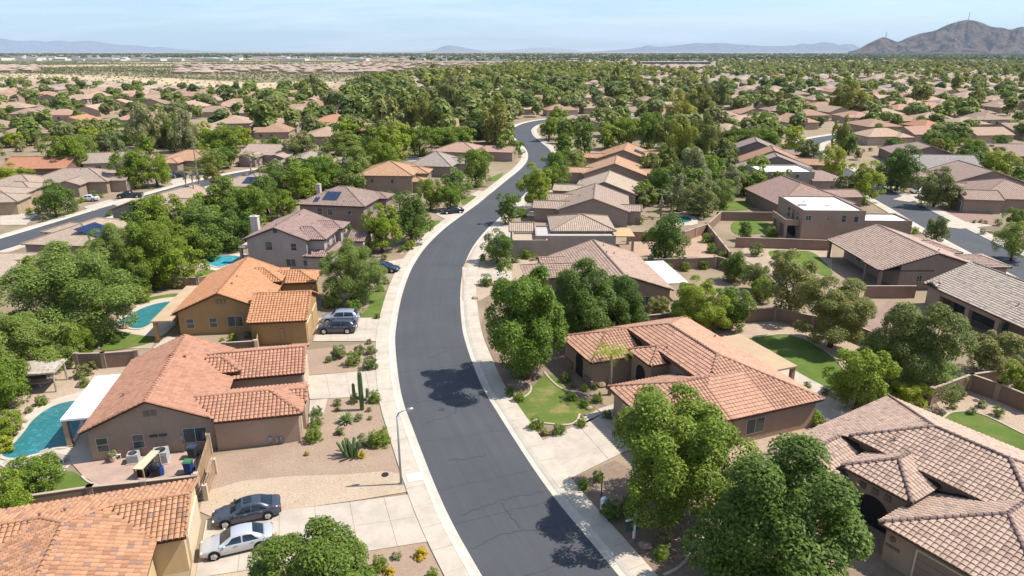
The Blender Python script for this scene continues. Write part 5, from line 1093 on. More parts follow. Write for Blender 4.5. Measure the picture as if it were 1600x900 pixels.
def car_build(label, pos, heading, col, kind='sedan', group=None, sunroof=False, z=.09):
    root = thing('parked_car', label, 'car', (pos[0], pos[1], z), heading, group); pm = PNT[col]
    L = {'sedan': 4.85, 'suv': 4.75, 'pickup': 5.6}[kind]
    if kind == 'sedan':
        body = [(0, .50, .62), (.06, .60, .72), (.25, .70, .82), (.8, .80, .885), (1.5, .905, .91), (2.2, .95, .915), (3.2, .97, .915), (3.9, .985, .905), (4.45, .99, .87), (4.72, .93, .82), (4.85, .78, .72)]
        cab = [(1.30, .90, .79), (1.75, 1.20, .70), (2.12, 1.39, .635), (2.6, 1.455, .625), (3.1, 1.455, .62), (3.5, 1.39, .615), (3.95, 1.18, .66), (4.28, .99, .74)]
        ws, rw, side = (1.36, 2.10), (3.52, 4.20), (1.58, 2.16, 3.42, 3.98)
    else:
        body = [(0, .60, .66), (.06, .75, .76), (.25, .88, .85), (.8, .98, .90), (1.4, 1.04, .92), (2.2, 1.06, .92), (3.4, 1.08, .92), (4.3, 1.09, .90), (4.62, 1.05, .86), (4.75, .85, .80)]
        cab = [(1.22, 1.02, .80), (1.6, 1.36, .72), (1.92, 1.58, .655), (2.5, 1.66, .65), (3.4, 1.65, .64), (4.1, 1.60, .62), (4.42, 1.40, .66), (4.62, 1.07, .76)]
        ws, rw, side = (1.27, 1.90), (4.18, 4.58), (1.5, 1.98, 4.0, 4.3)
        if kind == 'pickup': cab = cab[:4] + [(2.9, 1.64, .64), (3.2, 1.5, .66), (3.35, 1.08, .8)]; body = body[:-2] + [(5.45, 1.08, .88), (5.6, .95, .84)]; rw, side = (3.19, 3.33), (1.5, 1.98, 2.9, 3.1)
    def sec(x, zt, w): zb = .24 if .3 < x < L - .3 else .32; return [(x, -w * .94, zb), (x, -w, .45), (x, -w * 1.0, zt - .20), (x, -w * .95, zt - .05), (x, -w * .80, zt), (x, 0, zt + .025), (x, w * .80, zt), (x, w * .95, zt - .05), (x, w, zt - .20), (x, w, .45), (x, w * .94, zb)]
    m = MB(); loft(m, [[(a - L / 2, b, c) for a, b, c in sec(*s)] for s in body])
    bz = .93 if kind == 'sedan' else 1.04
    def csec(x, zt, w): wb = .875; return [(x - L / 2, -wb, bz - .05), (x - L / 2, -w - (wb - w) * .5, (bz + zt) / 2 + .02), (x - L / 2, -w, zt - .05), (x - L / 2, -w * .82, zt), (x - L / 2, 0, zt + .02), (x - L / 2, w * .82, zt), (x - L / 2, w, zt - .05), (x - L / 2, w + (wb - w) * .5, (bz + zt) / 2 + .02), (x - L / 2, wb, bz - .05)]
    loft(m, [csec(*s) for s in cab]); m.build('body', pm, root, True)
    def czw(x):
        for (a, b, c), (d, e, f) in zip(cab, cab[1:]):
            if a <= x <= d: t = (x - a) / (d - a); return b + (e - b) * t, c + (f - c) * t
        return cab[-1][1:]
    for (xa, xb), nm in ((ws, 'windscreen'), (rw, 'rear_window')):
        g = MB(); n = 6; up = .022
        for i in range(n):
            q = []
            for x in (xa + (xb - xa) * i / n, xa + (xb - xa) * (i + 1) / n): zt, w = czw(x); q.append([(x - L / 2, s * w * .84 * k, zt + (.02 * (1 - abs(s * k)) if True else 0) + up) for s, k in ((-1, 1), (-1, .0), (1, 1))])
            for j in range(2): g.face([q[0][j], q[0][j + 1], q[1][j + 1], q[1][j]])
        g.build(nm, M['carglass'], root)
    xa, xb, xc, xd = side; bp = (xb + xc) / 2
    for s in (-1, 1):
        def sy(x, z):
            zt, w = czw(x); wb = .875; zm = (bz + zt) / 2 + .02; ym = w + (wb - w) * .5; z0 = bz - .05
            y = wb + (ym - wb) * (z - z0) / (zm - z0) if z < zm else ym + (w - ym) * (z - zm) / max(.02, zt - .05 - zm)
            return (x - L / 2, s * (y + .018), z)
        for pa, pb, pc, pd in ((xa + .05, xb, bp - .05, bp - .05), (bp + .05, bp + .05, xc, xd - .05)):
            g = MB(); n = 5
            def pt(i, r):
                x0_, x1_ = pa + (pd - pa) * i / n, pb + (pc - pb) * i / n; x = x0_ + (x1_ - x0_) * r; zb_ = bz + .02; zt_ = max(zb_ + .02, czw(x)[0] - .10); return sy(x, zb_ + (zt_ - zb_) * r)
            for i in range(n):
                for r0, r1 in ((0, .5), (.5, 1)): q = [pt(i, r0), pt(i + 1, r0), pt(i + 1, r1), pt(i, r1)]; g.face(q if s < 0 else q[::-1])
            g.build('side_window', M['carglass'], root)
        for x in (2.35, 3.45): g = MB(); g.box(x - .12 - L / 2, x + .12 - L / 2, s * .925 - .02, s * .925 + .02, .80 if kind == 'sedan' else .92, .84 if kind == 'sedan' else .96); g.build('door_handle', M['metal'], root)
        g = MB(); g.blob((1.62 - L / 2, s * 1.0, bz + .06), .13, 1, 0, 8, 5, (.8, .9, .6)); g.build('mirror', pm, root, True)
        g = MB(); g.blob((.14 - L / 2, s * .62, (.60 if kind == 'sedan' else .78)), .16, 2, 0, 8, 5, (.75, .95, .45)); g.build('headlight', M['headlens'], root, True)
        g = MB(); g.blob((L - .12 - L / 2, s * .66, (.80 if kind == 'sedan' else .90)), .19, 3, 0, 8, 5, (.65, .9, .55)); g.build('tail_light', M['red'], root, True)
        R = .335 if kind == 'sedan' else .37
        for x in (.92, L - .98):
            a = MB(); yo = s * .90; a.tube([(x - L / 2, yo - s * .10, R + .01), (x - L / 2, yo + s * .022, R + .01)], R + .07, 22); a.build('wheel_arch', M['blacktrim'], root, False)
            w = MB(); w.tube([(x - L / 2, s * .72, R), (x - L / 2, s * .935, R)], R, 22); wo = w.build('wheel', M['rubber'], root)
            rm = MB(); rm.tube([(x - L / 2, s * .90, R), (x - L / 2, s * .945, R)], .10, 12)
            for k in range(5):
                an = 2 * math.pi * k / 5; d = Vector((math.cos(an), 0, math.sin(an))); pth = [Vector((x - L / 2, s * .945, R)) + d * .06, Vector((x - L / 2, s * .940, R)) + d * R * .68]; rm.tube(pth, [.055, .045], 6)
            rm.tube([(x - L / 2, s * .90, R), (x - L / 2, s * .937, R)], R * .62, 20); rm.build('rim', M['rim'], wo)
    b = MB(); b.box(-.02 - L / 2, .06 - L / 2, -.5, .5, .38, .55); b.build('grille', M['blacktrim'], root); b = MB(); b.box(L / 2 - .03, L / 2 + .012, -.27, .27, .62, .76); b.build('number_plate', M['white'], root)
    if sunroof: g = MB(); g.face([(2.30 - L / 2, -.42, 1.482), (2.85 - L / 2, -.42, 1.492), (2.85 - L / 2, .42, 1.492), (2.30 - L / 2, .42, 1.482)]); g.build('sunroof', M['carglass'], root)
    return root
h_ = math.radians(20)
car_build('dark grey sedan with sunroof on the bottom left driveway', at(386, 800, .5), h_, 'grey', sunroof=True); car_build('silver sedan partly under the bottom tree on the left driveway', at(371, 847, .5), h_ + .02, 'silver')
car_build('dark grey sport utility car on the driveway of the ochre house', at(527, 513, .5), math.radians(2), 'grey', 'suv'); car_build('silver-blue sport utility car parked beside the dark one', at(532, 497, .6), math.radians(3), 'bluegrey', 'suv')
car_build('dark blue car half hidden behind the street tree of the lavender house', at(601, 419, .5), math.radians(170), 'blue'); car_build('white car at the kerb of the left street', at(137, 311, .5), math.radians(8), 'white'); car_build('black pickup truck in front of the left street houses', at(203, 306, .5), math.radians(10), 'black', 'pickup')
car_build('dark car on the drive of the orange hip-roofed house', at(278, 275, .5), math.radians(60), 'black', 'suv'); car_build('white car on the drive beside the second street', at(1437, 299, .5), math.radians(12), 'white'); car_build('dark car under the trees across the second street', at(1385, 287, .5), math.radians(15), 'black'); car_build('black car under the trees left of the upper street', at(707, 330, .5), math.radians(20), 'black')
# ---------------------------------------------------------------- things in the side yard of the gabled house
def ac(px, py, s, label):
    x, y = at(px, py); r = thing('air_conditioner', label, 'air conditioner', (x, y, .08), math.radians(CH + 4)); m = MB(); m.box(-s / 2, s / 2, -s / 2, s / 2, .08, s * .95)
    for k in range(7): z = .16 + k * s * .10; m.box(-s / 2 - .02, s / 2 + .02, -s / 2 - .02, s / 2 + .02, z, z + .02)
    m.build('case', m_plain('ac_paint', (.36, .36, .35), .5), r); m = MB(); m.tube([(0, 0, s * .95), (0, 0, s * .955 + .02)], s * .40, 20); m.build('fan_grille', M['dark'], r); m = MB()
    for k in range(4): m.tube([(s * .4 * math.cos(k * .785), s * .4 * math.sin(k * .785), s + .0), (-s * .4 * math.cos(k * .785), -s * .4 * math.sin(k * .785), s + .0)], .015, 4)
    m.build('guard', M['metal'], r); m = MB(); m.box(-s / 2 - .1, s / 2 + .1, -s / 2 - .1, s / 2 + .1, 0, .08); m.build('pad', M['conc'], r)
ac(253, 722, 1.15, 'large grey air conditioner against the gabled house wall'); ac(210, 722, .85, 'small grey air conditioner left of the beige board shelter')
def bin_(px, py, body, lid, label):
    x, y = at(px, py); r = thing('wheelie_bin', label, 'bin', (x, y, .08), math.radians(CH - 10)); m = MB(); q = [(-.30, -.33), (.30, -.33), (.30, .33), (-.30, .33)]
    for i in range(4):
        a, b = q[i], q[(i + 1) % 4]; m.face([(a[0] * .82, a[1] * .82, .05), (b[0] * .82, b[1] * .82, .05), (b[0], b[1], 1.0), (a[0], a[1], 1.0)])
    m.build('body', m_plain('bin_' + label[:5], body, .5), r); m = MB(); m.box(-.34, .34, -.38, .38, 1.0, 1.07); m.box(-.26, .26, -.30, .30, 1.07, 1.12); m.build('lid', m_plain('lid_' + label[:5], lid, .5), r)
    for s in (-1, 1): m = MB(); m.tube([(s * .26, .32, .13), (s * .33, .32, .13)], .13, 12); m.build('wheel', M['rubber'], r)
    m = MB(); m.tube([(-.28, .42, .98), (.28, .42, .98)], .02, 6); m.build('handle', M['blacktrim'], r)
bin_(302, 716, (.03, .035, .04), (.04, .06, .10), 'black bin with dark lid next to the sliding window'); bin_(296, 739, (.02, .05, .22), (.05, .17, .07), 'blue bin with green lid inside the board gate')
x, y = at(228, 744); r = thing('board_shelter', 'beige sloping board over a dark box in the side yard', 'shelter', (x, y, .08), math.radians(CH - 16)); m = MB(); m.face([(-.6, -.6, 1.0), (.25, -.6, 1.0), (.65, 1.4, 1.5), (-.05, 1.4, 1.5)]); m.face([(-.05, 1.4, 1.44), (.65, 1.4, 1.44), (.25, -.6, .94), (-.6, -.6, .94)]); m.box(-.6, .25, -.6, -.56, .92, 1.0); m.build('sloping_board', m_plain('beige_board', (.58, .46, .31), .8), r)
for a in ((-.52, -.5), (.2, -.5), (0, 1.3), (.58, 1.3)): m = MB(); m.box(a[0] - .05, a[0] + .05, a[1] - .05, a[1] + .05, 0, 1.0 + .24 * (a[1] > 0)); m.build('post', M['wood'], r)
m = MB(); m.box(-.5, .3, -.3, .9, 0, .8); m.build('box', M['dark'], r)
x, y = at(246, 744); r = thing('barbecue', 'black covered barbecue with a blue side beside the beige shelter', 'barbecue', (x, y, .08), .4); m = MB(); m.blob((0, 0, .85), .48, 4, .08, 12, 7, (1, .7, .75)); m.build('cover', m_plain('black_cover', (.02, .022, .03), .6), r); m = MB(); m.box(.25, .55, -.2, .2, .1, .75); m.build('gas_bottle', m_plain('blue_plastic', (.03, .09, .35), .5), r); m = MB(); m.box(-.4, .25, -.25, .25, .0, .6); m.build('cart', M['dark'], r)
# pots and chairs against the wall
x, y = at(178, 722); r = thing('plant_pot', 'pale pot of dry plants by the gabled wall', 'plant pot', (x, y, .08)); m = MB(); m.tube([(0, 0, 0), (0, 0, .45), (0, 0, .5)], [.2, .3, .32], 12); m.build('pot', m_plain('pale_pot', (.55, .45, .36), .8), r); o_ = link('plant', shrub_mesh('greyball', 1), r, (0, 0, .75)); o_.scale = (.38, .38, .4)
for k, (px, py) in enumerate(((186, 717), (192, 713))):
    x, y = at(px, py); r = thing('garden_chair', ('white' if k == 0 else 'second white') + ' garden chair by the gabled wall' + (' next to the pot' if k == 0 else ' nearer the window'), 'chair', (x, y, .08), .3 + k); 
    m = MB(); m.box(-.25, .25, -.25, .25, .42, .46); m.build('seat', M['white'], r); m = MB(); m.box(-.25, .25, .22, .27, .46, .9); m.build('backrest', M['white'], r)
    for a in ((-.22, -.22), (.22, -.22), (-.22, .22), (.22, .22)): m = MB(); m.box(a[0] - .02, a[0] + .02, a[1] - .02, a[1] + .02, 0, .42); m.build('leg', M['white'], r)
for k, (px, py, lb) in enumerate(((80, 722, 'striped sun lounger at the pool edge, right one'), (92, 720, 'striped sun lounger nearest the patio posts'), (28, 735, 'sun lounger half under the small yard tree'))):
    x, y = at(px, py); r = thing('sun_lounger', lb, 'sun lounger', (x, y, .08), 1.0 + .3 * k); m = MB(); m.box(-.33, .33, -.95, .35, .32, .40); m.face([(-.33, .35, .40), (.33, .35, .40), (.33, .9, .85), (-.33, .9, .85)]); m.build('seat', m_plain('sling', (.30, .26, .22), .8), r)
    for a in ((-.3, -.85), (.3, -.85), (-.3, .3), (.3, .3)): m = MB(); m.box(a[0] - .025, a[0] + .025, a[1] - .025, a[1] + .025, 0, .32); m.build('leg', M['white'], r)
# thatched gazebo
c = at(64, 606); gz = thing('gazebo', 'thatched gazebo on posts between the left trees and the pool', 'gazebo', (c[0], c[1], 0), math.radians(12)); m = MB()
N_ = 8
for i in range(N_):
    for j in range(N_):
        f = lambda i, j: (-2.3 + 4.6 * i / N_, -1.7 + 3.4 * j / N_, 2.35 + .75 * (1 - max(abs(2 * i / N_ - 1) * .8, abs(2 * j / N_ - 1))) + .05 * math.sin(i * 5.1 + j * 3.3))
        m.face([f(i, j), f(i + 1, j), f(i + 1, j + 1), f(i, j + 1)])
m.box(-2.3, 2.3, -1.7, 1.7, 2.2, 2.36); m.build('thatch_roof', m_plain('thatch', (.38, .32, .26), .95, .1, 0, .35, 3), gz, False)
for a in ((-2, -1.4), (2, -1.4), (-2, 1.4), (2, 1.4)): m = MB(); m.tube([(a[0], a[1], 0), (a[0], a[1], 2.3)], .11, 8); m.build('post', M['wood_old'], gz)
m = MB(); m.box(-1.4, 1.0, -.5, .5, .7, .78); m.tube([(0, 0, 0), (0, 0, .7)], .1, 8); m.build('table', M['wood_old'], gz)
# sign, pedestal and post by the right pavement
x, y = at(990, 842); sg = thing('yard_sign', 'white post sign with a dark green panel under the bottom trees', 'sign', (x, y, .05), math.radians(25)); m = MB(); m.box(-.07, .07, -.07, .07, 0, 2.0); m.box(-.09, .09, -.09, .09, 2.0, 2.06); m.build('post', M['white'], sg); m = MB(); m.box(-.75, .1, -.05, .05, 1.68, 1.80); m.build('arm', M['white'], sg); m = MB(); m.face([(-.68, 0, .75), (.35, 0, .62), (.95, 0, 1.15), (.35, 0, 1.68), (-.68, 0, 1.6)]); m.face([(-.68, .04, .75), (-.68, .04, 1.6), (.35, .04, 1.68), (.95, .04, 1.15), (.35, .04, .62)]); m.build('panel', m_plain('sign_green', (.05, .10, .075), .35, .5), sg)
for a in (-.5, -.2): m = MB(); m.tube([(a, 0, 1.6), (a, 0, 1.68)], .015, 5); m.build('hanger', M['metal'], sg)
x, y = at(943, 797); r = thing('utility_pedestal', 'white utility pedestal beside the right pavement', 'utility box', (x, y, .05), .5); m = MB(); m.prism([(-.2, -.16), (.2, -.16), (.2, .16), (-.2, .16)], 0, 1.0); m.build('case', M['white'], r); m = MB(); m.blob((0, 0, 1.0), .25, 1, 0, 10, 6, (.9, .75, .5)); m.build('cap', M['white'], r, True)
x, y = at(939, 787); m = MB(); m.tube([(0, 0, 0), (0, 0, 2.6)], [.06, .05], 8); m.tube([(0, 0, 2.6), (0, 0, 2.66)], .08, 8); tag(m.build('marker_post', m_plain('green_post', (.04, .10, .06), .6), None, loc=(x, y, .05)), 'slim dark green post behind the white pedestal', 'post')
# ---------------------------------------------------------------- trees one can tell apart: kind, crown centre px, width px, label, height ratio, clear trunk
T = [
('dark', 494, 896, 240, 'leafy green tree cut by the bottom edge beside the silver sedan', .62, .6),
('broad', 822, 500, 164, 'big bright green tree shading the street on its right side', .95, 1.6), ('dark', 908, 468, 130, 'darker dense tree just behind the big bright street tree', .85, 1.2), ('dark', 964, 474, 96, 'dark tree between the big street tree and the brown ribbed roof', .9, 1.0),
('lime', 1092, 474, 88, 'bright light green tree behind the salmon roof ridge', .80, 1.4), ('broad', 1143, 478, 66, 'smaller bright tree right of the light green one behind the salmon roof', .8, 1.2), ('olive', 1028, 480, 44, 'low dull bush-like tree left of the bright tree behind the salmon roof', .8, .3),
('broad', 1056, 704, 220, 'large green tree in front of the salmon-roofed house', .80, 2.2), ('dark', 1226, 810, 286, 'largest green tree at the bottom beside the brown-pink roof', .78, 2.4),
('lime', 1346, 588, 92, 'round vivid green tree at the end of the back lawn', .98, .9), ('euc', 1436, 538, 138, 'yellow-green open tree left of the deep porch', .95, 1.8), ('euc', 1306, 481, 112, 'olive-green tree on a bare trunk behind the diagonal wall lawn', .8, 2.2), ('olive', 1240, 440, 92, 'olive-green tree left of the round lawn', .95, 1.5), ('olive', 1556, 548, 92, 'grey-green spreading tree at the right edge below the porch', .7, .8), ('mesq', 1460, 580, 78, 'low feathery bush tree under the yellow-green tree', .5, .2), ('lime', 1420, 618, 62, 'low yellow-green tree behind the brown-pink roof peak', .7, .4), ('lime', 1600, 590, 60, 'bright tree cut by the right edge at the angled wall', .9, 1.0), ('dark', 1368, 560, 60, 'dark tree behind the round vivid tree', .9, .6),
# left cluster
('mesq', 100, 452, 205, 'broad feathery mesquite spreading at the left above the teal pool', .62, 1.2), ('mesq', 22, 536, 150, 'feathery mesquite at the left edge above the gazebo', .62, 1.2), ('broad', 0, 598, 84, 'bright leafy tree at the left edge beside the gazebo', .8, .6), ('broad', 122, 528, 42, 'small round bright tree right of the left mesquites', 1.0, .3), ('mesq', 96, 548, 52, 'low green tree directly behind the gazebo', .7, .3),
('broad', 52, 742, 92, 'bright small yard tree beside the corner lawn', .75, .4), ('lime', 4, 782, 78, 'yellow-green tree cut by the left edge above the orange roof', .9, .3), ('lime', 8, 664, 46, 'small yellow-green tree at the left edge by the pool', .8, .2), ('lime', 6, 692, 30, 'lowest small yellow bush tree by the pool at the left edge', .8, .1),
('broad', 235, 392, 108, 'large green tree left of the turquoise pool', .85, 1.2), ('mesq', 178, 388, 96, 'feathery tree between the solar-panel house and the mesquite', .8, 1.2), ('lime', 282, 408, 66, 'light green tree nearest the turquoise pool', .9, .8), ('dark', 205, 428, 58, 'dark tree below the large green tree left', 1.0, .4), ('broad', 252, 340, 74, 'green tree beside the grey gable wall, left', .85, .8), ('mesq', 315, 352, 92, 'feathery tree above the turquoise pool', .8, 1.0), ('broad', 285, 372, 64, 'round green tree in the middle of the left grove', .85, .8), ('dark', 366, 352, 60, 'dark tree left of the white chimney', 1.0, .6), ('mesq', 352, 312, 86, 'spreading tree above the white chimney', .75, 1.0), ('broad', 392, 322, 60, 'leafy tree right behind the white chimney', .9, .8), ('dark', 415, 302, 52, 'dark tree between the chimney and the solar-panel house', 1.0, .8), ('lime', 445, 318, 42, 'yellow-green tree against the brown two-storey house', .9, .6), ('lime', 470, 280, 56, 'vivid green tree behind the brown two-storey roof', .8, .8), ('broad', 498, 268, 62, 'rounded tree left of the orange hip roof', .8, .8), ('mesq', 555, 258, 66, 'dull green tree above the orange hip roof', .8, .8), ('broad', 600, 248, 52, 'bright tree right above the orange hip roof', .85, .8), ('dark', 430, 278, 50, 'dark tree behind the palms', .9, .6), ('mesq', 70, 420, 70, 'feathery tree at the left beside the big tan roof', .7, .8), ('mesq', 145, 420, 80, 'feathery tree behind the broad mesquite', .7, .8), ('dark', 330, 388, 34, 'small dark tree by the turquoise pool wall', .9, .3),
# street trees
('mesq', 548, 418, 102, 'spreading street tree above the small front lawn', .78, 1.8), ('lime', 595, 352, 62, 'bright yellow-green street tree beside the lavender house', 1.0, 1.4), ('dark', 641, 336, 66, 'dark green street tree right of the yellow-green one', 1.0, 1.4), ('broad', 672, 302, 40, 'bright round street tree before the grey pointed roof', 1.0, .9), ('broad', 703, 306, 40, 'round street tree next to the curving pavement, upper left', .85, .8), ('mesq', 712, 284, 52, 'dull green tree beside the grey pointed roof', .75, .6), ('broad', 744, 260, 54, 'large bright tree left of the upper street', .9, 1.0), ('broad', 793, 228, 34, 'round tree at the left inside of the far bend', .9, .8), ('olive', 781, 196, 28, 'dull tree on the left of the far bend', 1.0, .8), ('dark', 808, 232, 26, 'low dark tree at the kerb of the far bend', .8, .5),
('lime', 836, 288, 58, 'tall bright tree right of the road where it narrows', 1.0, 1.8), ('broad', 866, 276, 44, 'rounded bright tree behind the tall one where the road narrows', .9, 1.4), ('dark', 796, 324, 36, 'small dark street tree right of the road', 1.05, 1.0), ('dark', 777, 382, 48, 'round dark street tree before the grey-beige house', .9, 1.0), ('dark', 1042, 370, 70, 'dense round tree in the bare red-earth yard', .95, .6), ('broad', 868, 255, 40, 'bright tree on the right after the road narrows', .8, .8), ('mesq', 900, 250, 44, 'low spreading tree before the orange house of the right row', .65, .6), ('broad', 884, 228, 38, 'light green street tree on the right of the far bend', .9, .8), ('dark', 915, 216, 36, 'dark conical street tree on the right of the far bend', 1.25, .6), ('dark', 880, 205, 28, 'dark street tree in front of the tan gable house', 1.1, .6), ('broad', 858, 200, 28, 'street tree at the very edge of the far bend', 1.1, .8), ('lime', 870, 180, 26, 'bright tree above the far bend', .9, .6),
# middle right
('grey', 1080, 268, 60, 'pale weeping pepper tree right of the middle row', 1.1, 1.0), ('grey', 1060, 300, 34, 'pale slender pepper tree by the small dark pool', 1.4, .8), ('grey', 1142, 282, 40, 'pale grey-green tree above the red-brown wall', 1.1, .8), ('olive', 1095, 308, 60, 'grey-olive tree by the small dark pool', .8, .4), ('dark', 1032, 288, 40, 'dark dense tree behind the pale tan gable roof', 1.1, .6), ('lime', 1008, 302, 24, 'bright low tree at the corner of the long tan roof', .8, .3), ('broad', 1110, 262, 36, 'dark green tree beside the pale pepper tree', 1.1, .8), ('mesq', 1128, 300, 46, 'spreading shrubby tree near the short wall', .8, .4), ('gold', 1062, 222, 52, 'tall golden-olive eucalyptus right of the row houses', 1.35, 2.0), ('euc', 1098, 215, 46, 'tall olive eucalyptus next to the golden one', 1.5, 2.0), ('gold', 1062, 172, 52, 'golden-topped tall tree further back', 1.1, 2.0), ('euc', 1095, 152, 44, 'dark brown-olive tall tree pair behind', 1.2, 2.0), ('olive', 1122, 150, 40, 'dark olive tall tree right of the brown-olive one', 1.2, 2.0), ('broad', 975, 204, 44, 'dense green tree pair behind the tan gable house', 1.0, .8), ('broad', 1015, 202, 46, 'wide green tree left of the golden eucalyptus', 1.0, .8), ('dark', 1040, 200, 34, 'dark tree between green tree and golden eucalyptus', 1.0, .8), ('dark', 1150, 212, 44, 'dark green hedge-like tree behind the gabled roofs', .7, .4), ('broad', 1195, 216, 48, 'rounded green tree behind the gabled roofs, right', .7, .4), ('broad', 1188, 196, 52, 'wide bright tree behind the hedge of the gabled roofs', .7, .6),
('lime', 1355, 281, 58, 'vivid round street tree of the second street', .9, 1.6), ('lime', 1237, 218, 38, 'bright round tree at the head of the second street', 1.0, 1.0), ('lime', 1302, 253, 42, 'bright lopsided street tree, upper second street', 1.0, 1.4), ('dark', 1408, 260, 64, 'dark broad tree across the second street', .9, 1.4), ('olive', 1262, 238, 38, 'dull rounded tree left of the upper second street', .9, .8), ('olive', 1465, 290, 60, 'dark olive spreading tree before the garage house', .85, 1.0), ('olive', 1490, 306, 36, 'small olive tree beside the spreading one', .8, .8), ('olive', 1466, 357, 40, 'pale street tree at the kerb of the second street', .9, .8), ('mesq', 1588, 372, 56, 'feathery palo verde at the right edge', .8, 1.8), ('broad', 1592, 345, 40, 'bright tree at the right edge above the palo verde', .8, .6), ('broad', 1520, 240, 50, 'vivid shrubby tree row at the right edge', .8, .3), ('lime', 1560, 256, 54, 'bright low tree row under the long brown roof', .7, .3), ('lime', 1265, 352 , 0, '', 1, 1),
('dark', 1150, 415, 46, 'dark shrubby tree below the block wall, right of the bare yard', .9, .3), ('olive', 1185, 432, 44, 'olive shrubby tree before the round lawn', .9, .3), ('dark', 1165, 360, 26, 'small dark tree at the corner of the box house lawn', 1.0, .4), ('broad', 1190, 452, 40, 'green shrubby tree behind the trees of the salmon house', .8, .3), ('olive', 1222, 412, 40, 'small olive tree at the left end of the round lawn', .9, .4),
# middle left
('broad', 206, 262, 56, 'round dark-trunked tree before the long grey-brown roof', .85, 1.2), ('lime', 242, 264, 46, 'bright round tree next to the dark-trunked one', .85, 1.2), ('dark', 82, 307, 56, 'dark round tree in the front yard of the left edge house', .8, 1.2), ('lime', 20, 274, 56, 'bright low tree row at the left edge', .6, .4), ('broad', 105, 240, 66, 'green tree behind the orange-red roof', .75, .6), ('mesq', 130, 232, 44, 'dull green tree above the long grey-brown roof', .8, .6), ('mesq', 330, 250, 44, 'grey-green tree right of the fan palm', .7, .5), ('broad', 280, 208, 50, 'dense green tree left of the grey-green willows', .7, .6), ('grey', 286, 202, 46, 'silvery willow-like tree in the left middle', 1.25, .8), ('grey', 225, 196, 50, 'dark silvery tree left of the willow-like one', 1.15, .8), ('olive', 250, 200, 40, 'tall dull green tree between the silvery trees', 1.2, .8), ('broad', 345, 218, 60, 'large round green tree behind the pinkish gabled house', .75, .5), ('olive', 470, 228, 50, 'olive tree right of the pinkish gabled house', .8, .6), ('euc', 640, 180, 34, 'rusty-olive tall eucalyptus, left of a pair', 1.45, 1.6), ('euc', 668, 178, 46, 'rusty-olive broad eucalyptus, right of a pair', 1.2, 1.6), ('grey', 626, 196, 34, 'grey-blue rounded tree below the rusty eucalyptus', 1.0, .6), ('lime', 612, 222, 66, 'big bright tree in the central wood', .8, .8), ('broad', 655, 216, 50, 'round bright tree right in the central wood', .85, .8), ('mesq', 540, 222, 62, 'low wide tree above the grey-brown house', .5, .5), ('dark', 580, 236, 40, 'dark tree left of the big bright one', 1.0, .6), ('broad', 700, 218, 56, 'low bright trees left of the upper street houses', .6, .4), ('olive', 700, 150, 46, 'dark grey-olive tall tree in the central wood', 1.0, .8), ('olive', 490, 134, 24, 'dark dull tall tree at the edge of the scrub', 1.3, .6), ('gold', 1335, 152, 52, 'yellow-topped broad tree in the right suburb', .85, .8), ('olive', 1318, 154, 40, 'grey-olive tree beside the yellow-topped one', 1.0, .8),
]
for k, cx, cy, w, lb, ra, cl in T:
    if w: tree(k, cx, cy + .02 * w, w * (1.04 if w > 90 else 1.1), lb, ra * 1.04, cl * .55)
palm(952, 617, 4.6, 'young feather palm in front of the salmon-roofed entrance', 2.3, False, None, 15, 3)
for k, (px, py, h, lb) in enumerate(((296, 325, 8.0, 'fan palm at the left, left one of three'), (307, 327, 8.6, 'fan palm at the left, tallest of three'), (316, 322, 7.6, 'fan palm at the left, right one of three'), (396, 300, 8.5, 'fan palm beside the left grove, left of two'), (410, 302, 9, 'fan palm beside the left grove, right of two'), (309, 278, 10, 'tall single fan palm by the orange hip roof'), (394, 282, 7, 'fan palm behind the left grove pair'))): palm(px, py, h, lb, 1.5, True, None, 22, 10 + k)
palm(1032, 340, 4.5, 'feather palm behind the small dark pool yard', 2.6, True, None, 24, 30)
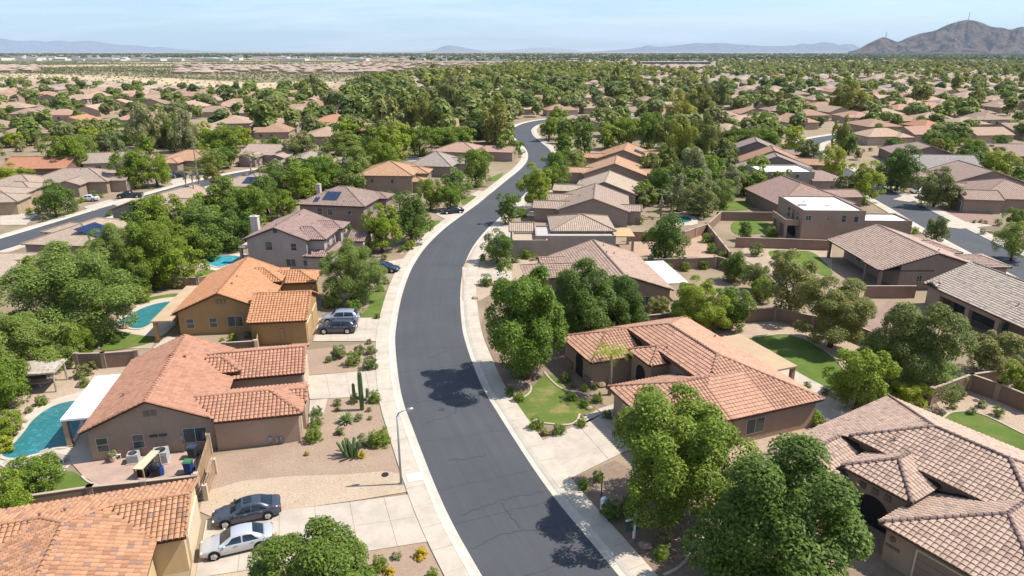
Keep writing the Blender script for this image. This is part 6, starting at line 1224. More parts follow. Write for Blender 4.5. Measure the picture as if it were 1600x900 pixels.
# shrubs: kind, px, py, width px, label
Sh = [
('ball', 551, 561, 28, 'largest round clipped shrub in the strip yard between the drives'), ('loose', 528, 550, 27, 'spreading shrub with a pale stone under it, strip yard'), ('loose', 562, 547, 20, 'loose shrub behind the round one, strip yard'), ('loose', 580, 547, 18, 'shrub at the pavement edge of the strip yard'), ('darkball', 577, 568, 26, 'dark low shrub at the lower right of the strip yard'), ('loose', 513, 562, 12, 'small shrub at the left of the strip yard'), ('loose', 577, 534, 11, 'tiny shrub at the corner of the ochre house drive'),
('ball', 585, 620, 25, 'round clipped shrub right of the saguaro'), ('loose', 553, 623, 20, 'low yellowish shrub left of the saguaro'), ('loose', 528, 629, 15, 'upright shrub behind the silver agave'), ('darkball', 494, 643, 20, 'upper shrub along the entrance path of the gabled house'), ('darkball', 495, 658, 22, 'middle shrub along the entrance path of the gabled house'), ('ball', 490, 678, 32, 'largest shrub by the entrance corner of the gabled house'), ('ball', 594, 684, 36, 'rounded green shrub right of the organ pipe cactus'), ('greyball', 573, 686, 30, 'silver-grey shrub between cactus and green shrub'), ('loose', 531, 674, 17, 'dry grassy shrub left of the organ pipe cactus'), ('loose', 577, 640, 10, 'small tuft right below the saguaro'), ('loose', 560, 652, 14, 'low tuft between agave and cactus'), ('loose', 578, 653, 9, 'small round tuft in the gravel by the pavement'), ('yellow', 565, 710, 16, 'low yellow-brown flowers under the organ pipe cactus'),
('yellow', 658, 864, 25, 'yellow flowering round bush beside the bottom drive'), ('greyball', 620, 868, 17, 'spiky grey tuft beside the yellow bush'), ('yellow', 610, 893, 18, 'low yellow patch at the bottom edge'), ('ball', 676, 898, 24, 'green shrub cut by the bottom edge, left of the road'), ('broad' and 'ball', 592, 880, 30, 'green shrub at the right foot of the bottom tree'),
('ball', 811, 620, 22, 'green shrub inside the small curved edging by the pavement'), ('darkball', 796, 612, 20, 'dark shrub in the tree shade by the pavement'), ('ball', 838, 662, 26, 'left shrub of three between lawn and drive'), ('ball', 873, 671, 23, 'round shrub, middle of three between lawn and drive'), ('ball', 909, 660, 20, 'round shrub by the front path, right of three'), ('loose', 850, 675, 14, 'small shrub in front of the left one of three'), ('ball', 913, 606, 15, 'round shrub before the stone base of the salmon-roofed house'), ('loose', 895, 602, 11, 'light upright shrub by the curved bed edging'), ('ball', 934, 622, 20, 'bright shrub at the foot of the feather palm'), ('ball', 914, 630, 18, 'low shrub at the right end of the front lawn'), ('ball', 893, 620, 18, 'flat low shrub along the lawn edge'), ('loose', 930, 603, 14, 'yellowish shrub beside the pale boulder'), ('darkball', 948, 648, 18, 'dark shrub beside the garage of the salmon-roofed house'), ('darkball', 885, 590, 20, 'dark shrub in the shade of the left wing'),
('ball', 912, 757, 22, 'green shrub at the start of the mulch bed by the drive'), ('darkball', 958, 798, 40, 'dark shrub behind the white pedestal'), ('darkball', 935, 745, 22, 'dark shrub behind the green post'), ('greyball', 1037, 836, 30, 'blue-green clipped shrub right of the white sign'), ('ball', 1034, 864, 30, 'yellow-tipped shrub nearest the bottom mulch edge'), ('darkball', 985, 790, 40, 'dark shrub under the bottom trees left of the sign'),
('ball', 64, 626, 22, 'round clipped shrub before the gazebo'), ('loose', 45, 641, 14, 'right of two dry shrubs by the pool rocks'), ('loose', 28, 646, 13, 'left of two dry shrubs by the pool rocks'), ('ball', 132, 597, 20, 'low green shrub beside the white patio roof'), ('loose', 130, 580, 28, 'thin yellowish shrub before the block wall'), ('loose', 145, 570, 20, 'thin pale shrub at the block wall'), ('ball', 222, 462, 30, 'green shrub behind the upper lawn of the ochre house'), ('ball', 273, 443, 20, 'bright shrub before the wall below the turquoise pool'), ('ball', 268, 427, 24, 'light green low shrubs above the wall by the pool'), ('darkball', 214, 462, 24, 'dark shrub at the end of the upper lawn'), ('limeball', 364, 527, 18, 'bright shrub under the sliding window of the ochre house'), ('limeball', 347, 530, 9, 'small bright shrub left of the sliding window shrub'), ('loose', 388, 523, 14, 'dark weed by the ochre house corner'), ('darkball', 180, 531, 18, 'dull shrub on the ochre house lawn'),
('ball', 602, 438, 16, 'round shrub below the dark blue car'), ('ball', 594, 450, 16, 'green shrub at the upper edge of the small front lawn'), ('darkball', 520, 470, 34, 'dark shrub mass left of the small front lawn'), ('ball', 552, 482, 32, 'bright spreading shrub beside the parked sport utility cars'), ('loose', 590, 494, 12, 'low shrub at the bottom of the small front lawn'), ('ball', 628, 388, 15, 'round shrub by the pavement before the yellow-green tree'), ('loose', 600, 402, 12, 'dry shrub in front of the dark blue car'), ('ball', 542, 360, 22, 'bright shrub between the lavender and brown houses'), ('limeball', 640, 383, 20, 'low yellowish shrubs under the dark street tree'),
('darkball', 805, 404, 18, 'shrub left of three before the grey-beige house'), ('ball', 822, 398, 18, 'shrub in the middle of three before the grey-beige house'), ('ball', 836, 402, 14, 'shrub right of three before the grey-beige house'), ('loose', 755, 402, 13, 'dry shrub left of the round dark street tree'), ('ball', 760, 438, 24, 'low green shrub at the pavement by the big street tree'), ('loose', 781, 416, 12, 'dry shrub beneath the round dark street tree'), ('limeball', 815, 332, 20, 'yellowish shrubs right of the small dark street tree'), ('ball', 1045, 418, 17, 'left of three clipped balls below the bare yard wall'), ('ball', 1071, 417, 18, 'middle of three clipped balls below the bare yard wall'), ('ball', 1098, 414, 18, 'right of three clipped balls below the bare yard wall'), ('ball', 1112, 388, 20, 'shrub at the lower end of the diagonal yard wall'), ('ball', 1105, 372, 20, 'shrub halfway along the diagonal yard wall'), ('ball', 1130, 400, 20, 'round shrub outside the diagonal yard wall'), ('darkball', 1000, 345, 16, 'dark shrub behind the wood patio roof'), ('ball', 1206, 362, 22, 'round shrub before the back porch of the box house'), ('ball', 1225, 385, 8, 'tiny shrub in front of the red-brown wall'), ('loose', 1262, 384, 9, 'second tiny shrub in front of the red-brown wall'), ('darkball', 1182, 390, 26, 'dark shrub at the end of the round lawn wall'), ('limeball', 1413, 358, 22, 'bright clipped shrubs at the second street kerb'), ('limeball', 1432, 360, 14, 'smaller bright shrub at the second street kerb'), ('ball', 1522, 346, 8, 'left clipped ball in the yard across the second street'), ('ball', 1532, 345, 8, 'right clipped ball in the yard across the second street'), ('darkball', 1536, 362, 12, 'dark grass tuft across the second street'), ('darkball', 1560, 348, 14, 'shrub by the brown garage door across the street'), ('limeball', 1315, 290, 24, 'yellow-green shrubs by the second street bend'),
('darkball', 1518, 642, 16, 'shrub left of three in the gravel behind the bottom right lawn'), ('loose', 1536, 632, 16, 'grey shrub middle of three behind the bottom right lawn'), ('darkball', 1560, 644, 22, 'round shrub right of three behind the bottom right lawn'), ('olive' and 'loose', 1495, 612, 30, 'tall grey-green shrub at the angled wall'), ('darkball', 1489, 634, 16, 'dark low shrub below the tall grey-green one'), ('limeball', 1270, 652, 34, 'bright shrubs between salmon house and brown-pink roof'), ('darkball', 1262, 602, 14, 'upright shrub by the back path of the salmon house'), ('loose', 1290, 612, 14, 'small potted shrub beside the back path'), ('darkball', 1128, 512, 14, 'left dark clipped shrub in the yard behind the salmon roof'), ('darkball', 1156, 514, 16, 'right dark clipped shrub in the yard behind the salmon roof'), ('loose', 1262, 512, 16, 'dry shrub under the olive-green trees'), ('loose', 1350, 548, 18, 'shrub by the diagonal wall'),
('limeball', 112, 300, 16, 'bright shrub left of the white car'), ('ball', 145, 302, 12, 'small shrub behind the white car'), ('ball', 157, 305, 11, 'second small shrub behind the white car'), ('ball', 188, 290, 20, 'round shrub at the corner of the large brown-tan roof'), ('darkball', 60, 330, 12, 'dark tuft on the left street verge'), ('loose', 115, 325, 16, 'weedy shrubs along the left street verge'), ('loose', 68, 342, 14, 'weeds by the left street pavement'), ('ball', 45, 332, 12, 'shrub at the drive of the left edge house'), ('darkball', 170, 333, 14, 'shrub at the left street corner'),
]
for k, cx, cy, w, lb in Sh: shrub(k, cx, cy, w, lb)
saguaro(566, 641, 4.2, 'tall saguaro cactus with two raised arms in the front gravel yard')
organ(548, 712, 2.0, 19, 'clump of upright cactus stems in the pink gravel', 3, 1.1, .30); organ(853, 604 , .1, 0, '') if False else None
agave(542, 660, 36, 'large silver-green agave in the front gravel yard', 46, seed=2); agave(620, 872, 16, 'small spiky grey agave beside the yellow bush', 24, seed=3); agave(527, 643, 16, 'small agave left of the saguaro', 26, 'olive', seed=4); agave(600, 893, 22, 'yellow-edged agave at the bottom edge', 26, 'gold', seed=6)
# barrel cactus
x, y = at(480, 712); m = MB(); ribbed(m, [(0, 0, 0), (0, 0, .15), (0, 0, .35), (0, 0, .42)], [.15, .22, .17, .05], 9); tag(m.build('barrel_cactus', m_plain('barrel_skin', (.32, .19, .05), .8, .2, 0, .3, 8), None, loc=(x, y, .05)), 'small golden barrel cactus alone in the pink gravel', 'cactus')
# boulders
B_ = [(529, 558, 8, 'pale stone under the spreading shrub of the strip yard', 1), (578, 560, 10, 'dark flat stone in the strip yard', 2), (1008, 856, 22, 'brown boulder at the foot of the white sign', 3), (921, 640, 12, 'pale boulder at the end of the front path', 4), (940, 604, 14, 'tan boulder before the feather palm', 5), (20, 668, 22, 'flat pool rock, largest on the left pool rim', 6), (31, 672, 14, 'pool rock next to the largest on the left rim', 7), (8, 690, 26, 'pale boulder at the far left pool corner', 8), (38, 660, 12, 'small pool rock nearest the dry shrubs', 9), (194, 490, 22, 'large boulder at the head of the ochre house pool', 10), (184, 482, 14, 'boulder left of the large one at the ochre house pool', 11), (206, 482, 14, 'boulder right of the large one at the ochre house pool', 12), (178, 512, 14, 'boulder at the near end of the ochre house pool', 13), (196, 513, 16, 'rounded boulder on the near pool rim, ochre house', 14), (690, 330, 9, 'boulder by the upper left pavement', 15), (665, 338, 9, 'boulder under the small street trees', 16), (642, 330, 8, 'boulder beside the upper front lawn', 17), (742, 468, 10, 'stone at the pavement by the big street tree', 18), (128, 604, 16, 'dark flat rock beside the white patio roof', 19)]
for px, py, w, lb, s in B_: boulder(px, py, w, lb, s)
rg = random.Random(8)
# loose stones in the pink gravel: countless
m = MB()
for _ in range(1500):
    px, py = rg.uniform(330, 640), rg.uniform(620, 790); x, y = at(px, py)
    if not inside_poly((px, py), [(322, 752), (318, 716), (478, 692), (502, 652), (514, 624), (600, 622), (609, 660), (620, 712), (640, 765), (560, 780), (432, 798), (330, 806)]): continue
    m.blob((x, y, .06), rg.uniform(.03, .075), rg.randrange(999), .25, 5, 3, (1, .9, .6))
m.build('gravel', m_plain('stone_chip', (.42, .33, .26), .9, .1, 0, .4, 1.0))['kind'] = 'stuff'
# ---------------------------------------------------------------- far suburb: houses, trees, scrub
rf = random.Random(11); nf = np.random.default_rng(12)
def zone(px, py):
    def ylim(pts, x):
        for (x0, y0), (x1, y1) in zip(pts, pts[1:]):
            if x0 <= x <= x1: return y0 + (y1 - y0) * (x - x0) / (x1 - x0)
        return None
    yn = ylim(SCRUB_NEAR, px)
    if yn and 94.5 < py < yn: return 'scrub'
    if py < 95: return 'city'
    if px < 385 or (px < 560 and py < 150): return 'left'
    if px < 1010 and 108 < py: return 'woods'
    if px < 1010: return 'mid'
    return 'right'
def value_noise(x, y, s, seed=0):
    x, y = x / s, y / s; xi, yi = math.floor(x), math.floor(y); fx, fy = x - xi, y - yi
    h = lambda a, b: (math.sin(a * 127.1 + b * 311.7 + seed * 17.3) * 43758.5453) % 1
    fx, fy = fx * fx * (3 - 2 * fx), fy * fy * (3 - 2 * fy)
    return (h(xi, yi) * (1 - fx) + h(xi + 1, yi) * fx) * (1 - fy) + (h(xi, yi + 1) * (1 - fx) + h(xi + 1, yi + 1) * fx) * fy
ROADPTS = [(p.x, p.y, 6.5 + 3) for p in resample(RC, 4)] + [(p.x, p.y, 6 + 3) for p in resample(R2C, 4)] + [(p.x, p.y, 6 + 3) for p in resample(R3C, 4)]
RP = np.array(ROADPTS)
def clear_of_roads(x, y, r): d = np.hypot(RP[:, 0] - x, RP[:, 1] - y); return bool((d > RP[:, 2] - 3 + r).all())
def clear_of_houses(x, y, r):
    return all((x - a) ** 2 + (y - b) ** 2 > (r + c) ** 2 for a, b, c in HX)
# prototypes of the plain far houses: wall, roof, garage door, windows
FARROOF = m_roof((.44, .325, .25), True); FARWALL = {}
def far_proto(k):
    c = [(.40, .30, .21), (.34, .25, .18), (.44, .35, .26), (.32, .26, .21)][k % 4]
    w, d = [(14, 16), (16, 13), (13, 18), (18, 15), (15, 15)][k % 5]
    wings = [[WG(-w / 2, w / 2, -d / 2, d / 2, 'y', 'gg', .36)], [WG(-w / 2, w / 2, -d / 2, d / 2, 'x', 'hh', .36), WG(w * .1, w / 2 + 3.5, -d / 2 - 1, 1, 'x', 'gh', .36, 2.98)],
             [WG(-w / 2, w / 2, -d / 2, d / 2, 'y', 'hh', .36), WG(-w / 2 - 3, 0, -d / 2 + .6, -d / 2 + 7, 'x', 'hg', .36, 2.97)], [WG(-w / 2, w / 2, -d / 2, d / 2, 'x', 'hh', .34), WG(-2, 4.5, -d / 2 - 3, 2, 'y', 'gg', .36, 2.97)],
             [WG(-w / 2, w / 2, -d / 2, d / 2, 'y', 'hg', .38), WG(-w / 2 - 2, 1, 0, d / 2 - 1, 'x', 'gg', .36, 2.96)]][k % 5]
    g = wings[-1]
    wins = [(-w / 2 + 3, -d / 2 + .42 if k % 5 else -d / 2 + .2, -90, 1.4, 1.2, 1.6, 'plain'), (0 if k % 5 not in (3,) else -5, -d / 2 + .42 if k % 5 else -d / 2 + .2, -90, 1.2, 1.2, 1.6, 'plain')]
    r = house('far_house', 'x', (0, 0), 0, wings, c, (.40, .285, .215), tiles='none', wins=wins, garages=[(w / 2 - .43 if k % 5 != 1 else w / 2 + 3.07 - .01, -d / 4 if k % 5 != 1 else -d / 4 - .2, 0, 4.6, 2.2, (.42, .34, .26))], caps=False)
    for ch in r.children:
        if ch.name.startswith('roof'): ch.data.materials[0] = FARROOF
    return r
FP = [far_proto(k) for k in range(10)]; fp_used = [False] * 10
def place_far(x, y, rz, label, group):
    k = rf.randrange(10); o = FP[k] if not fp_used[k] else copy_tree(FP[k]); fp_used[k] = True
    o.name = 'house'; o.location = (x, y, 0); o.rotation_euler = (0, 0, rz); sc = rf.uniform(.9, 1.12); o.scale = (sc, sc, rf.uniform(.92, 1.1)); tag(o, label, 'house', group); return o
ORDS = 'first second third fourth fifth sixth seventh eighth ninth tenth eleventh twelfth thirteenth fourteenth fifteenth sixteenth seventeenth eighteenth nineteenth'.split()
TENS = {20: 'twent', 30: 'thirt', 40: 'fort', 50: 'fift', 60: 'sixt'}
def ordw(n):
    if n < 20: return ORDS[n - 1]
    a, b = n // 10 * 10, n % 10
    return TENS[a] + ('ieth' if b == 0 else 'y-' + ORDS[b - 1])
ZN = {'left': 'left tract', 'woods': 'central wood', 'right': 'right suburb', 'mid': 'row before the dry field', 'leftgrove': 'left grove', 'rightyards': 'right back yards'}
cells = []
ang = math.radians(9); ca_, sa_ = math.cos(ang), math.sin(ang)
for i in range(-60, 80):
    for j in range(0, 60):
        u, v = i * 23 + rf.uniform(-3, 3), 190 + j * 27 + rf.uniform(-4, 4) + (9 if i % 2 else 0); x, y = u * ca_ - v * sa_ + 40, u * sa_ + v * ca_
        if y < 150: continue
        px, py = inpix(x, y, 0)
        if -90 < px < 1690 and 90 < py < 262: cells.append((depth(x, y), x, y, px, py, j))
cells.sort()
hand_h = sum(1 for o in S.objects if o.get('category') == 'house'); budget_h = 292 - hand_h
FARH, TREES, HSEL = [], [], []
WK = {'left': [3.4, 2.4, 4, 2.6, .4, 1.6, .9], 'woods': [5, 2.6, 2.4, 2.4, .7, 2.6, .8], 'right': [4, 3.4, 3, 2.2, 1.0, 1.8, .7], 'mid': [3, 3, 3, 2, 1, 1, 1]}; WK['leftgrove'] = WK['left']; WK['rightyards'] = WK['right']
KS = ['broad', 'dark', 'mesq', 'olive', 'euc', 'lime', 'grey']
def add_tree(tx, ty, z, j, s=1.0):
    w = rf.uniform(5.5, 11.5) * s; kind = rf.choices(KS, WK[z])[0]
    TREES.append((depth(tx, ty), tx, ty, w, w * (rf.uniform(.72, .98) if kind != 'euc' else rf.uniform(1.1, 1.5)), kind, z, j))
for d, x, y, px, py, j in cells:
    z = zone(px, py)
    if z in ('scrub', 'city'): continue
    pr = {'left': .9 if py < 160 else .5, 'woods': .62, 'right': .8, 'mid': .8}[z]
    nt_ = {'left': 1.0 if py < 162 else 1.8, 'woods': 2.1, 'right': 1.7 if py > 132 else 1.0, 'mid': 1.6}[z]
    if py < 226 and rf.random() < pr and clear_of_roads(x, y, 8.5) and clear_of_houses(x, y, 8.5):
        rz = ang + rf.choice((0, math.pi / 2, math.pi, -math.pi / 2)) + rf.uniform(-.08, .08)
        if len(HSEL) < budget_h: HSEL.append((x, y, rz, z, j, px))
        else: FARH.append((x, y, rz))
        HX.append((x, y, 8))
    lim = 236 if 560 < px < 1000 else 228
    for _ in range(int(nt_ + rf.random())):
        tx, ty = x + rf.uniform(-13, 13), y + rf.uniform(-15, 15); q = inpix(tx, ty)
        if q[1] > lim or q[1] < 95 or (985 < q[0] < 1120 and 98 < q[1] < 111) or not clear_of_roads(tx, ty, 2.5): continue
        if not all((tx - a) ** 2 + (ty - b) ** 2 > (c * .78) ** 2 for a, b, c in HX[-400:]): continue
        add_tree(tx, ty, z, j, 1.34 if z == 'woods' else 1.0 if z == 'left' else 1.12)
OPEN = [[at(*q) for q in P] for P in ([(1195, 388), (1310, 388), (1310, 435), (1200, 435)], [(1140, 340), (1215, 340), (1215, 370), (1140, 370)], [(1110, 310), (1190, 310), (1190, 335), (1110, 335)], [(980, 355), (1120, 345), (1150, 410), (980, 410)], [(1040, 330), (1100, 330), (1100, 356), (1040, 356)], [(290, 395), (400, 390), (400, 430), (290, 440)])]
for zname, n, (xa, xb), (ya, yb) in (('leftgrove', 80, (310, 620), (220, 305)), ('leftgrove', 50, (-20, 310), (215, 246)), ('rightyards', 110, (1010, 1600), (205, 320)), ('rightyards', 60, (1000, 1200), (200, 330)), ('leftgrove', 16, (215, 350), (335, 400))):
    for _ in range(n):
        px, py = rf.uniform(xa, xb), rf.uniform(ya, yb); x, y = at(px, py)
        if zname == 'leftgrove' and px > 560 and py > 262: continue
        if clear_of_roads(x, y, 4.5) and all((x - a) ** 2 + (y - b) ** 2 > (c * .92) ** 2 for a, b, c in HX) and not any(inside_poly((x, y), P) for P in OPEN): add_tree(x, y, zname, int(y // 25), .72)
# houses beyond the named ones, told apart by roof colour and place in their row
ROOFC = [('tan', (1.0, .95, .88)), ('pinkish', (1.06, .86, .78)), ('grey-brown', (.80, .76, .74)), ('brown', (.90, .76, .66)), ('orange', (1.12, .74, .55)), ('pale', (1.18, 1.10, 1.0))]
def rows(items, kz, kj, kpx):
    """(item, row number counted from the near side, place from the left) for each zone"""
    out = []
    for z in sorted(set(kz(t) for t in items)):
        js = sorted(set(kj(t) for t in items if kz(t) == z))
        for n, j in enumerate(js):
            for m_, t in enumerate(sorted((t for t in items if kz(t) == z and kj(t) == j), key=kpx)): out.append((t, n + 1, m_ + 1))
    return out
for (x, y, rz, z, j, px), rn, pn in rows(HSEL, lambda t: t[3], lambda t: t[4], lambda t: t[5]):
    cn, cv = rf.choices(ROOFC, [5, 4, 3, 3, .9 if z != 'left' else .5, 3.5])[0]
    o = place_far(x, y, rz, cn + '-roofed house, %s from the left in the %s row of the %s' % (ordw(pn), ordw(rn), ZN[z]), 'houses of the ' + ZN[z])
    for ch in o.children:
        if ch.name.startswith('roof'): ch.color = (*cv, 1)
SHF = []
for zname, n, (xa, xb), (ya, yb) in (('leftgrove', 90, (0, 640), (225, 350)), ('rightyards', 110, (1000, 1600), (215, 420))):
    for _ in range(n):
        px, py = rf.uniform(xa, xb), rf.uniform(ya, yb); x, y = at(px, py)
        if clear_of_roads(x, y, 3.2) and all((x - a) ** 2 + (y - b) ** 2 > (c * .85) ** 2 for a, b, c in HX) and not any(inside_poly((x, y), P) for P in OPEN): SHF.append((x, y, zname, int(y // 25), px, py))
for (x, y, z, j, px, py), rn, pn in rows(SHF, lambda t: t[2], lambda t: t[3], lambda t: t[4]):
    w = rf.uniform(1.0, 2.2); o = link('shrub', shrub_mesh(rf.choice(('ball', 'darkball', 'loose', 'limeball', 'loose')), 1), None, (x, y, w * .36), rf.uniform(0, 6)); o.scale = (w / 2, w / 2, w * .42)
    tag(o, 'small shrub, %s from the left in the %s shrub band of the %s' % (ordw(pn), ordw(rn), ZN[z]), 'shrub', 'small shrubs of the ' + ZN[z])
TREES.sort()
hand_t = sum(1 for o in S.objects if o.get('category') == 'tree'); budget_t = max(0, 297 - hand_t)
ADJ = {'broad': 'green leafy', 'dark': 'dark green', 'mesq': 'feathery green', 'olive': 'dull olive', 'euc': 'tall brownish', 'lime': 'bright green', 'grey': 'pale grey-green'}
for (d, x, y, w, h, kind, z, j), rn, pn in rows(TREES[:budget_t], lambda t: (t[6], t[5]), lambda t: t[7], lambda t: inpix(t[1], t[2])[0]):
    zc = .5 + h / 2; tree_at(x, y, zc, w, h, kind, '%s tree, %s from the left in the %s band of the %s' % (ADJ[kind], ordw(pn), ordw(rn), ZN[z]), '%s trees of the %s' % (ADJ[kind], ZN[z]), lod=2 if d < 330 else 3)
# the remaining trees: one object per leaf colour
def mass(name, items, mats, nq, ls, seed):
    r = np.random.default_rng(seed); A = np.array(items, np.float32); n = len(A)
    d = r.normal(size=(n, nq, 3)); d /= np.linalg.norm(d, axis=2)[..., None]; d[..., 2] = np.where(r.random((n, nq)) < .5, np.abs(d[..., 2]), d[..., 2])
    nc = 5; cc = r.normal(size=(n, nc, 3)); cc /= np.linalg.norm(cc, axis=2)[..., None]; cc *= .5; kk = r.integers(0, nc, (n, nq))
    off = np.take_along_axis(cc, kk[..., None].repeat(3, 2), 1); pos = off + d * (.38 + .14 * r.random((n, nq, 1)))
    nrm = d + np.array([0, 0, .35]) + r.normal(size=(n, nq, 3)) * .35; nrm /= np.linalg.norm(nrm, axis=2)[..., None]
    t_ = np.cross(nrm, r.normal(size=(n, nq, 3))); t_ /= np.linalg.norm(t_, axis=2)[..., None]; b = np.cross(nrm, t_); s = ls * r.uniform(.7, 1.3, (n, nq, 1))
    q = np.stack([pos - t_ * s - b * s * .5, pos + b * s, pos + t_ * s - b * s * .5], 2)
    q = q * np.stack([A[:, 2] / 2, A[:, 2] / 2, A[:, 3] / 2], 1)[:, None, None, :]; q[..., 2] += (A[:, 3] * .55)[:, None, None]; q[..., 0] += A[:, 0][:, None, None]; q[..., 1] += A[:, 1][:, None, None]
    return tag(link(name, np_mesh(name, q.reshape(-1, 3), np.arange(n * nq * 3).reshape(-1, 3), mats)), kind='stuff')
rest = TREES[budget_t:]
for kk, (ks, lf) in enumerate(((('broad', 'lime'), 'broad'), (('dark',), 'dark'), (('mesq',), 'mesq'), (('olive', 'grey'), 'olive'), (('euc',), 'euc'))):
    it = [(x, y, w, h) for d, x, y, w, h, k, z, j in rest if k in ks]
    near = [q for q in it if q[1] < 650]; far_ = [q for q in it if q[1] >= 650]
    if near: mass('distant_trees', near, FARLEAF[lf], 430, .165, 30 + kk)
    if far_: mass('distant_trees', far_, FARLEAF[lf], 120, .26, 50 + kk)
# houses past the limit and out to the city: one object
def farhouses(name, items, walls, roofs):
    v, f, mi = [], [], []
    for x, y, rz, w, d, h, rise in items:
        c, s = math.cos(rz), math.sin(rz); i = len(v); T = lambda a, b, z: (x + a * c - b * s, y + a * s + b * c, z); r = min(w, d) / 2 * .98
        v += [T(-w / 2, -d / 2, 0), T(w / 2, -d / 2, 0), T(w / 2, d / 2, 0), T(-w / 2, d / 2, 0), T(-w / 2, -d / 2, h), T(w / 2, -d / 2, h), T(w / 2, d / 2, h), T(-w / 2, d / 2, h)]
        f += [(i, i + 1, i + 5, i + 4), (i + 1, i + 2, i + 6, i + 5), (i + 2, i + 3, i + 7, i + 6), (i + 3, i, i + 4, i + 7)]; mi += [0] * 4
        j = len(v); W2, D2 = w / 2 + .5, d / 2 + .5
        v += [T(-W2, -D2, h), T(W2, -D2, h), T(W2, D2, h), T(-W2, D2, h)] + ([T(0, -D2 + r, h + rise), T(0, D2 - r, h + rise)] if d > w else [T(-W2 + r, 0, h + rise), T(W2 - r, 0, h + rise)])
        if d > w: f += [(j, j + 1, j + 4, j + 4), (j + 1, j + 2, j + 5, j + 4), (j + 2, j + 3, j + 5, j + 5), (j + 3, j, j + 4, j + 5)]
        else: f += [(j, j + 1, j + 5, j + 4), (j + 1, j + 2, j + 5, j + 5), (j + 2, j + 3, j + 4, j + 5), (j + 3, j, j + 4, j + 4)]
        mi += [1] * 4
    me = bpy.data.meshes.new(name); me.from_pydata(v, [], [tuple(dict.fromkeys(q)) for q in f]); me.materials.append(walls); me.materials.append(roofs); me.polygons.foreach_set('material_index', mi); me.update()
    return tag(link(name, me), kind='stuff')
t = NT('distant_roof'); gi = t.add('ShaderNodeNewGeometry'); cc = t.ramp(gi.outputs['Random Per Island'], [(0, (.36, .265, .205)), (.3, (.31, .235, .185)), (.55, (.40, .31, .235)), (.8, (.28, .23, .20)), (1, (.38, .235, .17))]); DR = t.col(cc, .9, .1)
DWL = m_stucco((.36, .27, .19))
items = [(x, y, rz, rf.uniform(13, 17), rf.uniform(13, 18), 3, 2.4) for x, y, rz in FARH]
def scatter(n, d0, d1, p0, p1, cond=lambda px, py: True, pw=1.0):
    out = []
    for _ in range(n):
        d = (d0 ** pw + rf.random() * (d1 ** pw - d0 ** pw)) ** (1 / pw); px = rf.uniform(p0, p1); x = (px - 800) / F * d; y = d
        q = inpix(x, y)
        if cond(*q): out.append((x, y, d))
    return out
for x, y, d in scatter(1100, 950, 2100, 900, 1680, lambda a, b: b < 118, .7): items.append((x, y, ang, 14, 16, 3, 2.4))
for x, y, d in scatter(420, 1900, 4500, -60, 1660, lambda a, b: zone(a, b) != 'scrub', .6): items.append((x, y, rf.uniform(0, 3), rf.uniform(14, 30), rf.uniform(14, 24), 4, 2.5))
for x, y, d in scatter(90, 1180, 1650, -60, 92): items.append((x, y, .1, 15, 17, 3.2, 2.5))
for x, y, d in scatter(210, 1080, 1750, 300, 662): items.append((x, y, .15, 15, 17, 3.2, 2.5))
for x, y, d in scatter(90, 1600, 2200, 560, 1000): items.append((x, y, .15, 15, 17, 3.2, 2.5))
farhouses('distant_houses', items, DWL, DR)
items = []
for x, y, d in scatter(170, 2500, 5200, -60, 900, lambda a, b: True, .5): items.append((x, y, rf.uniform(-.3, .3), rf.uniform(25, 95), rf.uniform(25, 50), rf.uniform(6, 10), .3))
for x, y, d in scatter(60, 3000, 6500, 900, 1660, lambda a, b: True, .5): items.append((x, y, rf.uniform(-.3, .3), rf.uniform(20, 60), rf.uniform(20, 40), rf.uniform(5, 9), .3))
farhouses('distant_warehouses', items, m_stucco((.62, .58, .52)), m_plain('pale_roof', (.62, .60, .56), .8, .2, 0, .15, .002))
x0, y0 = at(1006, 104); x1, y1 = at(1104, 103); m = MB(); m.obox(((x0 + x1) / 2, (y0 + y1) / 2 + 30), (1, 0.0), x1 - x0, 60, 0, 9.0); LB = thing('long_building', 'long low grey building beyond the dry field', 'building')
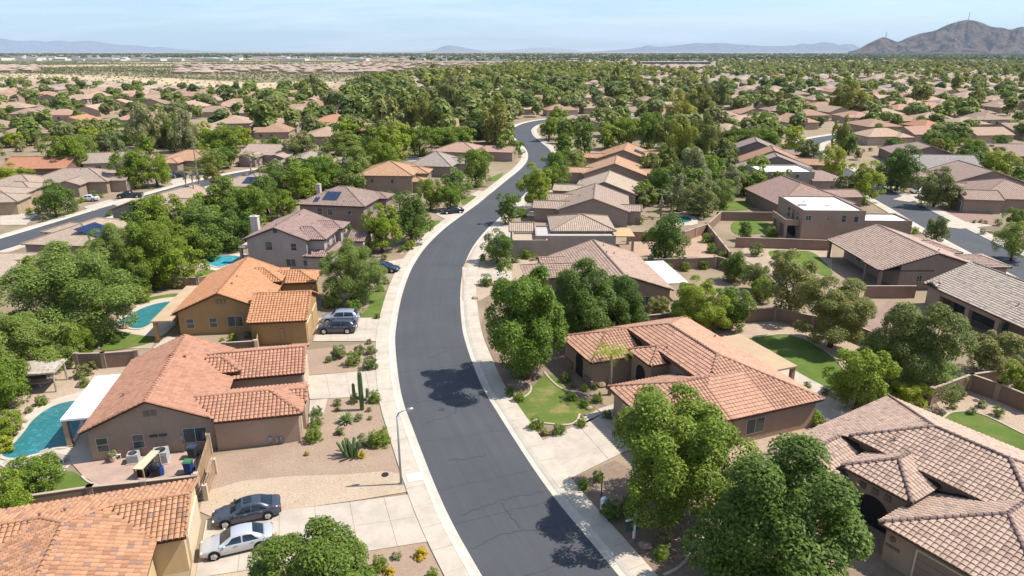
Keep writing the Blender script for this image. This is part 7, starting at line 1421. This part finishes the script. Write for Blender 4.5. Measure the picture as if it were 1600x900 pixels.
m.build('wall', m_stucco((.20, .18, .19)), LB); m = MB(); m.obox(((x0 + x1) / 2, (y0 + y1) / 2 + 30), (1, 0), x1 - x0 + 2, 62, 9.0, 9.8); m.build('roof', m_plain('pale_metal_roof', (.42, .38, .35), .7), LB)
# far woods out to the horizon
fw = {'dark': [], 'broad': [], 'olive': []}
for x, y, d in scatter(3300, 950, 2600, -80, 1680, lambda a, b: zone(a, b) not in ('scrub',) and not (640 < a < 1000 and 98 < b < 105) and not (985 < a < 1120 and 100 < b < 109) and not (a < 560 and b > 94), .6):
    w = rf.uniform(7, 13); fw[rf.choice(('dark', 'broad', 'olive'))].append((x, y, w, w * .8))
for k, it in fw.items(): mass('far_woods', it, FARLEAF[k], 42, .42, 71)
fw = []
for x, y, d in scatter(13000, 2500, 9500, -80, 1680, lambda a, b: not (a < 640 and b > 91.5), .55): w = rf.uniform(9, 22); fw.append((x, y, w, w * .62))
mass('far_woods', fw, FARLEAF['city'], 14, .55, 81)
# desert scrub
sc = []
xs = [at(*q) for q in SCRUB_NEAR + SCRUB_FAR]; ccwp = ccw(xs)
def inside(x, y, P):
    c = False; j = len(P) - 1
    for i in range(len(P)):
        if (P[i][1] > y) != (P[j][1] > y) and x < (P[j][0] - P[i][0]) * (y - P[i][1]) / (P[j][1] - P[i][1]) + P[i][0]: c = not c
        j = i
    return c
BW_ = [[at(*q) for q in P] for P in BANDS]
for x, y, d in scatter(56000, 560, 2500, -130, 800, lambda a, b: True, 1.15):
    if not inside(x, y, ccwp): continue
    if any(inside(x, y, q) for q in BW_) and rf.random() > .22: continue
    if rf.random() > .25 + 1.1 * value_noise(x, y, 160, 3) * value_noise(x + 400, y, 45, 5) * 1.9: continue
    w = rf.uniform(1.3, 3.6); sc.append((x, y, w, w * .55))
A = [q for q in sc if q[1] < 1100]; B = [q for q in sc if q[1] >= 1100]
M['scrub'] = m_leaf('leaf_scrub', (.165, .165, .07), (.24, .225, .105), .2); mass('desert_scrub', A, M['scrub'], 15, .5, 91); mass('desert_scrub', B, M['scrub'], 8, .75, 92)
